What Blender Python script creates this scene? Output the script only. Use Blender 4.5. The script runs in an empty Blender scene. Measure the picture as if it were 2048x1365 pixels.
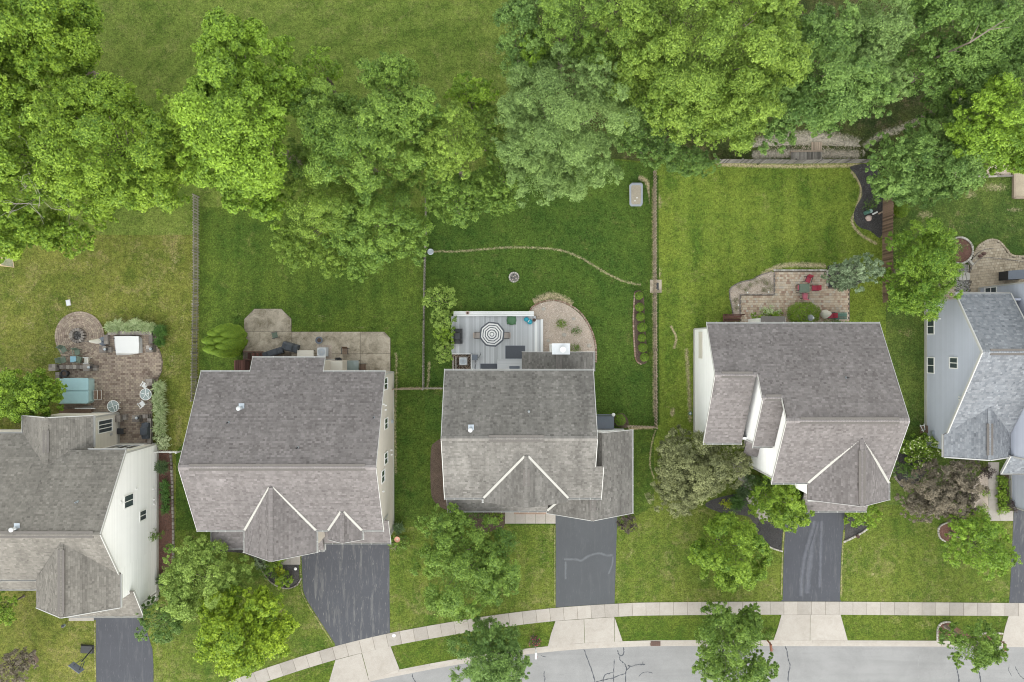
# Top-down view of a suburban street: houses, yards and trees, built object by object.
import bpy, math, random
import numpy as np
from mathutils import Vector

scene = bpy.context.scene
COL = scene.collection
rnd = random.Random(11)

# ------------------------------------------------------------------ camera, sky, sun, exposure
S = 0.047          # metres per photo pixel on the ground
CAM_H = 62.0       # camera height
CX, CY = 1024.0, 682.5
cam_data = bpy.data.cameras.new('camera')
cam_data.sensor_width = 36.0
cam_data.lens = 18.0 / (1024 * S / CAM_H)
cam_data.clip_start = 1.0
cam_data.clip_end = 2000.0
cam = bpy.data.objects.new('camera', cam_data)
cam.location = (0, 0, CAM_H)
COL.objects.link(cam)
scene.camera = cam

SUN_EL, SUN_AZ = 30.0, 184.0      # elevation; azimuth clockwise from north (+Y): light from the street side
world = bpy.data.worlds.new('World')
scene.world = world
world.use_nodes = True
wn = world.node_tree
bg = wn.nodes['Background']
sky = wn.nodes.new('ShaderNodeTexSky')
sky.sky_type = 'NISHITA'
sky.sun_disc = False
sky.sun_elevation = math.radians(SUN_EL)
sky.sun_rotation = math.radians(SUN_AZ)
sky.air_density = 3.0
sky.dust_density = 0.2
sky.ozone_density = 1.0
hs = wn.nodes.new('ShaderNodeHueSaturation')      # an overcast sky: grey rather than blue
hs.inputs['Saturation'].default_value = 0.2
wn.links.new(sky.outputs[0], hs.inputs['Color'])
wn.links.new(hs.outputs[0], bg.inputs[0])
bg.inputs[1].default_value = 0.15
sun_data = bpy.data.lights.new('sun', 'SUN')
sun_data.energy = 0.75
sun_data.angle = math.radians(45)
sun_data.color = (1.0, 0.95, 0.87)
sun = bpy.data.objects.new('sun', sun_data)
_d = Vector((math.sin(math.radians(SUN_AZ)) * math.cos(math.radians(SUN_EL)),
             math.cos(math.radians(SUN_AZ)) * math.cos(math.radians(SUN_EL)),
             math.sin(math.radians(SUN_EL))))
sun.rotation_euler = _d.to_track_quat('Z', 'Y').to_euler()
sun.location = _d * 150
COL.objects.link(sun)
scene.view_settings.view_transform = 'Standard'
scene.view_settings.look = 'None'
scene.cycles.filter_width = 1.05
scene.view_settings.gamma = 1.0
scene.view_settings.use_curve_mapping = False
scene.view_settings.exposure = 1.72

# ------------------------------------------------------------------ coordinates
def W(px, py, z=0.0):
    """A point of the place whose height is z, from where it is seen in the survey picture."""
    k = S * (1 - z / CAM_H)
    return Vector(((px - CX) * k, (CY - py) * k, z))
def U(u, v, z=0.0):
    """plan coordinates (0.047 m units, east and south of the survey centre)"""
    return Vector((u * S, -v * S, z))
def GP(pts, z=0.0):
    return [W(a, b, 0.0) + Vector((0, 0, z)) for a, b in pts]

# ------------------------------------------------------------------ mesh builder
class MB:
    def __init__(s):
        s.v, s.f, s.t, s.m = [], [], [], []
    def face(s, pts, tone=0.0, mi=0):
        b = len(s.v)
        s.v.extend([tuple(p) for p in pts])
        s.f.append(tuple(range(b, b + len(pts)))); s.t.append(tone); s.m.append(mi)
    def hull8(s, c, tone=0.0, mi=0):
        b = len(s.v)
        s.v.extend([tuple(p) for p in c])
        for q in ((3, 2, 1, 0), (4, 5, 6, 7), (0, 1, 5, 4), (1, 2, 6, 5), (2, 3, 7, 6), (3, 0, 4, 7)):
            s.f.append(tuple(b + i for i in q)); s.t.append(tone); s.m.append(mi)
    def box(s, c, size, rz=0.0, tone=0.0, mi=0, taper=1.0):
        """box standing on c (centre of its base)"""
        hx, hy, h = size[0] / 2, size[1] / 2, size[2]
        ca, sa = math.cos(rz), math.sin(rz)
        P = []
        for z, k in ((0, 1.0), (h, taper)):
            for x, y in ((-hx, -hy), (hx, -hy), (hx, hy), (-hx, hy)):
                x *= k; y *= k
                P.append((c[0] + x * ca - y * sa, c[1] + x * sa + y * ca, c[2] + z))
        s.hull8(P, tone, mi)
    def beam(s, p, q, w, h, up=(0, 0, 1), tone=0.0, mi=0):
        p, q, up = Vector(p), Vector(q), Vector(up)
        d = (q - p).normalized()
        a = d.cross(up)
        if a.length < 1e-6: a = d.cross(Vector((1, 0, 0)))
        a.normalize(); n = a.cross(d).normalized()
        a *= w / 2; n *= h / 2
        s.hull8([p - a - n, p + a - n, q + a - n, q - a - n, p - a + n, p + a + n, q + a + n, q - a + n], tone, mi)
    def tube(s, pts, rads, n=8, tone=0.0, mi=0, cap=True):
        pts = [Vector(p) for p in pts]
        if not hasattr(rads, '__len__'): rads = [rads] * len(pts)
        b = len(s.v)
        for i, p in enumerate(pts):
            d = (pts[min(i + 1, len(pts) - 1)] - pts[max(i - 1, 0)])
            d = d.normalized() if d.length > 1e-9 else Vector((0, 0, 1))
            a = d.cross(Vector((0, 0, 1)))
            if a.length < 1e-3: a = d.cross(Vector((1, 0, 0)))
            a.normalize(); c = d.cross(a)
            for k in range(n):
                t = 2 * math.pi * k / n
                s.v.append(tuple(p + (a * math.cos(t) + c * math.sin(t)) * rads[i]))
        for i in range(len(pts) - 1):
            for k in range(n):
                s.f.append((b + i * n + k, b + i * n + (k + 1) % n, b + (i + 1) * n + (k + 1) % n, b + (i + 1) * n + k))
                s.t.append(tone); s.m.append(mi)
        if cap:
            s.f.append(tuple(b + k for k in range(n))); s.t.append(tone); s.m.append(mi)
            e = b + (len(pts) - 1) * n
            s.f.append(tuple(e + n - 1 - k for k in range(n))); s.t.append(tone); s.m.append(mi)
    def lathe(s, c, prof, n=16, tone=0.0, mi=0, sx=1.0, sy=1.0, rz=0.0, jit=0.0):
        """prof: list of (radius, z); closed with end caps"""
        b = len(s.v); ca, sa = math.cos(rz), math.sin(rz)
        for r, z in prof:
            for k in range(n):
                t = 2 * math.pi * k / n
                rr = r * (1 + (rnd.uniform(-jit, jit) if jit else 0))
                x, y = rr * math.cos(t) * sx, rr * math.sin(t) * sy
                s.v.append((c[0] + x * ca - y * sa, c[1] + x * sa + y * ca, c[2] + z))
        for i in range(len(prof) - 1):
            for k in range(n):
                s.f.append((b + i * n + k, b + i * n + (k + 1) % n, b + (i + 1) * n + (k + 1) % n, b + (i + 1) * n + k))
                s.t.append(tone); s.m.append(mi)
        if prof[0][0] > 1e-4:
            s.f.append(tuple(b + n - 1 - k for k in range(n))); s.t.append(tone); s.m.append(mi)
        if prof[-1][0] > 1e-4:
            e = b + (len(prof) - 1) * n
            s.f.append(tuple(e + k for k in range(n))); s.t.append(tone); s.m.append(mi)
    def slab(s, pts, z0, z1, tone=0.0, mi=0):
        """vertical prism over an outline of (x, y[, z])"""
        b, n = len(s.v), len(pts)
        area = sum(pts[i][0] * pts[(i + 1) % n][1] - pts[(i + 1) % n][0] * pts[i][1] for i in range(n))
        if area < 0: pts = pts[::-1]
        for z in (z0, z1):
            for p in pts: s.v.append((p[0], p[1], z))
        s.f.append(tuple(b + n - 1 - i for i in range(n))); s.t.append(tone); s.m.append(mi)
        s.f.append(tuple(b + n + i for i in range(n))); s.t.append(tone); s.m.append(mi)
        for i in range(n):
            j = (i + 1) % n
            s.f.append((b + i, b + j, b + n + j, b + n + i)); s.t.append(tone); s.m.append(mi)
    def blob(s, c, r, tone=0.0, mi=0, n=7, rings=4, jit=0.12):
        """an irregular pebble / lump"""
        prof = []
        for i in range(rings + 1):
            a = -math.pi / 2 + math.pi * i / rings
            prof.append((max(1e-5, math.cos(a)), math.sin(a)))
        b = len(s.v)
        ph = rnd.uniform(0, 6.28)
        for q, z in prof:
            for k in range(n):
                t = 2 * math.pi * k / n + ph
                j = 1 + rnd.uniform(-jit, jit)
                s.v.append((c[0] + q * r[0] * math.cos(t) * j, c[1] + q * r[1] * math.sin(t) * j, c[2] + z * r[2]))
        for i in range(rings):
            for k in range(n):
                s.f.append((b + i * n + k, b + i * n + (k + 1) % n, b + (i + 1) * n + (k + 1) % n, b + (i + 1) * n + k))
                s.t.append(tone); s.m.append(mi)

def flat_sheet(mb, pts, z, tone=0.0):
    n = len(pts)
    area = sum(pts[i][0] * pts[(i + 1) % n][1] - pts[(i + 1) % n][0] * pts[i][1] for i in range(n))
    if area < 0: pts = pts[::-1]
    mb.face([(p[0], p[1], z) for p in pts], tone)

def tagit(o, label=None, cat=None, group=None, kind=None):
    if label: o['label'] = label
    if cat: o['category'] = cat
    if group: o['group'] = group
    if kind: o['kind'] = kind
    return o

WORLD_LOC = {}
def mk(name, mb, mats, parent=None, kind=None, label=None, cat=None, group=None, smooth=False, local=False):
    """link mb as one mesh object; world coordinates are made local to an Empty parent"""
    me = bpy.data.meshes.new(name)
    off = Vector((0, 0, 0))
    if parent is not None and not local:
        off = WORLD_LOC.get(parent.name, Vector((0, 0, 0)))
    vs = mb.v if off.length == 0 else [(x - off.x, y - off.y, z - off.z) for x, y, z in mb.v]
    me.from_pydata(vs, [], mb.f)
    if any(mb.t):
        a = me.attributes.new('tone', 'FLOAT', 'FACE')
        a.data.foreach_set('value', mb.t)
    for m in (mats if isinstance(mats, (list, tuple)) else [mats]):
        me.materials.append(m)
    if any(mb.m): me.polygons.foreach_set('material_index', mb.m)
    if smooth: me.polygons.foreach_set('use_smooth', [True] * len(mb.f))
    me.update()
    o = bpy.data.objects.new(name, me)
    COL.objects.link(o)
    if parent is not None:
        o.parent = parent
        WORLD_LOC[o.name] = off
    return tagit(o, label, cat, group, kind)

def empty(name, label, cat, loc, group=None, rz=0.0):
    o = bpy.data.objects.new(name, None)
    o.empty_display_size = 0.3
    COL.objects.link(o)
    o.location = loc
    o.rotation_euler = (0, 0, rz)
    WORLD_LOC[o.name] = Vector(loc)
    return tagit(o, label, cat, group)

def dup(root, loc, rz=0.0, label=None, group=None, scale=None):
    """copy a thing with its parts and their sub-parts"""
    def cp(o, par):
        c = o.copy(); COL.objects.link(c); c.parent = par
        for ch in list(o.children): cp(ch, c)
        return c
    r = root.copy(); COL.objects.link(r)
    for ch in list(root.children): cp(ch, r)
    r.location = loc; r.rotation_euler = (0, 0, rz)
    if scale: r.scale = (scale,) * 3
    if label: r['label'] = label
    if group: r['group'] = group
    return r

def inside(p, poly):
    x, y = p[0], p[1]; c = False; n = len(poly); j = n - 1
    for i in range(n):
        xi, yi, xj, yj = poly[i][0], poly[i][1], poly[j][0], poly[j][1]
        if (yi > y) != (yj > y) and x < (xj - xi) * (y - yi) / (yj - yi) + xi: c = not c
        j = i
    return c

def clip_convex(sub, clip):
    """Sutherland-Hodgman, clip counter-clockwise"""
    out = sub
    n = len(clip)
    for i in range(n):
        if not out: return out
        ax, ay = clip[i]; bx, by = clip[(i + 1) % n]
        ex, ey = bx - ax, by - ay
        inp, out = out, []
        for k in range(len(inp)):
            p, q = inp[k], inp[(k + 1) % len(inp)]
            sp = ex * (p[1] - ay) - ey * (p[0] - ax)
            sq = ex * (q[1] - ay) - ey * (q[0] - ax)
            if sp >= 0: out.append(p)
            if (sp >= 0) != (sq >= 0):
                t = sp / (sp - sq)
                out.append((p[0] + (q[0] - p[0]) * t, p[1] + (q[1] - p[1]) * t))
    return out

def smooth_line(pts, n=6, closed=False):
    """Catmull-Rom through the points"""
    out = []; m = len(pts)
    rng = range(m) if closed else range(m - 1)
    for i in rng:
        if closed: p = [pts[(i + k - 1) % m] for k in range(4)]
        else: p = [pts[max(0, min(m - 1, i + k - 1))] for k in range(4)]
        for k in range(n):
            t = k / n
            out.append(tuple(0.5 * (2 * p[1][d] + (p[2][d] - p[0][d]) * t + (2 * p[0][d] - 5 * p[1][d] + 4 * p[2][d] - p[3][d]) * t * t
                                    + (3 * p[1][d] - p[0][d] - 3 * p[2][d] + p[3][d]) * t ** 3) for d in range(2)))
    if not closed: out.append(tuple(pts[-1][:2]))
    return out

def offset_line(pts, d):
    """parallel of a polyline, to its right for d > 0 (x east, y south, picture plan)"""
    out = []
    for i in range(len(pts)):
        a = pts[max(0, i - 1)]; b = pts[min(len(pts) - 1, i + 1)]
        tx, ty = b[0] - a[0], b[1] - a[1]; l = math.hypot(tx, ty) or 1
        out.append((pts[i][0] - ty / l * d, pts[i][1] + tx / l * d))
    return out

def walk_line(pts, step):
    """points every `step` along a polyline: (x, y, angle)"""
    out = []; acc = 0.0; nxt = 0.0
    for (ax, ay), (bx, by) in zip(pts[:-1], pts[1:]):
        l = math.hypot(bx - ax, by - ay)
        if l < 1e-9: continue
        while nxt <= acc + l + 1e-9:
            t = (nxt - acc) / l
            out.append((ax + (bx - ax) * t, ay + (by - ay) * t, math.atan2(by - ay, bx - ax)))
            nxt += step
        acc += l
    return out
# ------------------------------------------------------------------ materials
class NT:
    def __init__(s, name):
        s.mat = bpy.data.materials.new(name); s.mat.use_nodes = True
        s.t = s.mat.node_tree; s.bsdf = s.t.nodes['Principled BSDF']
        s.out = s.t.nodes['Material Output']
        s.co = None
    def n(s, typ, **kw):
        x = s.t.nodes.new('ShaderNode' + typ)
        for k, v in kw.items(): setattr(x, k, v)
        return x
    def L(s, a, b): s.t.links.new(a, b)
    def coord(s):
        if s.co is None: s.co = s.n('TexCoord').outputs['Object']
        return s.co
    def noise(s, scale, detail=3.0, rough=0.55, dist=0.0, stretch=None):
        x = s.n('TexNoise'); x.inputs['Scale'].default_value = scale
        x.inputs['Detail'].default_value = detail; x.inputs['Roughness'].default_value = rough
        x.inputs['Distortion'].default_value = dist
        c = s.coord()
        if stretch:
            m = s.n('Mapping'); m.inputs['Scale'].default_value = stretch; s.L(c, m.inputs[0]); c = m.outputs[0]
        s.L(c, x.inputs['Vector'])
        return x.outputs[0]
    def ramp(s, fac, stops):
        r = s.n('ValToRGB'); e = r.color_ramp.elements
        while len(e) < len(stops): e.new(0.5)
        for i, (p, c) in enumerate(stops):
            e[i].position = p
            e[i].color = (c[0], c[1], c[2], 1) if hasattr(c, '__len__') else (c, c, c, 1)
        s.L(fac, r.inputs[0])
        return r.outputs[0]
    def math(s, op, a, b=None, clamp=False):
        m = s.n('Math', operation=op, use_clamp=clamp)
        for i, x in enumerate((a, b)):
            if x is None: continue
            if isinstance(x, (int, float)): m.inputs[i].default_value = x
            else: s.L(x, m.inputs[i])
        return m.outputs[0]
    def mix(s, fac, a, b, mode='MIX'):
        m = s.n('Mix', data_type='RGBA', blend_type=mode)
        for sock, x in ((m.inputs[0], fac), (m.inputs[6], a), (m.inputs[7], b)):
            if isinstance(x, (int, float)): sock.default_value = x
            elif isinstance(x, (tuple, list)): sock.default_value = (x[0], x[1], x[2], 1)
            else: s.L(x, sock)
        return m.outputs[2]
    def attr(s, name):
        a = s.n('Attribute'); a.attribute_name = name
        return a.outputs['Fac']
    def bump(s, h, strength=0.3, dist=0.02):
        b = s.n('Bump'); b.inputs['Strength'].default_value = strength; b.inputs['Distance'].default_value = dist
        s.L(h, b.inputs['Height']); s.L(b.outputs[0], s.bsdf.inputs['Normal'])
    def done(s, col, rough=0.7, spec=0.3, metal=0.0):
        if isinstance(col, (tuple, list)): s.bsdf.inputs['Base Color'].default_value = (*col, 1)
        else: s.L(col, s.bsdf.inputs['Base Color'])
        s.bsdf.inputs['Roughness'].default_value = rough
        s.bsdf.inputs['Specular IOR Level'].default_value = spec
        s.bsdf.inputs['Metallic'].default_value = metal
        return s.mat

def M_plain(name, c, var=0.18, scale=6.0, rough=0.6, spec=0.3, metal=0.0, bump=0.0, tone=0.25, stretch=None):
    """painted, cast or woven surface: slight mottling, per-piece tone, optional relief"""
    t = NT(name)
    nz = t.noise(scale, 4, 0.6, stretch=stretch)
    lo = tuple(x * (1 - var) for x in c); hi = tuple(min(0.95, x * (1 + var)) for x in c)
    col = t.mix(nz, lo, hi)
    k = t.math('ADD', t.math('MULTIPLY', t.attr('tone'), tone), 1.0)
    m = t.n('Mix', data_type='RGBA', blend_type='MULTIPLY'); m.inputs[0].default_value = 1
    t.L(col, m.inputs[6])
    cc = t.n('CombineColor'); [t.L(k, cc.inputs[i]) for i in range(3)]
    t.L(cc.outputs[0], m.inputs[7]); col = m.outputs[2]
    if bump: t.bump(t.noise(scale * 6, 3), bump, 0.01)
    return t.done(col, rough, spec, metal)

def M_lawn(name, dark, light, dry, dryness=0.3, stripe=0.0, stripe_ang=0.0, stripe_w=1.1, soil=0.0, arc=None, bare=((0.30, 0.24, 0.145), (0.40, 0.335, 0.22))):
    """turf: clumps, dry patches, fine blade grain; attribute `wear` bares it to straw-coloured thatch"""
    t = NT(name)
    big = t.noise(0.16, 4, 0.6); mid = t.noise(0.9, 4, 0.65, 0.5); tuft = t.noise(2.9, 6, 0.8, 0.4); fine = t.noise(7.5, 5, 0.85)
    f = t.math('ADD', t.math('MULTIPLY', big, 0.55), t.math('MULTIPLY', mid, 0.45))
    col = t.ramp(f, [(0.39, dark), (0.60, light)])
    if stripe:
        c = t.coord(); m = t.n('Mapping'); m.inputs['Rotation'].default_value = (0, 0, stripe_ang); t.L(c, m.inputs[0])
        w = t.n('TexWave', wave_type='RINGS' if arc else 'BANDS'); w.inputs['Scale'].default_value = 0.314 / stripe_w
        w.inputs['Distortion'].default_value = 1.2; w.inputs['Detail'].default_value = 2; w.inputs['Detail Scale'].default_value = 1.0
        if arc: m.inputs['Location'].default_value = arc; w.rings_direction = 'Z'
        t.L(m.outputs[0], w.inputs['Vector'])
        sf = t.ramp(w.outputs['Fac'], [(0.25, 0.0), (0.75, 1.0)])
        col = t.mix(t.math('MULTIPLY', sf, stripe), col, tuple(min(1, x * 1.25) for x in light))
    dn = t.math('ADD', t.math('MULTIPLY', t.noise(0.5, 5, 0.7, 0.8), 0.6), t.math('MULTIPLY', t.noise(2.8, 6, 0.8), 0.55))
    dm = t.ramp(dn, [(0.68 - 0.2 * dryness, 0.0), (0.84 - 0.2 * dryness, 1.0)])
    col = t.mix(t.math('MULTIPLY', dm, 0.85), col, dry)
    if soil:
        sm = t.ramp(t.noise(1.3, 5, 0.7), [(0.56, 0.0), (0.72, 1.0)])
        col = t.mix(t.math('MULTIPLY', sm, soil), col, (0.105, 0.085, 0.055))
    # worn ground
    wr = t.math('ADD', t.attr('wear'), t.math('MULTIPLY', t.math('SUBTRACT', t.noise(4.5, 5, 0.75), 0.5), 1.5))
    wm = t.ramp(wr, [(0.45, 0.0), (0.98, 0.92)])
    wm = t.math('MULTIPLY', wm, t.math('GREATER_THAN', t.attr('wear'), 0.001))
    col = t.mix(wm, col, t.mix(t.noise(9, 3), *bare))
    g = t.ramp(t.math('ADD', t.math('MULTIPLY', tuft, 0.42), t.math('MULTIPLY', fine, 0.58)), [(0.41, 0.48), (0.50, 0.98), (0.60, 1.62)])
    col = t.mix(1.0, col, g, 'MULTIPLY')
    fl = t.ramp(t.noise(7.5, 2, 0.6), [(0.66, 0.0), (0.74, 0.5)])          # dead blades, clover heads
    col = t.mix(t.math('MULTIPLY', fl, 0.35 + dryness), col, (0.27, 0.255, 0.13))
    t.bump(t.math('ADD', t.math('MULTIPLY', fine, 0.6), tuft), 0.9, 0.06)
    return t.done(col, 0.9, 0.1)

def M_shingle(name, dark, mid, light, streak=0.5):
    """asphalt shingle: tone per tab, granule speckle, run-down weathering"""
    t = NT(name)
    tn = t.math('ADD', t.math('MULTIPLY', t.attr('tone'), 0.5), 0.5)
    col = t.ramp(tn, [(0.0, dark), (0.5, mid), (1.0, light)])
    big = t.ramp(t.noise(0.35, 5, 0.65, 0.6), [(0.3, 0.82), (0.7, 1.16)])
    col = t.mix(streak, col, big, 'MULTIPLY')
    run = t.ramp(t.noise(0.75, 5, 0.65, 0.3, stretch=(1.5, 0.2, 0.2)), [(0.34, 0.80), (0.52, 1.0), (0.68, 1.16)])
    col = t.mix(streak, col, run, 'MULTIPLY')
    gr = t.ramp(t.noise(34.0, 2, 0.8), [(0.25, 0.74), (0.75, 1.26)])
    col = t.mix(1.0, col, gr, 'MULTIPLY')
    warm = t.noise(1.7, 3)
    col = t.mix(t.math('MULTIPLY', warm, 0.12), col, (0.19, 0.16, 0.142))
    t.bump(t.noise(60, 2), 0.4, 0.005)
    return t.done(col, 0.95, 0.25)

def M_stone(name, cols, scale=3.0, rough=0.85):
    """stones, pavers, bricks: tone picks each piece's colour"""
    t = NT(name)
    tn = t.math('ADD', t.math('MULTIPLY', t.attr('tone'), 0.5), 0.5)
    col = t.ramp(tn, [(i / (len(cols) - 1), c) for i, c in enumerate(cols)])
    st = t.ramp(t.noise(scale * 0.25, 4, 0.65), [(0.3, 0.78), (0.7, 1.15)])
    col = t.mix(0.8, col, st, 'MULTIPLY')
    gr = t.ramp(t.noise(scale * 9, 3, 0.7), [(0.3, 0.8), (0.7, 1.2)])
    col = t.mix(1.0, col, gr, 'MULTIPLY')
    t.bump(t.noise(scale * 14, 3), 0.35, 0.01)
    return t.done(col, rough, 0.25)

def M_concrete(name, c, stain=(0.3, 0.28, 0.24), amount=0.35):
    t = NT(name)
    big = t.noise(0.45, 6, 0.68, 0.3)
    blot = t.math('ADD', t.math('MULTIPLY', big, 0.5), t.math('MULTIPLY', t.noise(1.6, 5, 0.75, 0.6), 0.5))
    col = t.mix(t.ramp(blot, [(0.43, 0.0), (0.62, amount)]), c, stain)
    k = t.math('ADD', t.math('MULTIPLY', t.attr('tone'), 0.10), 1.0)
    cc = t.n('CombineColor'); [t.L(k, cc.inputs[i]) for i in range(3)]
    col = t.mix(1.0, col, cc.outputs[0], 'MULTIPLY')
    col = t.mix(1.0, col, t.ramp(t.noise(22, 3, 0.7), [(0.25, 0.86), (0.75, 1.12)]), 'MULTIPLY')
    t.bump(t.noise(50, 3), 0.2, 0.004)
    return t.done(col, 0.9, 0.2)

def M_asphalt(name, c, worn=(0.24, 0.25, 0.27), streak=0.5, ang=0.0):
    """sealed driveway: long pale scuffs along the drive, fine aggregate"""
    t = NT(name)
    s1 = t.ramp(t.noise(1.1, 5, 0.7, 0.4, stretch=(2.4, 0.30, 1)), [(0.52, 0.0), (0.80, streak)])
    s2 = t.ramp(t.noise(4.5, 2, 0.5, 0.2, stretch=(3.0, 0.42, 1)), [(0.64, 0.0), (0.72, streak * 0.9)])
    col = t.mix(t.noise(0.5, 4, 0.6), tuple(x * 0.86 for x in c), tuple(x * 1.14 for x in c))
    col = t.mix(s1, col, worn); col = t.mix(s2, col, worn)
    wr = t.math('ADD', t.attr('wear'), t.math('MULTIPLY', t.math('SUBTRACT', t.noise(2.2, 4, 0.7), 0.5), 1.1))
    wm = t.math('MULTIPLY', t.ramp(wr, [(0.35, 0.0), (1.25, 0.40)]), t.math('GREATER_THAN', t.attr('wear'), 0.001))
    col = t.mix(wm, col, tuple(min(.4, x * 2.6) for x in c))
    oil = t.ramp(t.noise(0.9, 5, 0.7), [(0.62, 0.0), (0.74, 0.45)])
    col = t.mix(oil, col, tuple(x * 0.62 for x in c))
    col = t.mix(1.0, col, t.ramp(t.noise(40, 2, 0.8), [(0.3, 0.85), (0.7, 1.15)]), 'MULTIPLY')
    t.bump(t.noise(70, 2), 0.25, 0.004)
    return t.done(col, 0.8, 0.25)

def M_leaf(name, dark, light, trans=0.14, rough=0.55):
    t = NT(name)
    tn = t.math('ADD', t.math('MULTIPLY', t.attr('tone'), 0.5), 0.5)
    col = t.ramp(tn, [(0.0, dark), (1.0, light)])
    t.done(col, rough, 0.3)
    tr = t.n('BsdfTranslucent'); t.L(t.mix(1.0, col, (0.95, 1.0, 0.55), 'MULTIPLY'), tr.inputs[0])
    mx = t.n('MixShader'); mx.inputs[0].default_value = trans
    t.L(t.bsdf.outputs[0], mx.inputs[1]); t.L(tr.outputs[0], mx.inputs[2]); t.L(mx.outputs[0], t.out.inputs[0])
    return t.mat

def M_bark(name, c):
    t = NT(name)
    col = t.mix(t.noise(7, 4, 0.7, stretch=(3, 3, 0.6)), tuple(x * 0.6 for x in c), tuple(x * 1.3 for x in c))
    t.bump(t.noise(16, 3, stretch=(3, 3, 0.5)), 0.6, 0.03)
    return t.done(col, 0.9, 0.15)

def M_soil(name, a, b, scale=9.0):
    t = NT(name)
    v = t.n('TexVoronoi'); v.inputs['Scale'].default_value = scale * 1.6; t.L(t.coord(), v.inputs['Vector'])
    f = t.math('ADD', t.math('MULTIPLY', v.outputs['Distance'], 0.7), t.math('MULTIPLY', t.noise(scale, 4, 0.7), 0.6))
    col = t.ramp(f, [(0.3, a), (0.75, b)])
    col = t.mix(0.6, col, t.ramp(t.noise(0.9, 4), [(0.3, 0.75), (0.7, 1.2)]), 'MULTIPLY')
    t.bump(f, 0.9, 0.05)
    return t.done(col, 0.95, 0.1)

def M_glass(name, c=(0.045, 0.058, 0.066)):
    t = NT(name)
    col = t.mix(t.noise(1.5, 2), tuple(x * 0.7 for x in c), tuple(x * 1.5 for x in c))
    return t.done(col, 0.08, 0.6)

MAT = {}
def m(k): return MAT[k]
MAT['siding_white'] = M_plain('siding_white', (0.83, 0.825, 0.8176), 0.04, 1.2, 0.55)
MAT['siding_beige'] = M_plain('siding_beige', (0.52, 0.475, 0.42), 0.05, 1.2, 0.6)
MAT['siding_cream'] = M_plain('siding_cream', (0.60, 0.565, 0.50), 0.05, 1.2, 0.6)
MAT['siding_blue'] = M_plain('siding_blue', (0.4277, 0.4512, 0.5268), 0.05, 1.2, 0.6)
MAT['trim_white'] = M_plain('trim_white', (0.4137, 0.4084, 0.3925), 0.06, 3, 0.5)
MAT['frame_white'] = M_plain('frame_white', (0.74, 0.74, 0.72), 0.05, 3, 0.5)
MAT['wood_dark'] = M_plain('wood_dark_weathered', (0.155, 0.145, 0.135), 0.3, 9, 0.85, 0.15, tone=0.6)
MAT['flashing'] = M_plain('flashing_metal', (0.3494, 0.3381, 0.3099), 0.08, 3, 0.5, 0.4)
MAT['foundation'] = M_concrete('foundation_concrete', (0.42, 0.41, 0.38))
MAT['roof_deck'] = M_plain('roof_deck', (0.16, 0.145, 0.135), 0.2, 4, 0.9)
MAT['shingle_brown'] = M_shingle('shingle_brown', (0.09246, 0.08274, 0.08156), (0.1508, 0.1376, 0.1362), (0.216, 0.1974, 0.1961))
MAT['shingle_tan'] = M_shingle('shingle_tan', (0.1022, 0.09496, 0.08416), (0.1615, 0.1508, 0.1342), (0.2189, 0.2044, 0.1824), 0.7)
MAT['shingle_old'] = M_shingle('shingle_old', (0.08501, 0.08096, 0.07388), (0.1437, 0.1366, 0.1265), (0.2074, 0.1963, 0.1842), 1.0)
MAT['shingle_blue'] = M_shingle('shingle_blue', (0.0984, 0.1082, 0.1246), (0.1771, 0.1902, 0.2099), (0.2821, 0.2952, 0.3149), 0.5)
MAT['metal_white'] = M_plain('metal_white', (0.4976, 0.511, 0.5245), 0.08, 3, 0.35, 0.5)
MAT['metal_grey'] = M_plain('metal_grey', (0.42, 0.46, 0.50), 0.15, 5, 0.4, 0.5, 0.6)
MAT['metal_dark'] = M_plain('metal_dark', (0.035, 0.036, 0.04), 0.3, 5, 0.45, 0.4)
MAT['glass'] = M_glass('window_glass')
MAT['glass_table'] = M_glass('table_glass', (0.20, 0.24, 0.23))
MAT['concrete'] = M_concrete('concrete_pale', (0.3623, 0.3316, 0.2986), (0.2511, 0.2198, 0.1888), 0.45)
MAT['concrete_old'] = M_concrete('concrete_stained', (0.430, 0.375, 0.298), (0.150, 0.125, 0.085), 0.9)
def M_street(name, c, dark):
    t = NT(name)
    big = t.noise(0.35, 6, 0.7, 0.4); lane = t.noise(0.9, 4, 0.6, 0.2, stretch=(0.10, 1.6, 1)); spk = t.noise(11, 3, 0.8)
    col = t.mix(t.ramp(big, [(0.4, 0.0), (0.72, 0.75)]), c, dark)
    col = t.mix(t.ramp(lane, [(0.45, 0.0), (0.75, 0.55)]), col, dark)
    col = t.mix(t.ramp(spk, [(0.62, 0.0), (0.75, 0.6)]), col, tuple(x * 0.6 for x in c))
    col = t.mix(1.0, col, t.ramp(t.noise(26, 3, 0.8), [(0.3, 0.84), (0.7, 1.14)]), 'MULTIPLY')
    t.bump(t.noise(50, 3), 0.3, 0.004)
    return t.done(col, 0.9, 0.2)
MAT['street'] = M_street('street_surface', (0.252, 0.2486, 0.247), (0.189, 0.1865, 0.1865))
MAT['tar'] = M_plain('crack_sealant', (0.055, 0.058, 0.068), 0.3, 8, 0.6)
MAT['asphalt'] = M_asphalt('asphalt_sealed', (0.05987, 0.0621, 0.07267), (0.165, 0.1657, 0.1704), 0.45)
MAT['asphalt_worn'] = M_asphalt('asphalt_scuffed', (0.06416, 0.06624, 0.07664), (0.2078, 0.204, 0.1931), 0.75)
MAT['asphalt_smooth'] = M_asphalt('asphalt_smooth', (0.06843, 0.07214, 0.07835), (0.1222, 0.1272, 0.1306), 0.35)
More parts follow.
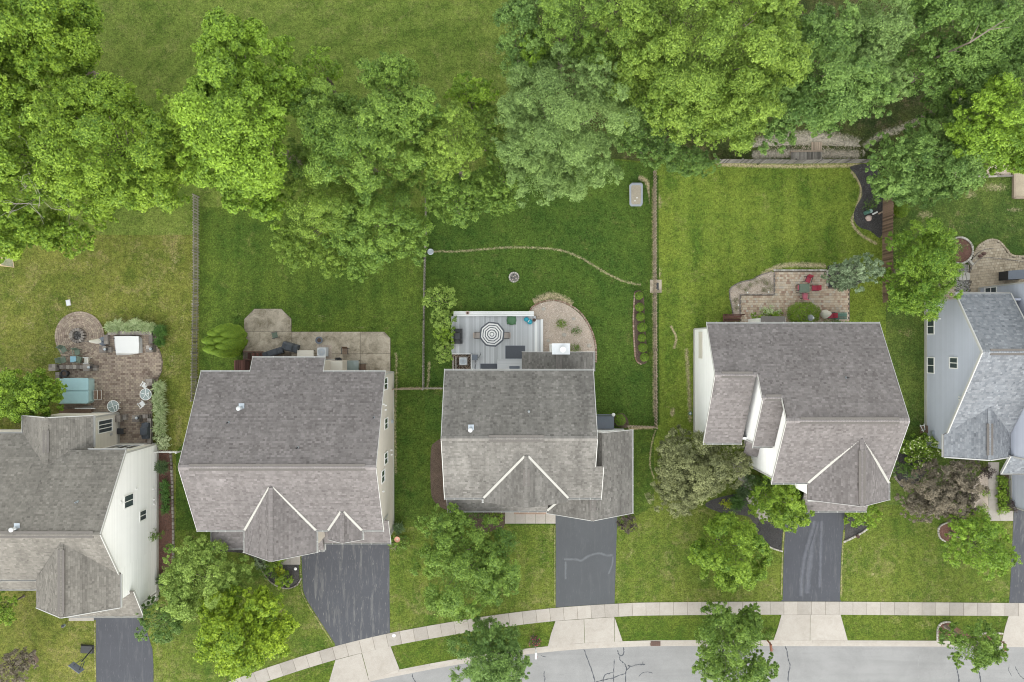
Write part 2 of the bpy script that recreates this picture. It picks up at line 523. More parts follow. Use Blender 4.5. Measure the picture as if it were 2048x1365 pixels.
MAT['paver_brown'] = M_stone('paver_brown', [(0.164, 0.1189, 0.0943), (0.2378, 0.1845, 0.1476), (0.3034, 0.246, 0.1927), (0.3444, 0.2829, 0.2132)])
MAT['paver_tan'] = M_stone('paver_tan', [(0.3359, 0.2292, 0.1729), (0.4408, 0.3411, 0.2509), (0.5143, 0.4317, 0.3346), (0.4408, 0.3944, 0.3346)])
MAT['paver_sand'] = M_stone('paver_sand', [(0.2788, 0.2296, 0.164), (0.3526, 0.2952, 0.2173), (0.41, 0.3526, 0.2706)])
MAT['mortar'] = M_soil('joint_sand', (0.085, 0.07, 0.055), (0.17, 0.14, 0.11), 8)
MAT['wallstone'] = M_stone('wall_stone', [(0.1394, 0.1189, 0.1066), (0.2132, 0.1886, 0.1681), (0.287, 0.2583, 0.2296)])
MAT['edgestone'] = M_stone('edge_stone', [(0.2788, 0.2542, 0.2214), (0.3854, 0.3608, 0.3198), (0.4756, 0.451, 0.41)])
MAT['edgebrick'] = M_stone('edge_brick', [(0.205, 0.123, 0.0902), (0.2952, 0.205, 0.1558), (0.3772, 0.2952, 0.2378)])
MAT['gravel'] = M_stone('gravel_stone', [(0.3077, 0.2414, 0.1963), (0.4725, 0.3988, 0.3306), (0.5494, 0.4513, 0.372), (0.6813, 0.6193, 0.5579)], 8)
MAT['gravel_base'] = M_soil('gravel_bed', (0.2772, 0.2251, 0.187), (0.533, 0.4502, 0.3788), 14)
MAT['gravel_path'] = M_soil('gravel_path', (0.2214, 0.1773, 0.1312), (0.369, 0.3055, 0.2296), 10)
MAT['riverstone'] = M_stone('river_stone', [(0.13, 0.12, 0.115), (0.28, 0.27, 0.25), (0.5, 0.48, 0.44)], 8)
MAT['mulch_dark'] = M_soil('mulch_black', (0.020, 0.019, 0.019), (0.085, 0.08, 0.078), 12)
MAT['mulch_brown'] = M_soil('mulch_brown', (0.035, 0.025, 0.02), (0.13, 0.095, 0.075), 12)
MAT['mulch_red'] = M_soil('mulch_red', (0.06, 0.03, 0.022), (0.17, 0.095, 0.075), 11)
MAT['chip'] = M_stone('mulch_chip', [(0.025, 0.02, 0.018), (0.075, 0.06, 0.05), (0.15, 0.12, 0.10)], 8)
MAT['chip_dark'] = M_stone('black_chip', [(0.012, 0.012, 0.013), (0.045, 0.045, 0.048), (0.12, 0.12, 0.125)], 8)
MAT['wood_grey'] = M_plain('wood_weathered', (0.246, 0.2255, 0.2009), 0.3, 9, 0.85, 0.15, tone=0.45)
MAT['wood_tan'] = M_plain('wood_tan', (0.2952, 0.2378, 0.1845), 0.3, 9, 0.85, 0.15, tone=0.5)
MAT['wood_brown'] = M_plain('wood_brown', (0.17, 0.115, 0.085), 0.3, 9, 0.85, 0.15, tone=0.45)
MAT['wood_red'] = M_plain('wood_red_stained', (0.105, 0.052, 0.042), 0.25, 9, 0.8, 0.2, tone=0.5)
MAT['deck_board'] = M_plain('deck_board_grey', (0.4715, 0.4797, 0.492), 0.05, 5, 0.6, 0.3, tone=0.22, stretch=(4.92, 0.492, 0.82))
MAT['deck_trim'] = M_plain('deck_trim_white', (0.6396, 0.6396, 0.6314), 0.04, 4, 0.55, tone=0.15)
MAT['rug'] = M_plain('rug_charcoal', (0.0943, 0.1, 0.1148), 0.12, 20, 0.95, 0.1, bump=0.4)
MAT['cover_black'] = M_plain('cover_black', (0.030, 0.031, 0.034), 0.3, 4, 0.55, 0.35, bump=0.3)
MAT['cover_grey'] = M_plain('cover_charcoal', (0.055, 0.062, 0.074), 0.25, 4, 0.6, 0.3, bump=0.3)
MAT['cloth_white'] = M_plain('cloth_white', (0.5642, 0.5606, 0.5501), 0.04, 3, 0.7, 0.2, bump=0.25)
MAT['cloth_offwhite'] = M_plain('cloth_offwhite', (0.62, 0.60, 0.54), 0.08, 3, 0.75, 0.2)
MAT['cloth_stripe'] = M_plain('cloth_charcoal_stripe', (0.085, 0.09, 0.105), 0.1, 6, 0.8, 0.15)
MAT['cloth_beige'] = M_plain('sling_beige', (0.42, 0.37, 0.34), 0.08, 20, 0.8, 0.15)
MAT['teal_vinyl'] = M_plain('teal_vinyl', (0.328, 0.4959, 0.5232), 0.09, 2.2, 0.5, 0.35)
MAT['spa_shell'] = M_plain('spa_shell', (0.36, 0.50, 0.49), 0.12, 2.5, 0.45, 0.4)
MAT['plastic_white'] = M_plain('plastic_white', (0.6724, 0.6724, 0.656), 0.04, 4, 0.4, 0.4)
MAT['plastic_green'] = M_plain('plastic_green', (0.07, 0.16, 0.075), 0.15, 5, 0.45, 0.4)
MAT['plastic_sage'] = M_plain('plastic_sage', (0.12, 0.155, 0.115), 0.18, 5, 0.55, 0.3)
MAT['plastic_teal'] = M_plain('plastic_teal', (0.01, 0.27, 0.36), 0.15, 6, 0.3, 0.5)
MAT['table_blue'] = M_plain('table_blue', (0.20, 0.36, 0.44), 0.12, 5, 0.5)
MAT['bin_grey'] = M_plain('bin_grey', (0.24, 0.26, 0.285), 0.15, 5, 0.4, 0.45)
MAT['tarp_leaves'] = M_stone('tarp_leaf_litter', [(0.16, 0.135, 0.10), (0.27, 0.24, 0.19), (0.20, 0.215, 0.22)], 2.0)
MAT['chair_red'] = M_plain('chair_red', (0.33, 0.045, 0.07), 0.12, 8, 0.6)
MAT['chair_red_pale'] = M_plain('chair_red_faded', (0.46, 0.13, 0.17), 0.12, 8, 0.6)
MAT['terracotta'] = M_plain('terracotta', (0.42, 0.21, 0.145), 0.15, 6, 0.7)
MAT['clay_pink'] = M_plain('pale_clay', (0.46, 0.36, 0.32), 0.12, 6, 0.8)
MAT['rust'] = M_plain('rust_iron', (0.115, 0.07, 0.058), 0.3, 6, 0.8)
MAT['mailbox_brown'] = M_plain('mailbox_brown', (0.21, 0.085, 0.052), 0.25, 7, 0.65)
MAT['ash'] = M_soil('ash', (0.03, 0.028, 0.026), (0.22, 0.21, 0.20), 12)
MAT['net'] = M_plain('net_cord', (0.62, 0.60, 0.56), 0.1, 5, 0.7)
MAT['pole_orange'] = M_plain('pole_cream', (0.68, 0.52, 0.36), 0.1, 5, 0.5)
MAT['slate'] = M_plain('slate_blue_grey', (0.1312, 0.1476, 0.1763), 0.1, 5, 0.6)
MAT['pond_green'] = M_plain('oxidised_green', (0.075, 0.16, 0.125), 0.25, 7, 0.5)
MAT['aqua'] = M_plain('aqua_grey', (0.30, 0.40, 0.385), 0.12, 5, 0.5)
MAT['bark'] = M_bark('bark_grey', (0.17, 0.145, 0.12))
MAT['bark_pale'] = M_bark('bark_pale', (0.36, 0.325, 0.29))
MAT['flower_red'] = M_leaf('petal_red', (0.25, 0.02, 0.05), (0.5, 0.05, 0.12))
MAT['flower_white'] = M_leaf('petal_white', (0.45, 0.5, 0.2), (0.75, 0.75, 0.5))
MAT['blade_pale'] = M_leaf('blade_variegated', (0.20, 0.29, 0.10), (0.56, 0.62, 0.38), 0.3)
MAT['blade_green'] = M_leaf('blade_green', (0.045, 0.11, 0.028), (0.13, 0.24, 0.05), 0.3)
MAT['blade_bluish'] = M_leaf('blade_dark', (0.05, 0.095, 0.04), (0.15, 0.22, 0.09), 0.3)
LEAF = {
    'bright': ((0.066, 0.138, 0.011), (0.255, 0.375, 0.034)),
    'lime':   ((0.070, 0.140, 0.012), (0.245, 0.385, 0.034)),
    'cool':   ((0.054, 0.114, 0.022), (0.190, 0.305, 0.068)),
    'mid':    ((0.056, 0.118, 0.016), (0.200, 0.310, 0.046)),
    'deep':   ((0.044, 0.098, 0.018), (0.160, 0.265, 0.052)),
    'pale':   ((0.074, 0.130, 0.032), (0.215, 0.325, 0.090)),
    'olive':  ((0.070, 0.132, 0.014), (0.240, 0.350, 0.050)),
    'yellow': ((0.121, 0.178, 0.0088), (0.414, 0.471, 0.0242)),
    'limelit': ((0.085, 0.165, 0.010), (0.345, 0.465, 0.030)),
    'sage':   ((0.0805, 0.092, 0.0385), (0.253, 0.27, 0.116)),
    'brown':  ((0.0805, 0.069, 0.0495), (0.247, 0.207, 0.149)),
    'plum':   ((0.023, 0.0149, 0.0154), (0.0978, 0.0713, 0.066)),
    'bluish': ((0.0805, 0.127, 0.0605), (0.27, 0.345, 0.198)),
    'box':    ((0.0575, 0.132, 0.011), (0.207, 0.316, 0.0308)),
    'arbor':  ((0.0633, 0.138, 0.0088), (0.23, 0.333, 0.0242)),
    'lilac':  ((0.092, 0.172, 0.022), (0.333, 0.448, 0.0935)),
    'variegated': ((0.207, 0.287, 0.11), (0.598, 0.655, 0.396)),
}
for k, (a, b) in LEAF.items(): MAT['leaf_' + k] = M_leaf('leaf_' + k, a, b)
# ------------------------------------------------------------------ the ground
DRY = (0.1854, 0.1478, 0.06358)
MAT['lawn_field'] = M_lawn('lawn_field', (0.06126, 0.102, 0.01529), (0.1224, 0.1603, 0.03209), (0.175, 0.1796, 0.06264), 0.42, 0.26, 0, 2.2, arc=(-0.8, 5.0, 0))
MAT['lawn_west'] = M_lawn('lawn_west', (0.07152, 0.09763, 0.01534), (0.1438, 0.1516, 0.03224), (0.2099, 0.1811, 0.07674), 0.52)
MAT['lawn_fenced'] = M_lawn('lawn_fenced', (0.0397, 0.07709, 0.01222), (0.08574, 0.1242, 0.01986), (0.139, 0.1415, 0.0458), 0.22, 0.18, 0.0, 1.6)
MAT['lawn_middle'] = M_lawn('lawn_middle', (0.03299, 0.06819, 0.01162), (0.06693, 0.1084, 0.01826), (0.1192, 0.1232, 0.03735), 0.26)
MAT['lawn_east'] = M_lawn('lawn_east', (0.06388, 0.1104, 0.0157), (0.1386, 0.181, 0.02769), (0.1916, 0.1899, 0.06463), 0.26, 0.28, 0.0, 2.5)
MAT['lawn_far_east'] = M_lawn('lawn_far_east', (0.0426, 0.07957, 0.01615), (0.09466, 0.1279, 0.02693), (0.2461, 0.1946, 0.1077), 0.22)
MAT['lawn_front'] = M_lawn('lawn_front', (0.05316, 0.09276, 0.01258), (0.1091, 0.1356, 0.02378), (0.184, 0.1713, 0.06853), 0.50, 0.20, 0.0, 1.5)
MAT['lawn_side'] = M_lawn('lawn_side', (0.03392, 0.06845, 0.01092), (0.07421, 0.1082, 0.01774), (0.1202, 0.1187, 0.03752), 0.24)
MAT['lawn_verge'] = M_lawn('lawn_verge', (0.04519, 0.0837, 0.01034), (0.093, 0.1243, 0.01809), (0.1461, 0.1341, 0.04847), 0.34)
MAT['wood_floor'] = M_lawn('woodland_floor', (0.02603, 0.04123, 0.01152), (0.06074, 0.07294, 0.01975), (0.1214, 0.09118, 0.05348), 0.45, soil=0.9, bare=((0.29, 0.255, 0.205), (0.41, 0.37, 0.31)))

GZ = -0.14
b = MB(); flat_sheet(b, [(-900, -900), (900, -900), (900, 900), (-900, 900)], GZ)
mk('ground', b, MAT['lawn_front'], kind='structure', label='grassy ground the whole neighbourhood stands on')

KERB = smooth_line([(380, 1500), (560, 1412), (695, 1363), (799, 1339.5), (920, 1317), (1031, 1300.5), (1098, 1292.5), (1170, 1286.5),
                    (1245, 1283), (1320, 1281), (1600, 1281), (1900, 1282), (2048, 1283), (2300, 1284)], 4)
WALKT = smooth_line([(180, 1492), (300, 1430), (454, 1365), (557, 1328), (670, 1293), (780, 1266.5), (900, 1244.5), (1000, 1229), (1111, 1216),
                     (1229, 1208), (1320, 1205), (1600, 1203.5), (1850, 1205), (2048, 1206.5), (2300, 1208)], 4)
WALKB = offset_line(WALKT, 26)

# raised turf block north of the kerb
b = MB(); b.slab(GP([(-6000, -6000), (8000, -6000), (8000, 1290)] + KERB[::-1] + [(-6000, 1500)]), GZ - 0.2, -0.004)
mk('lawn', b, MAT['lawn_verge'], kind='structure', label='turf strip between pavement and kerb')

def lawn(pts, mat, z, label, name='lawn'):
    b = MB(); flat_sheet(b, GP(pts), z)
    return mk(name, b, MAT[mat], kind='structure', label=label)
lawn([(-3000, 470), (398, 470), (398, 905), (352, 1100), (352, 1500), (-3000, 1500)], 'lawn_west', 0.004, 'yellowish mottled lawn of the westernmost garden')
lawn([(-3000, -3000), (1060, -3000), (1060, 470), (398, 470), (-3000, 470)], 'lawn_field', 0.004, 'open mown field north of the tree row')
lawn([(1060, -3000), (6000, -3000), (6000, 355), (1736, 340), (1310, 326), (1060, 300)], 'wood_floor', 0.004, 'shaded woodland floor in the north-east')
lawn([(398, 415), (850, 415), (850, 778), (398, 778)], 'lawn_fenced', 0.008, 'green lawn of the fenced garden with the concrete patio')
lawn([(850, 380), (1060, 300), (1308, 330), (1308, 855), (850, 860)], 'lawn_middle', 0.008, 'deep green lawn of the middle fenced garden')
lawn([(1308, 322), (1736, 322), (1772, 400), (1772, 612), (1772, 900), (1308, 900)], 'lawn_east', 0.008, 'bright striped lawn of the garden with the brick patio')
lawn([(1772, 340), (6000, 340), (6000, 700), (1850, 1010), (1772, 1010)], 'lawn_far_east', 0.008, 'patchy dark lawn of the easternmost garden')
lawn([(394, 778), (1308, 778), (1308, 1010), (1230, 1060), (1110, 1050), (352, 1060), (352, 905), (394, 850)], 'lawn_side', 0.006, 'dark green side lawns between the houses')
front = [p for p in WALKT if 300 <= p[0] <= 2300]
lawn([(300, 1060)] + [(1050, 1040), (1308, 960), (1308, 900), (2300, 900)] + front[::-1], 'lawn_front', 0.0052, 'front lawns along the pavement')

# bare, worn and straw-coloured places (fade out through an attribute at their rims)
WZ = [0]
def wz():
    WZ[0] += 1
    return 0.0001 * WZ[0]
def worn(pts_px, width, mat, z, label, amp=1.0):
    """a worn strip along a line; width in picture pixels"""
    z += wz()
    pts = smooth_line(pts_px, 6) if len(pts_px) > 2 else [pts_px[0], tuple((pts_px[0][i] + pts_px[1][i]) / 2 for i in (0, 1)), pts_px[1]]
    rows = [offset_line(pts, width * k) for k in (-1, -0.5, 0, 0.5, 1)]
    vs, wear = [], []
    n = len(pts)
    for k, r in enumerate(rows):
        for i, p in enumerate(r):
            vs.append(tuple(W(*p)[:2]) + (z,))
            e = 1.0 if 0 < i < n - 1 else 0.0
            wear.append((0.0, 0.62, 1.0, 0.62, 0.0)[k] * e * amp)
    fs = [(k * n + i, k * n + n + i, k * n + n + i + 1, k * n + i + 1) for k in range(4) for i in range(n - 1)]
    me = bpy.data.meshes.new('worn_ground'); me.from_pydata(vs, [], fs)
    a = me.attributes.new('wear', 'FLOAT', 'POINT'); a.data.foreach_set('value', wear)
    me.materials.append(MAT[mat]); me.update()
    o = bpy.data.objects.new('worn_path' if n > 8 else 'worn_patch', me); COL.objects.link(o)
    return tagit(o, label, kind='structure')
def worn_spot(px, py, rx, ry, mat, z, label, amp=1.0):
    z += wz()
    n = 14; vs = [tuple(W(px, py)[:2]) + (z,)]; wear = [amp]; fs = []
    for ri, k in enumerate((0.45, 1.0)):
        for i in range(n):
            t = 2 * math.pi * i / n
            vs.append(tuple(W(px + rx * k * math.cos(t), py + ry * k * math.sin(t))[:2]) + (z,)); wear.append(amp * (0.72, 0.0)[ri])
    for i in range(n):
        j = (i + 1) % n
        fs.append((0, 1 + j, 1 + i)); fs.append((1 + i, 1 + j, 1 + n + j, 1 + n + i))
    me = bpy.data.meshes.new('worn_patch'); me.from_pydata(vs, [], fs)
    a = me.attributes.new('wear', 'FLOAT', 'POINT'); a.data.foreach_set('value', wear)
    me.materials.append(MAT[mat]); me.update()
    o = bpy.data.objects.new('worn_patch', me); COL.objects.link(o)
    return tagit(o, label, kind='structure')
worn([(858, 503), (920, 503), (1000, 496), (1070, 496), (1125, 502), (1165, 518), (1210, 545), (1245, 562), (1285, 571)], 6, 'lawn_middle', 0.0125, 'worn curving track across the middle garden', 0.75)
worn([(1066, 606), (1085, 597), (1105, 592), (1128, 600), (1145, 612)], 15, 'lawn_middle', 0.0125, 'bare ground above the curved stone bed')
worn([(1275, 355), (1292, 362), (1300, 385), (1303, 410)], 9, 'lawn_middle', 0.0125, 'bare ground beside the grey bin')
worn([(1308, 350), (1309, 600), (1310, 850)], 9, 'lawn_middle', 0.0165, 'dirt under the tan picket fence', 0.95)
worn([(1420, 329), (1580, 333), (1735, 331)], 8, 'lawn_east', 0.0125, 'bare strip below the board fence')
worn([(1520, 552), (1560, 533), (1610, 530), (1655, 533)], 10, 'lawn_east', 0.0125, 'straw-coloured rim above the brick patio')
worn([(1700, 340), (1722, 375), (1712, 420), (1704, 445), (1722, 470), (1757, 490)], 6, 'lawn_east', 0.0125, 'pale rim of the black mulch bed')
worn([(1771, 480), (1768, 540), (1770, 605)], 9, 'lawn_east', 0.0125, 'bare ground along the brown board fence')
worn([(1340, 650), (1352, 675), (1347, 700)], 5, 'lawn_east', 0.0125, 'bare scuff beside the east house')
worn([(1372, 690), (1378, 780), (1380, 850)], 9, 'lawn_east', 0.0125, 'thin grass along the white wall', 0.85)
worn_spot(1345, 825, 9, 16, 'lawn_east', 0.0125, 'bare spot near the white wall')
worn_spot(1316, 405, 14, 30, 'lawn_east', 0.0125, 'bare spot east of the fence top', 0.9)
worn_spot(1316, 545, 12, 22, 'lawn_east', 0.0125, 'bare spot above the utility pad', 0.9)
worn([(1255, 858), (1285, 856), (1308, 856)], 6, 'lawn_side', 0.0125, 'dirt under the short tan fence')
worn([(785, 778), (840, 777), (886, 777)], 5, 'lawn_side', 0.0125, 'dirt under the short wire fence')
worn([(858, 720), (857, 760), (853, 778)], 6, 'lawn_middle', 0.0125, 'dirt at the foot of the thin fence', 0.8)
worn([(792, 700), (793, 760), (790, 830), (792, 960)], 7, 'lawn_side', 0.0125, 'thin grass along the beige wall', 0.72)
worn([(1312, 858), (1303, 890), (1300, 930), (1310, 960)], 4, 'lawn_side', 0.0125, 'worn line beside the olive tree', 0.8)
for i, (x, y, rx, ry) in enumerate([(1720, 1100, 14, 20), (1745, 1150, 18, 14), (1900, 1160, 16, 10), (1850, 1250, 22, 9), (1790, 1240, 14, 8),
                                    (1400, 1160, 24, 14), (1330, 1110, 14, 26), (1260, 1110, 12, 26), (1085, 1110, 12, 30), (700, 1180, 0.1, 0.1)]):
    if rx > 1: worn_spot(x, y, rx, ry, 'lawn_front', 0.0125, 'dry patch in the front lawn', 0.52)
for i, (x, y, rx, ry) in enumerate([(130, 640, 40, 14), (60, 650, 26, 30), (90, 700, 20, 30), (350, 520, 22, 34), (290, 560, 26, 18), (365, 640, 14, 30), (175, 530, 20, 16), (40, 600, 30, 20), (345, 720, 16, 30)]):
    worn_spot(x, y, rx, ry, 'lawn_west', 0.0125, 'dry patch in the western lawn', 0.55)
for i, (x, y, rx, ry) in enumerate([(1990, 375, 50, 16), (1940, 390, 24, 14), (1960, 352, 50, 8), (1850, 430, 30, 16), (2030, 420, 30, 8)]):
    worn_spot(x, y, rx, ry, 'lawn_far_east', 0.0125, 'bare patch in the easternmost lawn', 0.75)
for x, y, rx, ry in [(560, 640, 8, 12), (640, 632, 30, 8), (720, 655, 40, 6), (480, 628, 10, 10)]:
    worn_spot(x, y, rx, ry, 'lawn_fenced', 0.0125, 'thin grass beside the concrete patio', 0.5)

# ---- street, kerb, pavement
b = MB(); flat_sheet(b, GP(offset_line(KERB, 9) + [(2300, 1700), (300, 1700)]), GZ + 0.012)
street = mk('street', b, MAT['street'], kind='structure', label='pale grey street with sealed cracks')
b = MB(); o9, o16 = offset_line(KERB, 5), offset_line(KERB, 13)
b2 = MB()
for a in range(len(KERB) - 1):
    b2.face([tuple(p[:2]) + (z,) for p, z in zip(GP([o9[a], o16[a], o16[a + 1], o9[a + 1]]), (GZ + 0.03, GZ + 0.022, GZ + 0.022, GZ + 0.03))], 0.3)
kerb = mk('kerb', b2, MAT['concrete'], kind='structure', label='pale concrete kerb with gutter pan')
acc = 0
kp = walk_line(KERB, 64)
for i in range(len(kp) - 1):
    (x0, y0, a0), (x1, y1, a1) = kp[i], kp[i + 1]
    d = 0.35
    q0, q1 = (x0 + math.cos(a0) * d, y0 + math.sin(a0) * d), (x1, y1)
    m0 = offset_line([q0, ((q0[0] + q1[0]) / 2, (q0[1] + q1[1]) / 2), q1], 5.2)
    b = MB(); b.slab(GP([q0, q1, m0[2], m0[0]]), GZ, 0.006 + rnd.uniform(-.003, .003), rnd.uniform(-0.3, 1))
    mk('kerb_section', b, MAT['concrete'], kerb)
# storm drain
dr = empty('storm_drain', 'rusty iron storm drain grate set in the kerb gutter', 'storm drain', W(1311, 1288))
b = MB(); c = W(1311, 1287.5); b.box((c.x, c.y, -0.1), (0.92, 0.44, 0.135))
mk('drain_frame', b, MAT['rust'], dr)
for i in range(5):
    b = MB(); b.box((c.x - 0.32 + i * 0.16, c.y, 0.035), (0.07, 0.36, 0.02), tone=-0.5)
    mk('grate_bar', b, MAT['rust'], dr)

sw = MB(); flat_sheet(sw, GP(WALKT + WALKB[::-1]), 0.016)
sidewalk = mk('sidewalk', sw, MAT['mortar'], kind='structure', label='pale concrete pavement curving along the street')
wp = walk_line(WALKT, 27.6)
for i in range(len(wp) - 1):
    (x0, y0, a0), (x1, y1, a1) = wp[i], wp[i + 1]
    if x1 < 250 or x0 > 2130: continue
    g = 0.3
    n0, n1 = a0 + math.pi / 2, a1 + math.pi / 2
    A = (x0 + math.cos(a0) * g, y0 + math.sin(a0) * g); B = (x1 - math.cos(a1) * g, y1 - math.sin(a1) * g)
    C_ = (B[0] + math.cos(n1) * 26, B[1] + math.sin(n1) * 26); D = (A[0] + math.cos(n0) * 26, A[1] + math.sin(n0) * 26)
    b = MB(); b.slab(GP([A, B, C_, D]), 0.0, 0.034 + rnd.uniform(-.004, .004), rnd.choice((-1.3, -0.5, -0.2, 0.1, 0.3, 0.6)))
    mk('slab', b, MAT['concrete'], sidewalk)

# sealed cracks and hairlines in the street
def crack(pts, w=1.6, hair=False):
    """ribbon a few millimetres proud of the street, swelling and thinning"""
    pts = smooth_line(pts, 7)
    b = MB(); n = len(pts)
    ws = [max(0.25, w * (0.75 + 0.55 * math.sin(i * 1.7 + pts[0][0]) * rnd.random()) * min(1, (i + 1) / 3, (n - i) / 3)) for i in range(n)]
    pts = [(p[0] + rnd.uniform(-.6, .6), p[1] + rnd.uniform(-.6, .6)) for p in pts]
    L_, R_ = [], []
    for i in range(n):
        a = pts[max(0, i - 1)]; c = pts[min(n - 1, i + 1)]; l = math.hypot(c[0] - a[0], c[1] - a[1]) or 1
        nx, ny = -(c[1] - a[1]) / l * ws[i] / 2, (c[0] - a[0]) / l * ws[i] / 2
        L_.append((pts[i][0] + nx, pts[i][1] + ny)); R_.append((pts[i][0] - nx, pts[i][1] - ny))
    z = GZ + 0.016 + rnd.uniform(0, 0.003)
    for i in range(n - 1):
        q = GP([L_[i], L_[i + 1], R_[i + 1], R_[i]])
        b.face([(p.x, p.y, z) for p in q], rnd.uniform(-1, 1))
    o = mk('crack_seal' if not hair else 'hairline_crack', b, MAT['tar'] if not hair else MAT['hair'], street)
MAT['hair'] = M_plain('hairline', (0.24, 0.235, 0.235), 0.2, 8, 0.8)
for pts, w in [
    ([(1168, 1300), (1176, 1322), (1186, 1348), (1192, 1375)], 2.4),
    ([(1235, 1302), (1238, 1310), (1244, 1313), (1248, 1306), (1247, 1296)], 2.4),
    ([(1240, 1312), (1241, 1322), (1250, 1329)], 2.2),
    ([(1250, 1329), (1253, 1338), (1252, 1352), (1251, 1380)], 2.6),
    ([(1229, 1320), (1228, 1345), (1227, 1375)], 2.0),
    ([(1252, 1349), (1237, 1353), (1226, 1358), (1206, 1362), (1190, 1367)], 2.2),
    ([(1226, 1347), (1212, 1351), (1207, 1360), (1206, 1375)], 2.4),
    ([(1253, 1342), (1258, 1338), (1260, 1334), (1256, 1333)], 2.6),
    ([(1258, 1336), (1272, 1332), (1287, 1330), (1291, 1331)], 1.6),
    ([(1286, 1330), (1287, 1325)], 1.8),
    ([(1278, 1355), (1286, 1347), (1300, 1346), (1306, 1349)], 1.6),
    ([(1089, 1375), (1090, 1360), (1088, 1350), (1089, 1344)], 2.0),
    ([(1082, 1313), (1093, 1316)], 1.8),
    ([(1571, 1292), (1575, 1304), (1577, 1318), (1581, 1334), (1578, 1350), (1577, 1375)], 2.3),
    ([(1280, 1332), (1290, 1331)], 1.6),
    ([(824, 1350), (826, 1358), (831, 1366), (838, 1375)], 2.2),
    ([(1915, 1328), (1916, 1342), (1919, 1355), (1920, 1375)], 2.8),
    ([(1956, 1325), (1958, 1340), (1962, 1355), (1963, 1375)], 2.8),
    ([(2020, 1334), (2020, 1344), (2026, 1354)], 1.2),
    ([(2032, 1334), (2040, 1350), (2048, 1358), (2062, 1366)], 1.6),
]:
    crack(pts, w)
for pts in [[(1210, 1334), (1230, 1331), (1252, 1332)], [(1984, 1346), (2010, 1347), (2030, 1344)], [(1366, 1306), (1370, 1316)], [(1088, 1318), (1089, 1344)],
            [(1838, 1296), (1839, 1340), (1839, 1375)], [(1100, 1352), (1150, 1351)], [(1300, 1322), (1450, 1321)], [(1886, 1351), (1900, 1347), (1915, 1346)]]:
    crack(pts, 0.6, True)

# ---- driveways with their concrete aprons
def driveway(pts, mat, label, apron=None, joints=None):
    b = MB(); b.slab(GP(pts), GZ, 0.024)
    d = mk('driveway', b, MAT[mat], kind='structure', label=label)
    if apron:
        for q in apron:
            b = MB(); b.slab(GP(q), GZ, 0.028 + rnd.uniform(-.003, .003), rnd.uniform(-0.2, 0.7))
            mk('apron_slab', b, MAT['concrete'], d)
    return d
driveway([(188, 1228), (285, 1228), (296, 1270), (305, 1298), (307, 1330), (308, 1500), (191, 1500)], 'asphalt', 'dark driveway of the corner house at the lower left')
driveway([(601, 1090), (601, 1148), (604, 1185), (611, 1203), (634, 1238), (652, 1264), (671, 1292), (700, 1287), (740, 1276), (780, 1266), (779, 1180), (779, 1075), (640, 1075)],
         'asphalt_worn', 'wide scuffed driveway flaring left of the beige-walled house',
         [[(671, 1320.5), (723, 1306.5), (738, 1362), (660, 1380), (658, 1365)], [(724, 1306), (781, 1292.5), (799, 1339), (739, 1361.5)]])
driveway([(1111, 1020), (1111, 1215), (1170, 1211), (1229, 1207.5), (1232, 1110), (1235, 1015)], 'asphalt_smooth', 'smooth blue-grey driveway of the middle house',
         [[(1111, 1242.5), (1167.5, 1238.5), (1169, 1286), (1096, 1292.5), (1102, 1268)], [(1168.3, 1238.5), (1228, 1234.5), (1228.5, 1283.5), (1169.8, 1286)], [(1229, 1234.5), (1245, 1282.5), (1229.2, 1283.4)]])
driveway([(1570, 1020), (1570, 1055), (1566, 1104), (1564, 1150), (1563, 1203), (1681, 1203.4), (1681, 1172), (1685, 1110), (1689, 1025), (1689, 1015)], 'asphalt', 'driveway with pale drainage stains in front of the east house',
         [[(1563, 1229.8), (1620, 1229.8), (1619.5, 1280.6), (1547, 1280.6), (1556, 1255)], [(1620.7, 1229.8), (1681, 1230), (1688, 1255), (1695, 1280.8), (1620.3, 1280.7)]])
driveway([(2028, 1000), (2024, 1100), (2020, 1177), (2018, 1206), (2300, 1208), (2300, 1000)], 'asphalt_worn', 'driveway cut by the right edge in front of the blue-grey house',
         [[(2017, 1232.4), (2090, 1233), (2090, 1283), (2004, 1282.5), (2010, 1255)]])
# pale worn rims of the driveways
worn([(600, 1110), (602, 1150), (606, 1190), (634, 1238), (668, 1290)], 3.0, 'lawn_front', 0.0255, 'crumbled edge of the wide driveway', 0.7)
worn([(1109.5, 1050), (1109.5, 1130), (1109.5, 1212)], 1.8, 'lawn_front', 0.0255, 'bare edge of the middle driveway', 0.8)
worn([(1568, 1060), (1565, 1104), (1562.5, 1200)], 2.4, 'lawn_front', 0.0255, 'bare edge of the east driveway', 0.8)
worn([(1688, 1060), (1684, 1120), (1682, 1200)], 2.2, 'lawn_front', 0.0255, 'bare right edge of the east driveway', 0.8)
worn([(190, 1240), (190, 1300), (191, 1364)], 2.0, 'lawn_west', 0.0255, 'bare edge of the corner driveway', 0.8)
ds = [d for d in bpy.data.objects if d.name.startswith('driveway')]
def stain_of(d, pts, w):
    o = worn(pts, w, ('asphalt', 'asphalt_worn', 'asphalt_smooth', 'asphalt', 'asphalt_worn')[d], 0.0262, None)
    o.name = 'dried_stain'; o.parent = ds[d]; del o['kind']
stain_of(2, [(1126, 1119), (1150, 1119), (1163, 1121), (1178, 1112), (1198, 1107), (1214, 1111), (1226, 1110)], 4.2)
stain_of(2, [(1131, 1122), (1131, 1140), (1131, 1160)], 3.6)
stain_of(2, [(1226, 1112), (1224, 1130), (1216, 1150)], 3.0)
stain_of(3, [(1635, 1040), (1626, 1075), (1622, 1110), (1617, 1150), (1614, 1190)], 9.0)
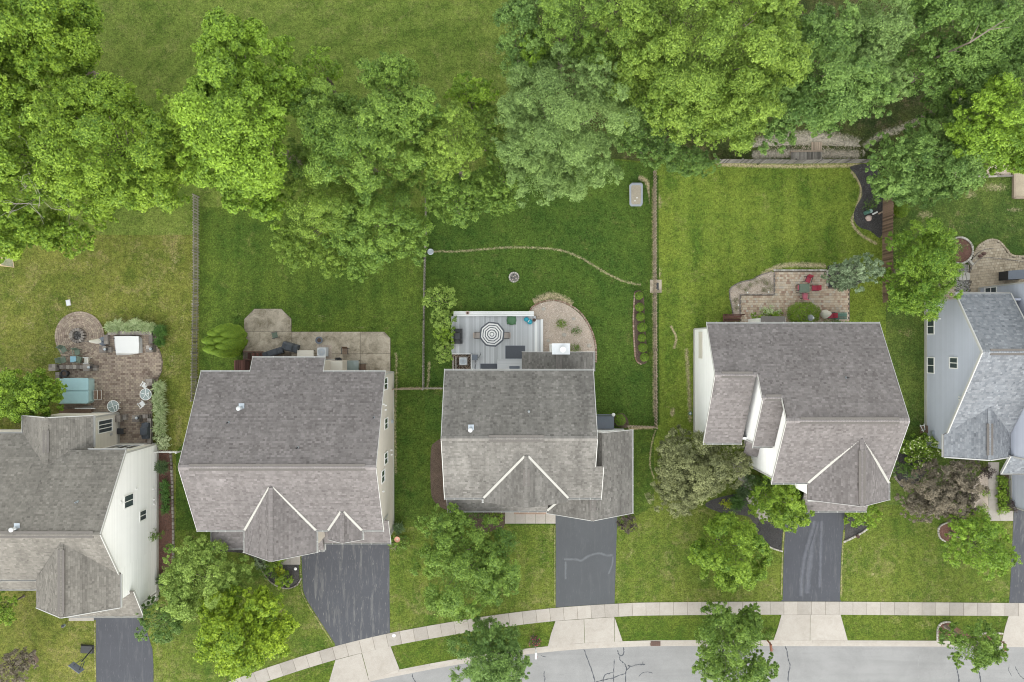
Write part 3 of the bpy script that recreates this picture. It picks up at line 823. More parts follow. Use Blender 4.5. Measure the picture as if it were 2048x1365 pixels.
stain_of(3, [(1643, 1040), (1642, 1075), (1641, 1120), (1639, 1180)], 5.0)
stain_of(3, [(1630, 1040), (1622, 1070), (1610, 1110), (1603, 1160), (1602, 1195)], 6.0)
# ------------------------------------------------------------------ house kit
def plane_frame(poly):
    n = Vector((0, 0, 0))
    for i in range(1, len(poly) - 1): n += (poly[i] - poly[0]).cross(poly[i + 1] - poly[0])
    n.normalize()
    if n.z < 0: n = -n; poly = poly[::-1]
    e = Vector((0, 0, 1)).cross(n).normalized()     # along the courses
    up = n.cross(e).normalized()                    # up the slope
    if up.z < 0: up = -up; e = -e
    return poly, n, e, up

def shingle_plane(mb, poly, expo=0.165, tab=0.24, seed=0):
    """courses of tabs, each a thin wedge with a butt edge, clipped to the roof plane"""
    rr = random.Random(seed)
    poly, n, e, up = plane_frame(poly)
    o = poly[0]
    P = [((p - o).dot(e), (p - o).dot(up)) for p in poly]
    area = sum(P[i][0] * P[(i + 1) % len(P)][1] - P[(i + 1) % len(P)][0] * P[i][1] for i in range(len(P)))
    if area < 0: P = P[::-1]
    a0, a1 = min(p[0] for p in P), max(p[0] for p in P)
    b0, b1 = min(p[1] for p in P), max(p[1] for p in P)
    def inn(q):
        for i in range(len(P)):
            ax, ay = P[i]; bx, by = P[(i + 1) % len(P)]
            if (bx - ax) * (q[1] - ay) - (by - ay) * (q[0] - ax) < -1e-9: return False
        return True
    row = 0; y = b0
    while y < b1 - 1e-4:
        x = a0 - rr.uniform(0, tab)
        y2 = y + expo
        rowt = rr.uniform(-0.16, 0.16)
        while x < a1:
            x2 = x + tab * rr.choice((0.6, 0.8, 1.0, 1.0, 1.25))
            q = [(x, y), (x2, y), (x2, y2), (x, y2)]
            if not all(inn(k) for k in q): q = clip_convex(q, P)
            if len(q) >= 3:
                h = rr.choice((0.016, 0.022, 0.030))
                tone = max(-1, min(1, rr.gauss(0, 0.27) + rowt - (0.25 if h < 0.017 else 0)))
                pts = [o + e * k[0] + up * k[1] + n * (0.004 + (h - 0.004) * (1 - (k[1] - y) / expo)) for k in q]
                mb.face(pts, tone)
                lo = [k for k in q if abs(k[1] - y) < 1e-6]
                if len(lo) == 2:
                    p0 = o + e * lo[0][0] + up * y; p1 = o + e * lo[1][0] + up * y
                    if lo[0][0] > lo[1][0]: p0, p1 = p1, p0
                    mb.face([p0, p1, p1 + n * h, p0 + n * h], -0.9)
            x = x2
        y = y2; row += 1

def clap_wall(mb, poly, outn, expo=0.125):
    """lap siding: every course leans out at its lower edge"""
    o = poly[0]; outn = Vector(outn).normalized()
    e = Vector((0, 0, 1)).cross(outn).normalized()
    P = [((p - o).dot(e), p.z) for p in poly]
    area = sum(P[i][0] * P[(i + 1) % len(P)][1] - P[(i + 1) % len(P)][0] * P[i][1] for i in range(len(P)))
    if area < 0: P = P[::-1]
    a0, a1 = min(p[0] for p in P) - 1, max(p[0] for p in P) + 1
    z = min(p[1] for p in P); z1 = max(p[1] for p in P)
    base = Vector((o.x, o.y, 0))
    while z < z1 - 1e-3:
        q = clip_convex([(a0, z), (a1, z), (a1, z + expo), (a0, z + expo)], P)
        if len(q) >= 3:
            f = lambda k, d: base + e * k[0] + Vector((0, 0, k[1])) + outn * d
            mb.face([f(k, 0.003 + 0.013 * (1 - (k[1] - z) / expo)) for k in q], rnd.uniform(-0.15, 0.15))
            lo = sorted([k for k in q if abs(k[1] - z) < 1e-6])
            if len(lo) == 2: mb.face([f(lo[0], 0), f(lo[1], 0), f(lo[1], 0.016), f(lo[0], 0.016)], -0.6)
        z += expo

class House:
    def __init__(s, label, loc, shingle, siding, seed):
        s.root = empty('house', label, 'house', loc)
        s.sh, s.sd, s.seed = shingle, siding, seed
        s.deck, s.tabs, s.n = MB(), MB(), 0
        s.extra = []
        s.roof_o = None
    def roof(s, *planes):
        for pl in planes:
            poly = [U(*p) for p in pl]
            poly, n, e, up = plane_frame(poly)
            s.n += 1
            shingle_plane(s.tabs, poly, seed=s.seed * 100 + s.n)
            k = len(poly)
            s.deck.face(poly); s.deck.face([p - Vector((0, 0, 0.16)) for p in poly][::-1])
            for i in range(k):
                a, c = poly[i], poly[(i + 1) % k]
                s.deck.face([a, a - Vector((0, 0, 0.16)), c - Vector((0, 0, 0.16)), c])
    def finish_roof(s):
        s.roof_o = mk('roof', s.deck, MAT['roof_deck'], s.root)
        mk('shingles', s.tabs, MAT[s.sh], s.roof_o, kind='stuff')
    def ridge(s, p, q, tone=0.35, w=0.34):
        """cap shingles along a ridge, each lapping the next"""
        p, q = U(*p), U(*q); d = (q - p); l = d.length; d.normalize()
        a = d.cross(Vector((0, 0, 1))).normalized()
        b = MB(); k = 0.0
        while k < l - 0.02:
            k2 = min(l, k + 0.21)
            for sgn in (-1, 1):
                p0, p1 = p + d * k, p + d * k2
                t = tone + rnd.uniform(-0.35, 0.35)
                lift0, lift1 = Vector((0, 0, 0.055)), Vector((0, 0, 0.035))
                side = a * sgn * w / 2 - Vector((0, 0, w * 0.24))
                b.face([p0 + lift0, p1 + lift1, p1 + lift1 + side, p0 + lift0 + side][::(1 if sgn > 0 else -1)], t)
                b.face([p0 + lift0 + side, p1 + lift1 + side, p1 + side, p0 + side], -1)
            b.face([p + d * k + Vector((0, 0, 0.055)), p + d * k + a * w / 2 - Vector((0, 0, w * .24 - .055)), p + d * k - Vector((0, 0, .05)), p + d * k - a * w / 2 - Vector((0, 0, w * .24 - .055))], -1)
            k = k2
        mk('ridge_cap', b, MAT[s.sh], s.roof_o)
    def vent(s, p, q, w=0.42, h=0.075):
        """low ridge vent box under the caps"""
        p, q = U(*p), U(*q)
        b = MB(); b.beam(p + Vector((0, 0, -0.02)), q + Vector((0, 0, -0.02)), 0.53, 0.06, tone=-0.8)
        mk('ridge_vent', b, MAT['roof_deck'], s.roof_o)
    def valley(s, p, q, w=0.19):
        p, q = U(*p), U(*q)
        b = MB(); b.beam(p + Vector((0, 0, .045)), q + Vector((0, 0, .045)), w, 0.03)
        mk('valley_flashing', b, MAT['flashing'], s.roof_o)
    def gutter(s, p, q, hangers=True):
        """open trough with hangers, just outside and below the roof edge"""
        p, q = U(*p), U(*q)
        d = (q - p).normalized(); a = d.cross(Vector((0, 0, 1))).normalized()
        ctr = WORLD_LOC[s.root.name]
        if a.dot(((p + q) / 2) - Vector((ctr.x, ctr.y, p.z))) < 0: a = -a
        b = MB(); z = Vector((0, 0, 1))
        b.beam(p + a * 0.08 - z * 0.13, q + a * 0.08 - z * 0.13, 0.105, 0.012)
        b.beam(p + a * 0.135 - z * 0.065, q + a * 0.135 - z * 0.065, 0.022, 0.12)
        b.beam(p + a * 0.022 - z * 0.085, q + a * 0.022 - z * 0.085, 0.02, 0.14)
        g = mk('gutter', b, MAT['trim_white'], s.root)
        if hangers:
            L = (q - p).length; n = max(2, int(L / 0.78)); hb = MB()
            for i in range(n + 1):
                c = p + d * (L * i / n)
                hb.beam(c + a * -0.01 - z * 0.005, c + a * 0.17 - z * 0.012, 0.045, 0.02)
            mk('hanger', hb, MAT['trim_white'], g, kind='stuff')
    def rake(s, p, q, w=0.035, h=0.17):
        p, q = U(*p), U(*q); z = Vector((0, 0, 1))
        b = MB(); b.beam(p - z * 0.055, q - z * 0.055, w, h)
        mk('rake_board', b, MAT['trim_white'], s.root)
    def wall(s, pts, outn, mat=None, found=0.35, corner=None):
        """vertical wall outline from the ground to the roof, with its foundation strip"""
        poly = [U(*p) for p in pts]
        z0 = min(p.z for p in poly)
        outn = Vector(outn)
        body = MB()
        k = len(poly); back = outn * -0.18
        body.face(poly); body.face([p + back for p in poly][::-1])
        for i in range(k): body.face([poly[i], poly[i] + back, poly[(i + 1) % k] + back, poly[(i + 1) % k]])
        wo = mk('wall', body, MAT[mat or s.sd], s.root)
        sd = MB(); up = [Vector((p.x, p.y, max(p.z, found))) if z0 < 0.01 else p for p in poly]
        clap_wall(sd, up, outn)
        mk('siding', sd, MAT[mat or s.sd], wo, kind='stuff')
        if z0 < 0.01 and found:
            f = MB(); ends = sorted([p for p in poly if p.z < 0.01], key=lambda p: (p.x, p.y))
            a, c = ends[0], ends[-1]
            f.beam(a + outn * 0.03 + Vector((0, 0, found / 2)), c + outn * 0.03 + Vector((0, 0, found / 2)), 0.09, found)
            mk('foundation', f, MAT['foundation'], wo)
        return wo
    def corner(s, u, v, z0, z1):
        b = MB(); c = U(u, v, z0); b.box((c.x, c.y, z0), (0.13, 0.13, z1 - z0))
        mk('corner_board', b, MAT['trim_white'], s.root)
    def window(s, u, v, z, outn, w, h, split='v', mat='frame_white'):
        """frame, two sashes with their panes, sill; centre at (u, v, z) on the wall face"""
        c = U(u, v, z); o = Vector(outn).normalized(); e = Vector((0, 0, 1)).cross(o).normalized(); up = Vector((0, 0, 1))
        def bar(mb, x0, x1, y0, y1, d0, d1):
            P = []
            for d in (d0, d1):
                for x, y in ((x0, y0), (x1, y0), (x1, y1), (x0, y1)): P.append(c + e * x + up * y + o * d)
            mb.hull8(P)
        f = MB(); t = 0.085
        bar(f, -w/2 - t, w/2 + t, h/2, h/2 + t, 0, .06); bar(f, -w/2 - t, w/2 + t, -h/2 - t, -h/2, 0, .075)
        bar(f, -w/2 - t, -w/2, -h/2, h/2, 0, .06); bar(f, w/2, w/2 + t, -h/2, h/2, 0, .06)
        if split == 'v': bar(f, -.035, .035, -h/2, h/2, 0, .05)
        elif split == 'h': bar(f, -w/2, w/2, -.035, .035, 0, .05)
        elif split == 'three':
            bar(f, -w/6 - .035, -w/6 + .035, -h/2, h/2, 0, .05); bar(f, w/6 - .035, w/6 + .035, -h/2, h/2, 0, .05)
        fo = mk('window', f, MAT[mat], s.root)
        halves = {'v': [(-w/2, -.035, -h/2, h/2), (.035, w/2, -h/2, h/2)], 'h': [(-w/2, w/2, -h/2, -.035), (-w/2, w/2, .035, h/2)],
                  'three': [(-w/2, -w/6 - .035, -h/2, h/2), (-w/6 + .035, w/6 - .035, -h/2, h/2), (w/6 + .035, w/2, -h/2, h/2)]}.get(split, [(-w/2, w/2, -h/2, h/2)])
        for x0, x1, y0, y1 in halves:
            g = MB(); bar(g, x0, x1, y0, y1, 0.018, 0.03); mk('pane', g, MAT['glass'], fo)
    def roof_z(s, pl, u, v):
        a, b_, c = [U(*p) for p in pl[:3]]
        n = (b_ - a).cross(c - a); p = U(u, v, 0)
        return a.z - (n.x * (p.x - a.x) + n.y * (p.y - a.y)) / n.z
    def pipe(s, u, v, z, mat='metal_dark', r=0.05, h=0.45, cap=False, flash='metal_grey'):
        c = U(u, v, z); b = MB()
        b.lathe((c.x, c.y, z - 0.1), [(r, 0), (r, h + .1), (r * .7, h + .1), (r * .7, h * .7)], 10)
        if cap: b.lathe((c.x, c.y, z + h), [(r * 1.5, 0.0), (r * 1.55, 0.05), (r * 0.9, 0.12), (0.0001, 0.14)], 12)
        p = mk('vent_pipe', b, MAT[mat], s.root)
        f = MB(); f.lathe((c.x, c.y, z - 0.05), [(r * 2.0, 0), (r * 1.5, 0.14), (r * 1.02, 0.2)], 12)
        mk('pipe_boot', f, MAT[flash], p)
    def flue(s, u, v, z):
        """round metal flue with its square flashing"""
        c = U(u, v, z)
        b = MB(); b.lathe((c.x, c.y, z - .2), [(.10, 0), (.10, .75), (.17, .76), (.18, .86), (.10, .93), (.0001, .95)], 16)
        p = mk('flue', b, MAT['metal_white'], s.root)
        f = MB(); f.box((c.x + .02, c.y + .12, z + .015), (.46, .5, .03)); f.lathe((c.x, c.y, z - .1), [(.2, 0), (.13, .35)], 14)
        mk('flue_flashing', f, MAT['metal_grey'], p)
    def spot(s, u, v, z, outn, r=0.07, mat='plastic_white', name='vent_hood'):
        c = U(u, v, z); o = Vector(outn); b = MB()
        b.beam(c, c + o * 0.13, r * 2, r * 2.2); b.beam(c + o * 0.13, c + o * 0.17, r * 1.5, r * 1.2)
        mk(name, b, MAT[mat], s.root)
    def downspout(s, u, v, z0, z1):
        c = U(u, v, 0); b = MB(); b.box((c.x, c.y, z0), (.09, .07, z1 - z0)); b.box((c.x, c.y - .12, z0), (.09, .3, .07))
        mk('downspout', b, MAT['trim_white'], s.root)

EAST, WEST, NORTH, SOUTH = (1, 0, 0), (-1, 0, 0), (0, 1, 0), (0, -1, 0)

# ================= house 2: beige, long ridge, two front gables
H = House('beige-sided two-storey house with purplish-brown roof behind the wide flaring driveway', U(-394, 200), 'shingle_brown', 'siding_beige', 2)
L, R = -560, -228
rear = [(L, 56, 6.2), (R, 56, 6.2), (R, 212, 10), (L, 212, 10)]
H.roof(rear, [(-472, 31, 5.59), (-340, 31, 5.59), (-340, 56, 6.2), (-472, 56, 6.2)],
       [(L, 336, 6.9), (R, 336, 6.9), (R, 212, 10), (L, 212, 10)],
       [(-411.5, 243, 9.18), (-411.5, 376, 9.18), (-475, 376, 6.9), (-475, 336, 6.9)],
       [(-411.5, 243, 9.18), (-411.5, 376, 9.18), (-348, 376, 6.9), (-348, 336, 6.9)],
       [(-296.5, 295, 7.92), (-296.5, 353, 7.92), (-326.5, 353, 6.9), (-326.5, 336, 6.9)],
       [(-296.5, 295, 7.92), (-296.5, 353, 7.92), (-266.5, 353, 6.9), (-266.5, 336, 6.9)],
       [(-570, 394, 3.1), (-489, 394, 3.1), (-489, 330, 4.5), (-532, 330, 4.5)],
       [(-570, 394, 3.1), (-570, 330, 3.1), (-532, 330, 4.5)],
       [(-489, 340, 4.4), (-430, 340, 4.4), (-430, 408, 3.1), (-489, 408, 3.1)],
       [(-360, 334, 4.3), (-230, 334, 4.3), (-230, 383, 3.1), (-360, 383, 3.1)],
       [(-374, 350, 4.1), (-357, 350, 4.1), (-357, 397, 3.1), (-374, 397, 3.1)])
H.finish_roof()
H.vent((L + 18, 212, 10), (R - 18, 212, 10), 0.5, 0.05); H.ridge((L, 212, 10), (R, 212, 10), 0.9, 0.40)
H.ridge((-411.5, 250, 9.18), (-411.5, 376, 9.18), 0.2); H.ridge((-296.5, 300, 7.92), (-296.5, 353, 7.92), 0.2)
H.valley((-414, 250, 9.05), (-475, 336, 6.93)); H.valley((-409, 250, 9.05), (-348, 336, 6.93))
H.valley((-299, 298, 7.85), (-326.5, 336, 6.93)); H.valley((-294, 298, 7.85), (-266.5, 336, 6.93))
for p, q in [((L, 56, 6.2), (-472, 56, 6.2)), ((-472, 31, 5.59), (-340, 31, 5.59)), ((-340, 56, 6.2), (R, 56, 6.2)), ((L, 336, 6.9), (-475, 336, 6.9)),
             ((-475, 336, 6.9), (-475, 376, 6.9)), ((-348, 336, 6.9), (-326.5, 336, 6.9)), ((-266.5, 336, 6.9), (R, 336, 6.9)),
             ((-348, 336, 6.9), (-348, 376, 6.9)), ((-266.5, 336, 6.9), (-266.5, 353, 6.9)), ((-326.5, 336, 6.9), (-326.5, 353, 6.9)),
             ((-570, 394, 3.1), (-489, 394, 3.1)), ((-570, 330, 3.1), (-570, 394, 3.1)), ((-489, 394, 3.1), (-489, 408, 3.1)), ((-360, 383, 3.1), (-230, 383, 3.1)),
             ((-374, 397, 3.1), (-357, 397, 3.1)), ((-357, 360, 3.1), (-357, 397, 3.1))]:
    H.gutter(p, q)
for p, q in [((L, 56, 6.2), (L, 212, 10)), ((L, 212, 10), (L, 336, 6.9)), ((R, 56, 6.2), (R, 212, 10)), ((R, 212, 10), (R, 336, 6.9)), ((-472, 31, 5.59), (-472, 56, 6.2)), ((-340, 31, 5.59), (-340, 56, 6.2)),
             ((-411.5, 376, 9.18), (-348, 376, 6.9)), ((-411.5, 376, 9.18), (-475, 376, 6.9)), ((-230, 334, 4.3), (-230, 383, 3.1)), ((-296.5, 353, 7.92), (-266.5, 353, 6.9)), ((-296.5, 353, 7.92), (-326.5, 353, 6.9))]:
    H.rake(p, q)
ue = -237
H.wall([(ue, 62, 0), (ue, 62, 6.15), (ue, 212, 9.85), (ue, 330, 6.9), (ue, 330, 0)], EAST)
H.wall([(ue, 330, 0), (ue, 330, 4.2), (ue, 378, 3.05), (ue, 378, 0)], EAST)
H.wall([(-551, 62, 0), (-551, 62, 6.15), (-551, 212, 9.85), (-551, 330, 6.9), (-551, 330, 0)], WEST)
H.wall([(-551, 62, 0), (-551, 62, 6.2), (ue, 62, 6.2), (ue, 62, 0)], NORTH)
H.wall([(-463, 38, 0), (-463, 38, 5.6), (-349, 38, 5.6), (-349, 38, 0)], NORTH)
H.wall([(-463, 38, 0), (-463, 38, 5.6), (-463, 62, 6.1), (-463, 62, 0)], WEST)
H.wall([(-349, 38, 0), (-349, 38, 5.6), (-349, 62, 6.1), (-349, 62, 0)], EAST)
H.wall([(-551, 330, 0), (-551, 330, 6.9), (ue, 330, 6.9), (ue, 330, 0)], SOUTH)
H.wall([(-470, 369, 0), (-470, 369, 6.8), (-411.5, 369, 9.1), (-353, 369, 6.8), (-353, 369, 0)], SOUTH)
H.wall([(-470, 330, 0), (-470, 330, 6.8), (-470, 369, 6.8), (-470, 369, 0)], WEST)
H.wall([(-353, 330, 0), (-353, 330, 6.8), (-353, 369, 6.8), (-353, 369, 0)], EAST)
H.wall([(-320, 346, 4), (-320, 346, 6.8), (-296.5, 346, 7.8), (-272, 346, 6.8), (-272, 346, 4)], SOUTH)
H.wall([(-353, 376, 0), (-353, 376, 3.1), (ue, 376, 3.1), (ue, 376, 0)], SOUTH)
H.wall([(-560, 386, 0), (-560, 386, 3.1), (-470, 386, 3.1), (-470, 386, 0)], SOUTH)
H.corner(ue, 62, 0, 6.1); H.corner(ue, 330, 3, 6.8); H.corner(ue, 377, 0, 3.0)
H.window(ue, 80, 3.9, EAST, 0.95, 1.5); H.window(ue, 155, 3.7, EAST, 0.85, 1.3); H.window(ue, 220, 3.75, EAST, 0.9, 1.3); H.window(ue, 248, 5.1, EAST, 0.95, 1.25)
for v, z in ((120, 4.3), (128, 4.3), (213, 1.5), (222, 1.4), (275, 5.3), (116, 5.2)): H.spot(ue, v, z, EAST)
H.spot(ue, 158, 1.0, EAST, 0.16, 'metal_grey', 'electric_meter')
rz = lambda u, v: H.roof_z(rear, u, v)
H.flue(-474, 117, rz(-474, 117)); H.pipe(-491, 141, rz(-491, 141)); H.pipe(-240, 133, rz(-240, 133)); H.pipe(-364, 181, rz(-364, 181)); 
H.downspout(-236, 372, 0.05, 3.0)
# chimney chase at the back corner
ch = MB(); c = U(-338, 48, 0); ch.box((c.x, c.y, 0), (1.15, 0.9, 2.5)); mk('chimney_chase', ch, MAT['siding_beige'], H.root)
ch = MB(); ch.box((c.x, c.y, 2.5), (1.2, 0.95, 0.06)); mk('chase_cover', ch, MAT['siding_cream'], H.root)

# ================= house 3: middle house
H = House('middle house with weathered grey-brown roof, front cross gable and attached garage', U(13, 170), 'shingle_old', 'siding_white', 3)
L, R = -121.6, 146.7
rear = [(L, 53.5, 6.2), (R, 53.5, 6.2), (R, 167, 8.87), (L, 167, 8.87)]
H.roof(rear, [(L, 282, 6.2), (R, 282, 6.2), (R, 167, 8.87), (L, 167, 8.87)],
       [(R, 220, 7.64), (161, 220, 7.64), (161, 282, 6.2), (R, 282, 6.2)],
       [(25, 195, 8.2), (25, 290, 8.2), (-51, 290, 6.2), (-51, 282, 6.2)], [(25, 195, 8.2), (25, 290, 8.2), (101, 290, 6.2), (101, 282, 6.2)],
       [(-122.6, 284, 4.2), (68, 284, 4.2), (68, 322.5, 3.1), (-122.6, 322.5, 3.1)],
       [(147, 169, 5.5), (147, 328, 5.5), (228, 328, 3.0), (228, 169, 3.0)], [(147, 284, 5.5), (147, 328, 5.5), (66, 328, 3.0), (66, 284, 3.0)],
       [(87, 20.5, 4.6), (87, 58, 4.6), (19, 58, 3.0), (19, 20.5, 3.0)], [(87, 20.5, 4.6), (87, 58, 4.6), (155, 58, 3.0), (155, 20.5, 3.0)],
       [(147, 165, 5.56), (147, 225, 5.56), (161, 225, 6.6), (161, 165, 6.6)])
H.finish_roof()
H.vent((-40, 167, 8.87), (55, 167, 8.87), 0.5, 0.05); H.ridge((L, 167, 8.87), (R, 167, 8.87), 0.55, 0.40)
H.vent((25, 222, 8.2), (25, 252, 8.2), 0.48, 0.05); H.ridge((25, 200, 8.2), (25, 290, 8.2), 0.35)
H.vent((147, 290, 5.5), (147, 310, 5.5), 0.48, 0.05); H.ridge((147, 286, 5.5), (147, 328, 5.5), 0.35); H.vent((87, 24, 4.6), (87, 57, 4.6), 0.48, 0.05); H.ridge((87, 20.5, 4.6), (87, 57, 4.6), 0.4)
H.valley((22, 200, 8.12), (-51, 282, 6.23)); H.valley((28, 200, 8.12), (101, 282, 6.23)); H.valley((67, 322, 3.12), (92, 296, 3.84))
for p, q in [((L, 53.5, 6.2), (R, 53.5, 6.2)), ((L, 282, 6.2), (-51, 282, 6.2)), ((101, 282, 6.2), (161, 282, 6.2)), ((-51, 282, 6.2), (-51, 291, 6.2)),
             ((-122.6, 322.5, 3.1), (66, 322.5, 3.1)), ((228, 169, 3.0), (228, 328, 3.0)), ((19, 20.5, 3.0), (19, 57, 3.0)), ((155, 20.5, 3.0), (155, 57, 3.0))]:
    H.gutter(p, q)
for p, q in [((L, 53.5, 6.2), (L, 167, 8.87)), ((L, 167, 8.87), (L, 282, 6.2)), ((R, 53.5, 6.2), (R, 167, 8.87)), ((R, 167, 8.87), (R, 220, 7.64)), ((161, 220, 7.64), (161, 282, 6.2)),
             ((-122.6, 284, 4.2), (-122.6, 322.5, 3.1)), ((147, 328, 5.5), (228, 328, 3.0)), ((147, 328, 5.5), (66, 328, 3.0)), ((147, 169, 5.5), (228, 169, 3.0)), ((87, 20.5, 4.6), (19, 20.5, 3.0)), ((87, 20.5, 4.6), (155, 20.5, 3.0))]:
    H.rake(p, q, 0.05, 0.16)
H.wall([(-114, 60, 0), (-114, 60, 6.2), (-114, 167, 8.7), (-114, 276, 6.2), (-114, 276, 0)], WEST)
H.wall([(140, 60, 0), (140, 60, 6.2), (140, 167, 8.7), (140, 276, 6.2), (140, 276, 0)], EAST)
H.wall([(-114, 60, 0), (-114, 60, 6.2), (140, 60, 6.2), (140, 60, 0)], NORTH)
H.wall([(-114, 276, 0), (-114, 276, 6.2), (140, 276, 6.2), (140, 276, 0)], SOUTH)
H.wall([(-46, 283, 4), (-46, 283, 6.2), (25, 283, 8.1), (96, 283, 6.2), (96, 283, 4)], SOUTH)
H.wall([(222, 176, 0), (222, 176, 3.1), (222, 320, 3.1), (222, 320, 0)], EAST)
H.wall([(150, 176, 0), (150, 176, 5.3), (222, 176, 3.1), (222, 176, 0)], NORTH)
H.wall([(72, 320, 0), (72, 320, 3.1), (147, 320, 5.4), (222, 320, 3.1), (222, 320, 0)], SOUTH)
H.wall([(25, 28, 0), (25, 28, 3.1), (87, 28, 4.5), (149, 28, 3.1), (149, 28, 0)], NORTH)
H.wall([(25, 28, 0), (25, 28, 3.1), (25, 60, 3.1), (25, 60, 0)], WEST)
H.wall([(149, 28, 0), (149, 28, 3.1), (149, 60, 3.1), (149, 60, 0)], EAST)
rz = lambda u, v: H.roof_z(rear, u, v)
H.flue(-71, 152, rz(-71, 152)); H.pipe(29.5, 123, rz(29.5, 123), 'metal_white', 0.06); H.pipe(-121, 62, 5.0, 'metal_white', 0.07, 0.2)
# chimney chase of the sunroom with its metal cover
ch = MB(); c = U(90, 14.5, 0); ch.box((c.x, c.y, 0), (1.46, 0.86, 5.0)); mk('chimney_chase', ch, MAT['siding_white'], H.root)
ch = MB(); ch.box((c.x, c.y, 5.0), (1.56, 0.96, 0.05)); cc = mk('chase_cover', ch, MAT['metal_white'], H.root)
ch = MB(); ch.lathe((c.x + 0.15, c.y - .05, 5.05), [(.16, 0), (.16, .22), (.25, .23), (.25, .30), (.05, .36), (.0001, .37)], 18); mk('chimney_cap', ch, MAT['plastic_white'], cc)
# porch: doorstep strip
ch = MB(); ch.slab(GP([(1028, 1019), (1094, 1019), (1094, 1028), (1028, 1028)]), 0.03, 0.17); mk('brick_step', ch, MAT['edgebrick'], H.root)

# ================= house 4: stepped roofs, white walls on the west
H = House('white-walled house with three stepped roof sections behind the round street trees', U(505, 110), 'shingle_brown', 'siding_white', 4)
sl = 0.02566
z1, z2, z3 = 8.49, 9.46, 10.4
H.roof([(350.5, -31, 6.2), (424, -31, 6.2), (424, 58.3, z1), (350.5, 58.3, z1)],
       [(424, -31, 6.2), (459, -31, 6.2), (459, 96.2, z2), (424, 96.2, z2)],
       [(459, -31, 6.2), (662, -31, 6.2), (662, 132.7, z3), (459, 132.7, z3)],
       [(350.5, 186.7, 5.19), (421, 186.7, 5.19), (421, 58.3, z1), (350.5, 58.3, z1)],
       [(426, 186.4, 7.14), (464, 186.4, 7.14), (464, 96.2, z2), (426, 96.2, z2)],
       [(457, 249.5, 7.4), (662, 249.5, 7.4), (662, 132.7, z3), (457, 132.7, z3)],
       [(592, 160, 9.6), (592, 280, 9.6), (521, 280, 7.4), (521, 249.5, 7.4)], [(592, 160, 9.6), (592, 280, 9.6), (663, 280, 7.4), (663, 249.5, 7.4)],
       [(546, 272, 4.5), (673, 272, 4.5), (673, 322.5, 3.1), (546, 322.5, 3.1)],
       [(437, 184, 4.3), (473, 184, 4.3), (473, 217, 3.4), (437, 217, 3.4)])
H.finish_roof()
H.vent((362, 58.3, z1), (416, 58.3, z1), .5, .05); H.ridge((350.5, 58.3, z1), (424, 58.3, z1), .7, .4); H.vent((430, 96.2, z2), (457, 96.2, z2), .5, .05); H.ridge((424, 96.2, z2), (462, 96.2, z2), .7, .4)
H.vent((480, 132.7, z3), (645, 132.7, z3), .5, .06); H.ridge((457, 132.7, z3), (662, 132.7, z3), .8, .40); H.vent((592, 185, 9.6), (592, 276, 9.6), .46, .05); H.ridge((592, 166, 9.6), (592, 280, 9.6), .2)
H.valley((589, 165, 9.5), (521, 249.5, 7.43)); H.valley((595, 165, 9.5), (663, 249.5, 7.43))
for p, q in [((350.5, -31, 6.2), (662, -31, 6.2)), ((350.5, 186.7, 5.19), (421, 186.7, 5.19)), ((426, 186.4, 7.14), (462, 186.4, 7.14)), ((457, 249.5, 7.4), (521, 249.5, 7.4)),
             ((521, 249.5, 7.4), (521, 280, 7.4)), ((663, 249.5, 7.4), (663, 280, 7.4)), ((546, 322.5, 3.1), (673, 322.5, 3.1)), ((437, 217, 3.4), (473, 217, 3.4))]:
    H.gutter(p, q)
for p, q in [((350.5, -31, 6.2), (350.5, 58.3, z1)), ((350.5, 58.3, z1), (350.5, 186.7, 5.19)), ((424, 58.3, z1), (424, 96.2, z2)), ((426, 96.2, z2), (426, 186.4, 7.14)),
             ((457, 96.2, z2), (457, 132.7, z3)), ((457, 132.7, z3), (457, 249.5, 7.4)), ((662, -31, 6.2), (662, 132.7, z3)), ((662, 132.7, z3), (662, 249.5, 7.4)),
             ((592, 280, 9.6), (521, 280, 7.4)), ((592, 280, 9.6), (663, 280, 7.4))]:
    H.rake(p, q)
# eave returns on the front gable
for u0, u1 in ((521, 540), (560, 590)):
    b = MB(); b.beam(U(u0, 281, 7.35 if u0 < 550 else 7.2), U(u1, 281, 7.35 if u0 < 550 else 7.2), 0.14, 0.14); mk('eave_return', b, MAT['trim_white'], H.root)
zf1 = lambda v: z1 - (v - 58.3) * (z1 - 5.19) / (186.7 - 58.3)
H.wall([(364, -24, 0), (364, -24, 6.3), (364, 58.3, z1 - .05), (364, 180, zf1(180) - .05), (364, 180, 0)], WEST)
H.wall([(430, 40, 0), (430, 40, 7.9), (430, 96.2, z2 - .05), (430, 181, 7.2), (430, 181, 0)], WEST)
H.wall([(465, 80, 0), (465, 80, 8.9), (465, 132.7, z3 - .05), (465, 244, 7.5), (465, 244, 0)], WEST)
H.wall([(655, -24, 0), (655, -24, 6.3), (655, 132.7, z3 - .05), (655, 244, 7.5), (655, 244, 0)], EAST)
H.wall([(364, -24, 0), (364, -24, 6.3), (655, -24, 6.3), (655, -24, 0)], NORTH)
H.wall([(364, 180, 0), (364, 180, 5.3), (430, 180, 5.3), (430, 180, 0)], SOUTH)
H.wall([(430, 181, 0), (430, 181, 7.2), (465, 181, 7.2), (465, 181, 0)], SOUTH)
H.wall([(465, 244, 0), (465, 244, 7.5), (655, 244, 7.5), (655, 244, 0)], SOUTH)
H.wall([(527, 273, 3), (527, 273, 7.4), (592, 273, 9.5), (657, 273, 7.4), (657, 273, 3)], SOUTH)
H.wall([(527, 244, 0), (527, 244, 7.4), (527, 273, 7.4), (527, 273, 0)], WEST)
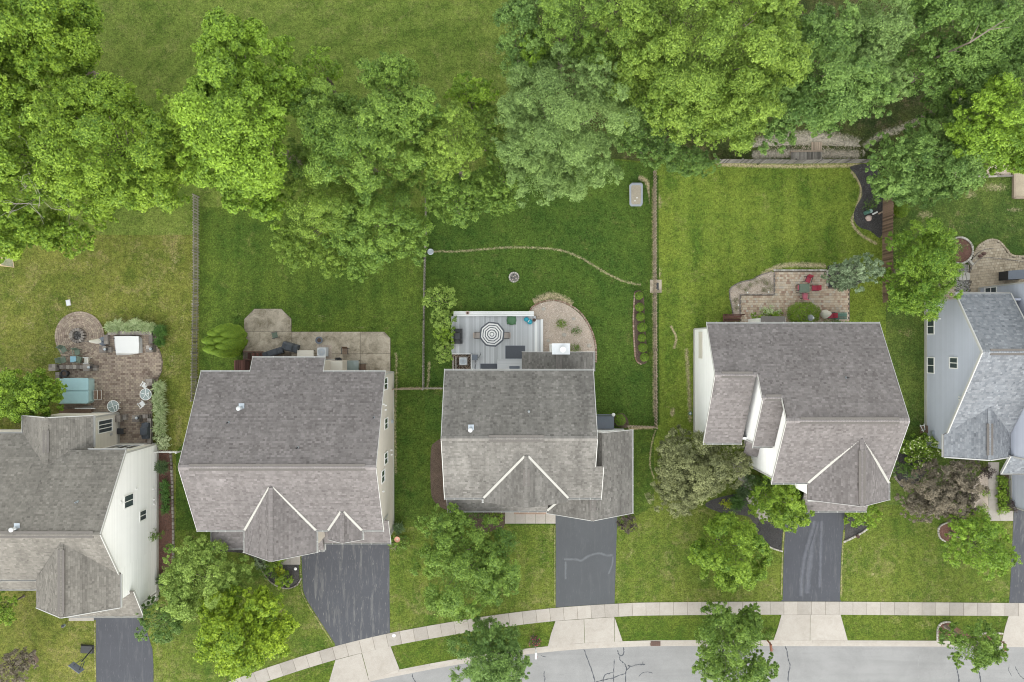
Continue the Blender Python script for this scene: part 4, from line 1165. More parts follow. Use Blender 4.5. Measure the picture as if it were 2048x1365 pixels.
H.wall([(657, 244, 0), (657, 244, 7.4), (657, 273, 7.4), (657, 273, 0)], EAST)
H.wall([(552, 314, 0), (552, 314, 3.2), (667, 314, 3.2), (667, 314, 0)], SOUTH)
H.wall([(667, 270, 0), (667, 270, 4.4), (667, 314, 3.2), (667, 314, 0)], EAST)
H.corner(364, -24, 0.3, 6.2); H.corner(364, 180, 0.3, 5.2); H.corner(465, 244, 0.3, 7.3); H.corner(430, 181, 4.4, 7.1)
H.window(364, 8, 2.3, WEST, 1.7, 0.75)
b = MB(); c = U(363, 8, 0); b.box((c.x, c.y, 1.75), (0.05, 2.4, 1.1)); mk('window_surround', b, MAT['siding_cream'], H.root)
rz = lambda u, v: 6.2 + sl * (v + 31)
H.pipe(575.5, 63, rz(575.5, 63))
b = MB(); c = U(496, -37, 0); b.box((c.x, c.y, 0), (2.3, 0.62, 3.0)); bay = mk('bay_window', b, MAT['siding_white'], H.root)
b = MB(); b.beam(U(473, -38.5, 3.08), U(519, -38.5, 3.08), 0.80, 0.10); mk('bay_roof', b, MAT['roof_deck'], bay)
H.downspout(363.5, 178, 0.05, 5.1)

# ================= house 5: blue-grey, right edge
H = House('blue-grey sided house with slate-coloured roof at the right edge', U(900, 60), 'shingle_blue', 'siding_blue', 5)
zr, ze, zf = 8.5, 5.27, 4.1
H.roof([(812, -86.5, ze), (913, -86.5, ze), (913, 19, zr), (812, 19, zr)], [(812, 175, zf), (930, 175, zf), (930, 19, zr), (812, 19, zr)],
       [(869, 118, 5.66), (869, 217, 5.66), (807, 217, zf), (807, 175, zf)], [(869, 118, 5.66), (869, 217, 5.66), (931, 217, zf), (931, 175, zf)],
       [(925, 213, 4.5), (1075, 213, 4.5), (1075, 250, 3.4), (925, 250, 3.4)],
       [(926, -112, 7.2), (1110, -112, 7.2), (1110, 60, 10.8), (926, 60, 10.8)], [(926, 222, 7.4), (1110, 222, 7.4), (1110, 60, 10.8), (926, 60, 10.8)],
       [(988, 250, 5.4), (988, 336, 5.4), (1110, 336, 6.2), (1110, 250, 6.2)])
H.finish_roof()
H.vent((826, 19, zr), (912, 19, zr), .48, .05); H.ridge((813, 19, zr), (928, 19, zr), .2, .4); H.vent((869, 150, 5.66), (869, 208, 5.66), .44, .05); H.ridge((869, 122, 5.66), (869, 217, 5.66), .1)
for p, q in [((812, -86.5, ze), (913, -86.5, ze)), ((807, 175, zf), (807, 217, zf)), ((925, 250, 3.4), (1075, 250, 3.4))]: H.gutter(p, q, False)
for p, q in [((812, -86.5, ze), (812, 19, zr)), ((812, 19, zr), (812, 175, zf)), ((913, -86.5, ze), (913, 19, zr)), ((807, 217, zf), (869, 217, 5.66)), ((869, 217, 5.66), (931, 217, zf)),
             ((925, 213, 4.5), (925, 250, 3.4))]: H.rake(p, q, .09, .2)
H.wall([(826, -78, 0), (826, -78, 5.4), (826, 19, zr - .05), (826, 172, 4.15), (826, 172, 0)], WEST)
H.wall([(826, 172, 0), (826, 172, 4.1), (826, 208, 4.1), (826, 208, 0)], WEST)
H.wall([(932, -106, 0), (932, -106, 7.3), (932, 60, 10.7), (932, 215, 7.4), (932, 215, 0)], WEST)
H.wall([(826, -78, 0), (826, -78, 5.4), (930, -78, 5.4), (930, -78, 0)], NORTH)
H.wall([(932, -106, 0), (932, -106, 7.3), (1100, -106, 7.3), (1100, -106, 0)], NORTH)
H.wall([(826, 208, 0), (826, 208, 4.1), (869, 208, 5.5), (925, 208, 4.1), (925, 208, 0)], SOUTH)
H.wall([(932, 215, 0), (932, 215, 7.4), (1100, 215, 7.4), (1100, 215, 0)], SOUTH)
H.wall([(995, 252, 0), (995, 252, 5.3), (995, 329, 5.3), (995, 329, 0)], WEST)
H.wall([(995, 329, 0), (995, 329, 5.3), (1100, 329, 5.3), (1100, 329, 0)], SOUTH)
H.corner(826, -78, .3, 5.3); H.corner(932, -106, .3, 7.2); H.corner(995, 329, .2, 5.2); H.corner(932, 215, 4.4, 7.3)
H.window(826, -29, 0.9, WEST, 1.35, 0.9); H.window(826, 48, 0.9, WEST, 1.35, 0.9); H.window(826, 41, 4.05, WEST, 0.85, 0.95); H.window(932, -96, 1.7, WEST, 0.7, 1.35, 'h')
for v, z in ((-43, 2.2), (103, 4.9), (108, 4.9)): H.spot(826, v, z, WEST)
H.spot(826, 180, 1.2, WEST, .2, 'metal_grey', 'electric_meter')

# ================= house 1: lower left, big pale gable wall
H = House('tan-roofed house at the lower left with a tall pale gable wall', U(-850, 330), 'shingle_tan', 'siding_white', 1)
R = -700; zr = 9.3; k = 0.0269
rear = [(-1250, 170, 5.02), (-836, 170, 5.02), (-836, 329, zr), (-1250, 329, zr)]
H.roof(rear, [(-836, 198, 5.77), (R, 198, 5.77), (R, 329, zr), (-836, 329, zr)],
       [(-1250, 427, 6.5), (-820, 427, 6.5), (-820, 329, zr), (-1250, 329, zr)], [(-820, 416, 6.8), (R, 416, 6.8), (R, 329, zr), (-820, 329, zr)],
       [(-834, 137, 6.55), (-834, 228, 6.55), (-899, 169, 5.0), (-899, 137, 5.0)], [(-834, 137, 6.55), (-834, 228, 6.55), (-770, 202, 5.0), (-770, 137, 5.0)],
       [(-773.5, 344, 8.84), (-773.5, 475, 8.84), (-847, 475, 6.8), (-847, 424, 6.8)], [(-773.5, 344, 8.84), (-773.5, 475, 8.84), (-698, 475, 6.8), (-698, 414, 6.8)],
       [(-846, 463, 4.65), (R, 463, 4.65), (R, 523, 3.1), (-846, 523, 3.1)],
       [(-1250, 420, 4.6), (-850, 420, 4.6), (-850, 470, 3.3), (-1250, 470, 3.3)])
H.finish_roof()
H.vent((-1250, 329, zr), (-712, 329, zr), .46, .06); H.ridge((-1250, 329, zr), (R, 329, zr), .0, .4)
H.vent((-834, 160, 6.55), (-834, 200, 6.55), .46, .05); H.ridge((-834, 137, 6.55), (-834, 220, 6.55), .0); H.vent((-773.5, 358, 8.84), (-773.5, 468, 8.84), .46, .05); H.ridge((-773.5, 352, 8.84), (-773.5, 475, 8.84), .0)
for p, q in [((-1250, 170, 5.02), (-899, 170, 5.02)), ((-770, 198, 5.77), (R, 198, 5.77)), ((-899, 137, 5), (-899, 169, 5)), ((-770, 137, 5), (-770, 195, 5)), ((-1250, 427, 6.5), (-847, 427, 6.5)),
             ((-847, 427, 6.8), (-847, 475, 6.8)), ((-698, 416, 6.8), (-698, 475, 6.8)), ((-846, 523, 3.1), (R, 523, 3.1)), ((-1250, 470, 3.3), (-850, 470, 3.3))]:
    H.gutter(p, q, False)
for p, q in [((R, 198, 5.77), (R, 329, zr)), ((R, 329, zr), (R, 416, 6.8)), ((-834, 137, 6.55), (-899, 137, 5)), ((-834, 137, 6.55), (-770, 137, 5)), ((-773.5, 475, 8.84), (-847, 475, 6.8)), ((-773.5, 475, 8.84), (-698, 475, 6.8)),
             ((R, 463, 4.65), (R, 523, 3.1))]:
    H.rake(p, q, .06, .18)
ue = -708
H.wall([(ue, 205, 0), (ue, 205, 5.9), (ue, 329, zr - .05), (ue, 412, 6.85), (ue, 412, 0)], EAST)
H.wall([(ue, 412, 0), (ue, 412, 6.75), (ue, 468, 6.75), (ue, 468, 0)], EAST)
H.wall([(ue, 468, 0), (ue, 468, 4.5), (ue, 517, 3.2), (ue, 517, 0)], EAST)
H.wall([(-785, 205, 0), (-785, 205, 5.8), (ue, 205, 5.8), (ue, 205, 0)], NORTH, 'siding_cream')
H.wall([(-785, 143, 0), (-785, 143, 5.0), (-785, 205, 5.0), (-785, 205, 0)], EAST, 'siding_cream')
H.wall([(-893, 143, 0), (-893, 143, 5.0), (-834, 143, 6.4), (-785, 143, 5.0), (-785, 143, 0)], NORTH, 'siding_cream')
H.wall([(-1250, 178, 0), (-1250, 178, 5.1), (-893, 178, 5.1), (-893, 178, 0)], NORTH, 'siding_cream')
H.wall([(-840, 468, 0), (-840, 468, 6.7), (-773.5, 468, 8.7), (ue, 468, 6.7), (ue, 468, 0)], SOUTH)
H.wall([(-838, 517, 0), (-838, 517, 3.2), (ue, 517, 3.2), (ue, 517, 0)], SOUTH)
H.wall([(-1250, 415, 0), (-1250, 415, 6.5), (-840, 415, 6.5), (-840, 415, 0)], SOUTH)
H.corner(ue, 205, .3, 5.7); H.corner(ue, 517, .3, 3.1); H.corner(-785, 143, .3, 4.9)
H.window(ue, 295, 4.75, EAST, 1.0, 1.25); H.window(ue, 334, 2.55, EAST, 0.8, 0.95)
H.window(-785, 164, 2.2, EAST, 1.05, 1.9, 'three'); H.window(-750, 205, 2.2, NORTH, 2.4, 2.0, 'three')
for v, z in ((292, 5.9), (278, 3.6), (292, 0.9), (313, 0.8), (322, 0.8)): H.spot(ue, v, z, EAST)
H.spot(-785, 182, 1.4, EAST, 0.12, 'trim_white', 'porch_light')
rz = lambda u, v: 5.02 + k * (v - 170)
H.flue(-846, 319, rz(-846, 319)); H.pipe(-757, 280, rz(-757, 280), 'metal_grey', .06, .3)
for u, v, z in ((-725, 198, 5.0), (-772, 436, 4)): pass
b = MB(); c = U(-702, 497, 0); b.box((c.x, c.y, 0.05), (.1, .1, 3.0)); mk('downspout', b, MAT['trim_white'], H.root)
# ------------------------------------------------------------------ foliage
def leaf_mesh(name, C, Nn, L, Wd, tone, mat, rng, parent=None, off=(0, 0, 0), extra=None):
    """one mesh of leaf-sized faces; C centres, Nn normals, per-leaf length, width and tone"""
    n = len(C)
    r = rng.normal(size=(n, 3)); t = np.cross(Nn, r); t /= np.linalg.norm(t, axis=1)[:, None] + 1e-9
    s = np.cross(Nn, t)
    L = L[:, None]; Wd = Wd[:, None]
    V = np.empty((n, 3, 3), np.float32)
    V[:, 0] = C - t * L * 0.4 - s * Wd * 0.5; V[:, 1] = C - t * L * 0.4 + s * Wd * 0.5; V[:, 2] = C + t * L * 0.6
    V -= np.array(off, np.float32)
    me = bpy.data.meshes.new(name)
    me.vertices.add(3 * n); me.loops.add(3 * n); me.polygons.add(n)
    me.vertices.foreach_set('co', V.ravel())
    me.loops.foreach_set('vertex_index', np.arange(3 * n, dtype=np.int32))
    me.polygons.foreach_set('loop_start', np.arange(0, 3 * n, 3, dtype=np.int32))
    me.polygons.foreach_set('loop_total', np.full(n, 3, np.int32))
    me.update(calc_edges=True)
    a = me.attributes.new('tone', 'FLOAT', 'FACE'); a.data.foreach_set('value', np.clip(tone, -1, 1).astype(np.float32))
    me.materials.append(MAT[mat])
    o = bpy.data.objects.new(name, me); COL.objects.link(o)
    if parent is not None: o.parent = parent
    return o

LEAF_TOTAL = [0]
def unit(a): return a / (np.linalg.norm(a, axis=-1, keepdims=True) + 1e-9)

def crown_points(rng, c, rx, ry, rz, per_m2=420, lobe=0.40, nl=None, twig=0.40, rough=0.22, low=-0.30, spike=0.22, fill=0.10):
    """leaf positions: lobes over a domed crown, twigs over each lobe, leaves round each twig"""
    r = (rx * ry) ** 0.5
    N = int(per_m2 * math.pi * rx * ry)
    lr0 = min(1.12, max(0.40, 0.245 * r)) * lobe / 0.40
    if nl is None: nl = int(max(9, 1.5 * (r / lr0) ** 2))
    i = np.arange(nl) + 0.5
    zz = 1 - (1 - low) * i / nl
    ph = i * 2.399963 + rng.uniform(0, 6.28)
    q = np.sqrt(np.maximum(0, 1 - zz ** 2))
    D = np.stack([q * np.cos(ph), q * np.sin(ph), zz], 1) + rng.normal(0, 0.17, (nl, 3)); D = unit(D)
    lr = lr0 * rng.uniform(0.65, 1.4, nl)
    k = 1.0 + np.clip(rng.normal(-0.02, rough, nl), -0.45, 0.20)
    LC = D * (np.array([rx, ry, rz]) - lr[:, None] * 0.8) * k[:, None]
    ltone = rng.normal(0, 0.26, nl)
    w = lr ** 2; w /= w.sum()
    nt = np.maximum(5, (N * (1 - fill) * w / 34)).astype(int)             # twigs per lobe
    TC, TN, TT, TR = [], [], [], []
    for j in range(nl):
        d = unit(rng.normal(size=(nt[j], 3)) + D[j] * 0.75 + np.array([0, 0, 0.45]))
        rad = lr[j] * (1 - 0.45 * rng.random(nt[j]) ** 2.2)
        if spike: rad *= 1 + spike * rng.random(nt[j]) ** 3
        TC.append(LC[j] + d * rad[:, None] * np.array([1, 1, 0.85])); TN.append(d)
        TT.append(np.full(nt[j], ltone[j]) + rng.normal(0, 0.16, nt[j]))
        TR.append(np.full(nt[j], min(0.6, max(0.12, lr[j] * twig * 0.85))))
    TC, TN, TT, TR = np.concatenate(TC), np.concatenate(TN), np.concatenate(TT), np.concatenate(TR)
    per = max(6, int(N * (1 - fill) / len(TC)))
    P = np.repeat(TC, per, 0); Q = np.repeat(TN, per, 0); T = np.repeat(TT, per); R_ = np.repeat(TR, per)
    g = rng.normal(size=P.shape)
    e = unit(g) * (rng.random(len(P)) ** 0.5)[:, None] * R_[:, None] * np.array([1, 1, 0.62])
    pos = P + e
    nrm = unit(0.55 * Q + 0.5 * unit(e) + np.array([0, 0, 0.6]) + rng.normal(0, 0.6, P.shape))
    tone = T + rng.normal(0, 0.45, len(P))
    nf = int(N * fill)                                       # sparse inner foliage
    fd = unit(rng.normal(size=(nf, 3))) * (rng.random(nf) ** 0.4)[:, None] * 0.74
    fd[:, 2] = np.abs(fd[:, 2]) * 0.9 - 0.12
    pos = np.concatenate([pos, fd * np.array([rx, ry, rz])]); nrm = np.concatenate([nrm, unit(rng.normal(0, .5, (nf, 3)) + np.array([0, 0, 1.0]))])
    tone = np.concatenate([tone, rng.normal(0, 0.35, nf)])
    return pos + np.array(c), nrm, tone, LC + np.array(c), lr

def limbs(mb, base, top, LC, lr, r0, rng, n=14, fork=0.45):
    """trunk and limbs reaching into the lobes"""
    base, top = Vector(base), Vector(top)
    mid = base.lerp(top, fork)
    mb.tube([base, base.lerp(mid, 0.15), mid, base.lerp(top, 0.75)], [r0 * 1.35, r0, r0 * 0.8, r0 * 0.45], 9)
    for j in rng.permutation(len(LC))[:n]:
        e = Vector(LC[j]) * 0.62 + top * 0.38; s = base.lerp(top, float(rng.uniform(fork * 0.8, 0.72)))
        m_ = s.lerp(e, 0.5) + Vector((0, 0, float(-0.12 * (e - s).length)))
        k = r0 * 0.36
        mb.tube([s, m_, e], [k, k * 0.5, k * 0.15], 6, cap=False)

def tree(label, px, py, rx, ry, top, seed, color, h0=None, leaf=0.24, per_m2=420, name='tree', cat='tree', group=None, bark='bark', parts=None, off=(0, 0), **kw):
    """px, py, rx, ry: crown as surveyed (picture px); top: tree height; parts: extra crown masses (dx, dy, rx, ry, top)"""
    rng = np.random.default_rng(seed)
    per_m2 *= 1.85; leaf *= 0.67 if top > 7.9 else 0.80
    masses = [(0, 0, rx, ry, top)] + list(parts or [])
    P, Nn, T, LCs, LRs = [], [], [], [], []
    for dx, dy, ax, ay, tp in masses:
        r = (ax * ay) ** 0.5 * S
        zc = max(tp * 0.55, tp - r * 0.95)
        k = 1 - zc / CAM_H
        c = W(px + dx, py + dy, zc)
        rz_ = tp - zc
        a = crown_points(rng, c, ax * S * k, ay * S * k, rz_, per_m2, **kw)
        P.append(a[0]); Nn.append(a[1]); T.append(a[2]); LCs.append(a[3]); LRs.append(a[4])
    P, Nn, T = np.concatenate(P), np.concatenate(Nn), np.concatenate(T)
    LC, LR = np.concatenate(LCs), np.concatenate(LRs)
    keep = P[:, 2] > 0.12
    P, Nn, T = P[keep], Nn[keep], T[keep]
    m0 = masses[0]; r = (rx * ry) ** 0.5 * S
    zc = max(top * 0.55, top - r * 0.95)
    cc = W(px + off[0], py + off[1], zc)
    base = Vector((cc.x, cc.y, 0))
    root = empty(name, label, cat, base, group)
    n = len(P); LEAF_TOTAL[0] += n
    Ls = leaf * rng.uniform(0.7, 1.3, n)
    leaf_mesh('crown', P, Nn, Ls, Ls * rng.uniform(0.55, 0.8, n), T, 'leaf_' + color, rng, root, base)
    b = MB(); limbs(b, base, Vector((cc.x, cc.y, top * 0.82)), LC, LR, max(0.05, 0.017 * top + 0.02 * r), rng, n=min(len(LC), 16))
    mk('trunk', b, MAT[bark], root, smooth=True)
    return root

def shrub(label, px, py, rx, ry, h, seed, color, leaf=0.10, per_m2=650, name='shrub', cat='shrub', group=None, z=0.0, blossom=None, **kw):
    """a low rounded bush, leafy to the ground"""
    rng = np.random.default_rng(seed)
    zc = z + h * 0.42
    k = 1 - zc / CAM_H
    c = W(px, py, zc); base = Vector((c.x, c.y, z))
    root = empty(name, label, cat, base, group)
    kw.setdefault('lobe', 0.36); kw.setdefault('rough', 0.08); kw.setdefault('low', -0.25); kw.setdefault('twig', 0.5)
    P, Nn, T, LC, LR = crown_points(rng, c, rx * S * k, ry * S * k, h * 0.6, per_m2, **kw)
    ok = P[:, 2] > z + 0.02; P, Nn, T = P[ok], Nn[ok], T[ok]
    n = len(P); Ls = leaf * rng.uniform(0.7, 1.3, n)
    leaf_mesh('crown', P, Nn, Ls, Ls * rng.uniform(0.5, 0.8, n), T, 'leaf_' + color, rng, root, base)
    LEAF_TOTAL[0] += n
    if blossom:
        q = rng.permutation(n); q = q[P[q][:, 2] > zc + h * 0.1][:blossom[1]]
        leaf_mesh('blossom', P[q] + np.array([0, 0, 0.03]), unit(Nn[q] + np.array([0, 0, 1.0])), np.full(len(q), blossom[2]), np.full(len(q), blossom[2] * .9), rng.normal(0, .5, len(q)), blossom[0], rng, root, base)
    b = MB()
    for j in range(min(7, len(LC))): b.tube([base, Vector(LC[j]) * 0.5 + base * 0.5, Vector(LC[j])], [0.025, 0.018, 0.008], 5, cap=False)
    mk('stem', b, MAT['bark'], root)
    return root

def ball(label, px, py, r, h, seed, color, group=None, name='boxwood', cat='shrub', leaf=0.075, per_m2=1500, sx=1.0, sy=1.0, z=0.0):
    """clipped dome: an even skin of small leaves over a rounded form"""
    rng = np.random.default_rng(seed)
    zc = z + h * 0.45; k = 1 - zc / CAM_H
    c = np.array(W(px, py, zc)); base = Vector((c[0], c[1], z))
    root = empty(name, label, cat, base, group)
    R = r * S * k
    n = int(per_m2 * math.pi * R * R * sx * sy)
    d = unit(rng.normal(size=(n, 3))); d[:, 2] = np.abs(d[:, 2]) * np.sign(rng.random(n) - 0.22)
    lump = 1 + 0.07 * np.sin(d[:, 0] * 7 + seed) * np.cos(d[:, 1] * 6 + seed * 2) + 0.05 * np.sin(d[:, 2] * 9 + seed)
    rad = lump * (1 - 0.25 * rng.random(n) ** 2)
    P = c + d * rad[:, None] * np.array([R * sx, R * sy, h * 0.55])
    ok = P[:, 2] > z + 0.01; P, d, rad = P[ok], d[ok], rad[ok]; n = len(P)
    Nn = unit(d + rng.normal(0, 0.45, (n, 3)) + np.array([0, 0, .3]))
    T = rng.normal(0, 0.36, n)
    Ls = leaf * rng.uniform(0.7, 1.3, n)
    leaf_mesh('crown', P, Nn, Ls, Ls * 0.7, T, 'leaf_' + color, rng, root, base)
    LEAF_TOTAL[0] += n
    b = MB()
    for j in range(5):
        a = j * 1.26 + seed; b.tube([base, base + Vector((math.cos(a) * R * .3, math.sin(a) * R * .3, h * .35)), base + Vector((math.cos(a) * R * .6, math.sin(a) * R * .6, h * .6))], [.03, .02, .01], 5, cap=False)
    mk('stem', b, MAT['bark'], root)
    return root

def grass_clump(label, px, py, r, h, seed, mat, n=420, group=None, name='ornamental_grass', cat='grass clump', wid=0.022, z=0.0):
    """arching blades from one crown"""
    rng = np.random.default_rng(seed)
    c = W(px, py, z + h * 0.5); base = Vector((c.x, c.y, z))
    root = empty(name, label, cat, base, group)
    R = r * S
    a = rng.uniform(0, 2 * math.pi, n); reach = R * np.sqrt(rng.random(n)) * rng.uniform(0.75, 1.2, n); hh = h * rng.uniform(0.6, 1.1, n)
    d = np.stack([np.cos(a), np.sin(a), np.zeros(n)], 1); s = np.stack([-np.sin(a), np.cos(a), np.zeros(n)], 1) * (wid * rng.uniform(.6, 1.4, n))[:, None]
    b0 = np.zeros((n, 3)); b0[:, :2] = rng.normal(0, R * 0.16, (n, 2))
    zz = np.array([0, 0, 1.0])
    p1 = b0 + d * (reach * 0.38)[:, None] + zz * (hh * 0.82)[:, None]
    p2 = b0 + d * (reach * 0.75)[:, None] + zz * (hh * 0.95)[:, None]
    p3 = b0 + d * reach[:, None] + zz * (hh * 0.62)[:, None]
    V = np.stack([b0 - s * .5, b0 + s * .5, p1 - s, p1 + s, p2 - s * .8, p2 + s * .8, p3], 1)
    F = []
    for i in range(n):
        o = i * 7
        F += [(o, o + 1, o + 3, o + 2), (o + 2, o + 3, o + 5, o + 4), (o + 4, o + 5, o + 6)]
    me = bpy.data.meshes.new('blades'); me.from_pydata(V.reshape(-1, 3).tolist(), [], F)
    t = np.repeat(rng.normal(0, 0.45, n), 3) + np.tile([0.0, 0.0, 0.1], n)
    at = me.attributes.new('tone', 'FLOAT', 'FACE'); at.data.foreach_set('value', np.clip(t, -1, 1).astype(np.float32))
    me.materials.append(MAT[mat]); me.update()
    o = bpy.data.objects.new('blades', me); COL.objects.link(o); o.parent = root
    return root

# ================= the tree row behind the gardens, west to east
row = 'trees in the row behind the gardens'
tree('huge bright tree filling the top left corner of the field edge', 45, 60, 130, 110, 15, 1, 'bright', leaf=0.3, group=row, parts=[(60, 80, 70, 60, 12), (-60, 90, 80, 70, 13), (95, -20, 50, 70, 11)])
tree('green tree at the left edge below the corner tree', 25, 265, 75, 95, 13, 2, 'bright', leaf=0.28, group=row, parts=[(20, 100, 60, 60, 11), (-20, 190, 70, 60, 10)])
tree('broad rounded bright-green tree left of the picket fence end', 232, 300, 140, 110, 14, 3, 'bright', leaf=0.26, group=row, parts=[(-85, -70, 60, 55, 12.5), (60, 70, 75, 55, 11), (-60, 80, 60, 50, 10), (115, -40, 50, 70, 12), (-20, -95, 80, 40, 12)], per_m2=405)
tree('low tree leaning over the western lawn', 75, 455, 65, 45, 8, 4, 'bright', leaf=0.26, group=row, parts=[(70, 20, 50, 35, 7), (125, -30, 30, 30, 7), (-65, 30, 50, 30, 7)])
tree('tall lime-green tree with ragged tips at the west end of the field', 490, 240, 100, 125, 17, 5, 'lime', leaf=0.28, group=row, parts=[(-20, -125, 75, 65, 15), (80, -60, 45, 55, 13), (-55, -60, 55, 50, 14), (5, 110, 70, 75, 13), (-80, 95, 45, 45, 11), (-15, -175, 40, 30, 14), (80, -130, 22, 35, 12), (45, 170, 35, 45, 9), (-85, 10, 40, 50, 13)], per_m2=420, lobe=0.44)
tree('small yellowish sapling poking out above the row', 640, 145, 42, 45, 10, 6, 'lime', leaf=0.2, group=row, per_m2=285, rough=0.28)
tree('mid-green spreading tree with bare twigs in the centre of the row', 700, 285, 95, 85, 15, 7, 'mid', leaf=0.22, group=row, parts=[(-50, -60, 60, 55, 13), (50, -20, 60, 60, 14)], rough=0.24)
tree('pointed dense green tree at the north side of the row', 790, 205, 75, 80, 15, 8, 'mid', leaf=0.22, group=row, parts=[(-5, -60, 42, 45, 14), (45, 30, 45, 50, 13), (20, 100, 60, 60, 12)])
tree('drooping yellow-green tree hanging toward the fenced lawn', 668, 415, 80, 75, 10, 9, 'olive', leaf=0.2, group=row, parts=[(-75, 75, 38, 42, 6.5), (-20, 90, 40, 40, 6.5), (-105, 60, 25, 30, 6), (-82, 105, 20, 25, 5), (-2, 118, 26, 25, 5.5)], per_m2=375, rough=0.24)
tree('dense green tree with its foot at the thin middle fence', 770, 440, 75, 75, 11, 10, 'mid', leaf=0.21, group=row, parts=[(-35, 75, 50, 42, 8), (45, 40, 45, 45, 9), (-70, 25, 50, 50, 9)])
tree('light-green round tree west of the great grey-green crown', 902, 285, 58, 72, 13, 11, 'olive', leaf=0.2, group=row, parts=[(-15, 40, 42, 40, 11)], lobe=0.41)
tree('green tree below the light round one at the middle lawn', 905, 395, 55, 50, 9.5, 12, 'mid', leaf=0.2, group=row, parts=[(5, 30, 42, 28, 7.5), (65, -10, 42, 42, 8.5), (95, 15, 35, 28, 7)])
tree('small bright tree peeking out over the field edge', 942, 190, 52, 34, 9, 13, 'lime', leaf=0.24, group=row, rough=0.22)
tree('great grey-green rounded tree in the middle of the row', 1122, 245, 128, 118, 15, 14, 'pale', leaf=0.19, group=row, parts=[(-35, 105, 75, 65, 11), (50, 90, 70, 60, 11), (-75, 20, 55, 70, 13), (55, -80, 60, 45, 14)], per_m2=445, lobe=0.34)
tree('green filler tree at the foot of the grey-green crown', 1010, 350, 48, 60, 8.5, 15, 'mid', leaf=0.2, group=row)
tree('green tree at the north-east corner of the field', 1040, 75, 45, 85, 12, 16, 'cool', leaf=0.22, group=row, parts=[(35, 60, 40, 40, 10), (10, -60, 50, 40, 12)])
tree('bright young tree beside the field corner', 1062, 105, 26, 32, 11.5, 17, 'lime', leaf=0.22, group=row)
tree('soft green tree between field corner and the yellow-olive giant', 1135, 55, 70, 80, 14, 18, 'mid', leaf=0.2, group=row, parts=[(40, 55, 50, 45, 13)])
tree('giant yellow-olive tree over the woodland path', 1400, 110, 165, 130, 18, 19, 'olive', leaf=0.23, group=row, parts=[(-130, -30, 80, 80, 15), (-110, 60, 80, 70, 13), (40, 120, 120, 70, 14), (150, -20, 60, 100, 16), (65, 150, 62, 34, 10), (-20, 90, 90, 70, 14), (100, -90, 90, 50, 17)], per_m2=420, lobe=0.37)
tree('understorey shrub tree behind the tan fence end', 1300, 285, 62, 45, 6, 20, 'deep', leaf=0.18, group=row, parts=[(60, 35, 50, 32, 4.5), (-50, -40, 35, 50, 6), (95, 45, 40, 22, 3.5)], per_m2=390, rough=0.25)
tree('blue-green leafy tree with drooping limbs above the gravel path', 1650, 150, 105, 95, 14, 21, 'cool', leaf=0.23, group=row, parts=[(-10, -70, 75, 60, 14), (-50, 50, 62, 45, 11), (70, 45, 70, 48, 12), (-85, -10, 45, 60, 12), (-5, 100, 36, 24, 7), (-100, 105, 38, 46, 9)], rough=0.24)
tree('pale grey-green tree top between two woodland trees', 1745, 60, 65, 80, 14, 22, 'pale', leaf=0.2, group=row, parts=[(15, 105, 52, 46, 11), (-20, 60, 55, 46, 13)])
tree('dark wood tree with a leaning bare stem in the top right', 1935, 85, 110, 85, 12, 23, 'deep', leaf=0.23, group=row, parts=[(-80, 50, 65, 55, 10), (70, 40, 80, 60, 11), (-20, -60, 100, 50, 13), (20, 80, 70, 40, 9), (-100, -70, 50, 50, 12)], rough=0.25)
tree('bright yellow-green tree at the right edge of the wood', 1995, 235, 80, 80, 12, 24, 'lime', leaf=0.26, group=row, parts=[(-60, 35, 40, 45, 10), (45, 65, 60, 40, 9), (0, 85, 50, 30, 7.5)], lobe=0.41, rough=0.22)
tree('dark low tree under the bright one at the wood edge', 1885, 215, 55, 40, 6, 25, 'deep', leaf=0.2, group=row)
tree('green tree spreading over the black mulch bed and board fence', 1845, 335, 95, 72, 9, 26, 'cool', leaf=0.23, group=row, parts=[(-70, -5, 45, 55, 8.5), (25, -55, 55, 40, 8), (60, 10, 55, 50, 8), (-25, 50, 60, 35, 7)], lobe=0.37, rough=0.22)

us = 'understorey trees in the row'
tree('low understorey tree between the ragged lime tree and the centre of the row', 598, 335, 40, 60, 8, 301, 'mid', leaf=0.2, group=us)
tree('low understorey tree below the small bright tree', 962, 262, 42, 48, 8, 302, 'mid', leaf=0.2, group=us)
tree('low understorey tree west of the light round crown', 850, 330, 30, 55, 8, 303, 'mid', leaf=0.2, group=us)
tree('low understorey tree under the small yellowish sapling', 630, 215, 40, 45, 8, 304, 'bright', leaf=0.2, group=us)
tree('low understorey tree between broad western tree and lime tree', 385, 290, 32, 70, 8, 305, 'bright', leaf=0.2, group=us)
tree('low understorey tree between grey-green crown and woodland edge', 1255, 215, 45, 60, 8, 306, 'deep', leaf=0.2, group=us)
# ================= garden and street trees
tree('dense green tree beside the blue-grey house and the board fence', 1836, 535, 66, 92, 8.5, 31, 'box', leaf=0.2, per_m2=445, parts=[(-25, 40, 45, 50, 7), (30, -20, 40, 50, 8)], lobe=0.34, rough=0.14)
tree('bright tree beside the teal-covered swim spa', 48, 790, 72, 52, 6.5, 32, 'bright', leaf=0.22, parts=[(35, 0, 42, 38, 6)], lobe=0.41)
tree('yellow-tipped green street tree left of the wide driveway', 486, 1268, 82, 80, 7.5, 33, 'limelit', leaf=0.24, spike=0.5, lobe=0.37, per_m2=418, parts=[(40, -55, 40, 45, 6), (-40, -30, 40, 45, 6.5)])
tree('light olive-green tree left of the front gable and mulch bed', 405, 1155, 76, 68, 6, 34, 'lilac', leaf=0.17, per_m2=432, spike=0.3, parts=[(55, -5, 40, 40, 5.2), (-20, -45, 45, 35, 5.5), (-45, 30, 40, 40, 5)])
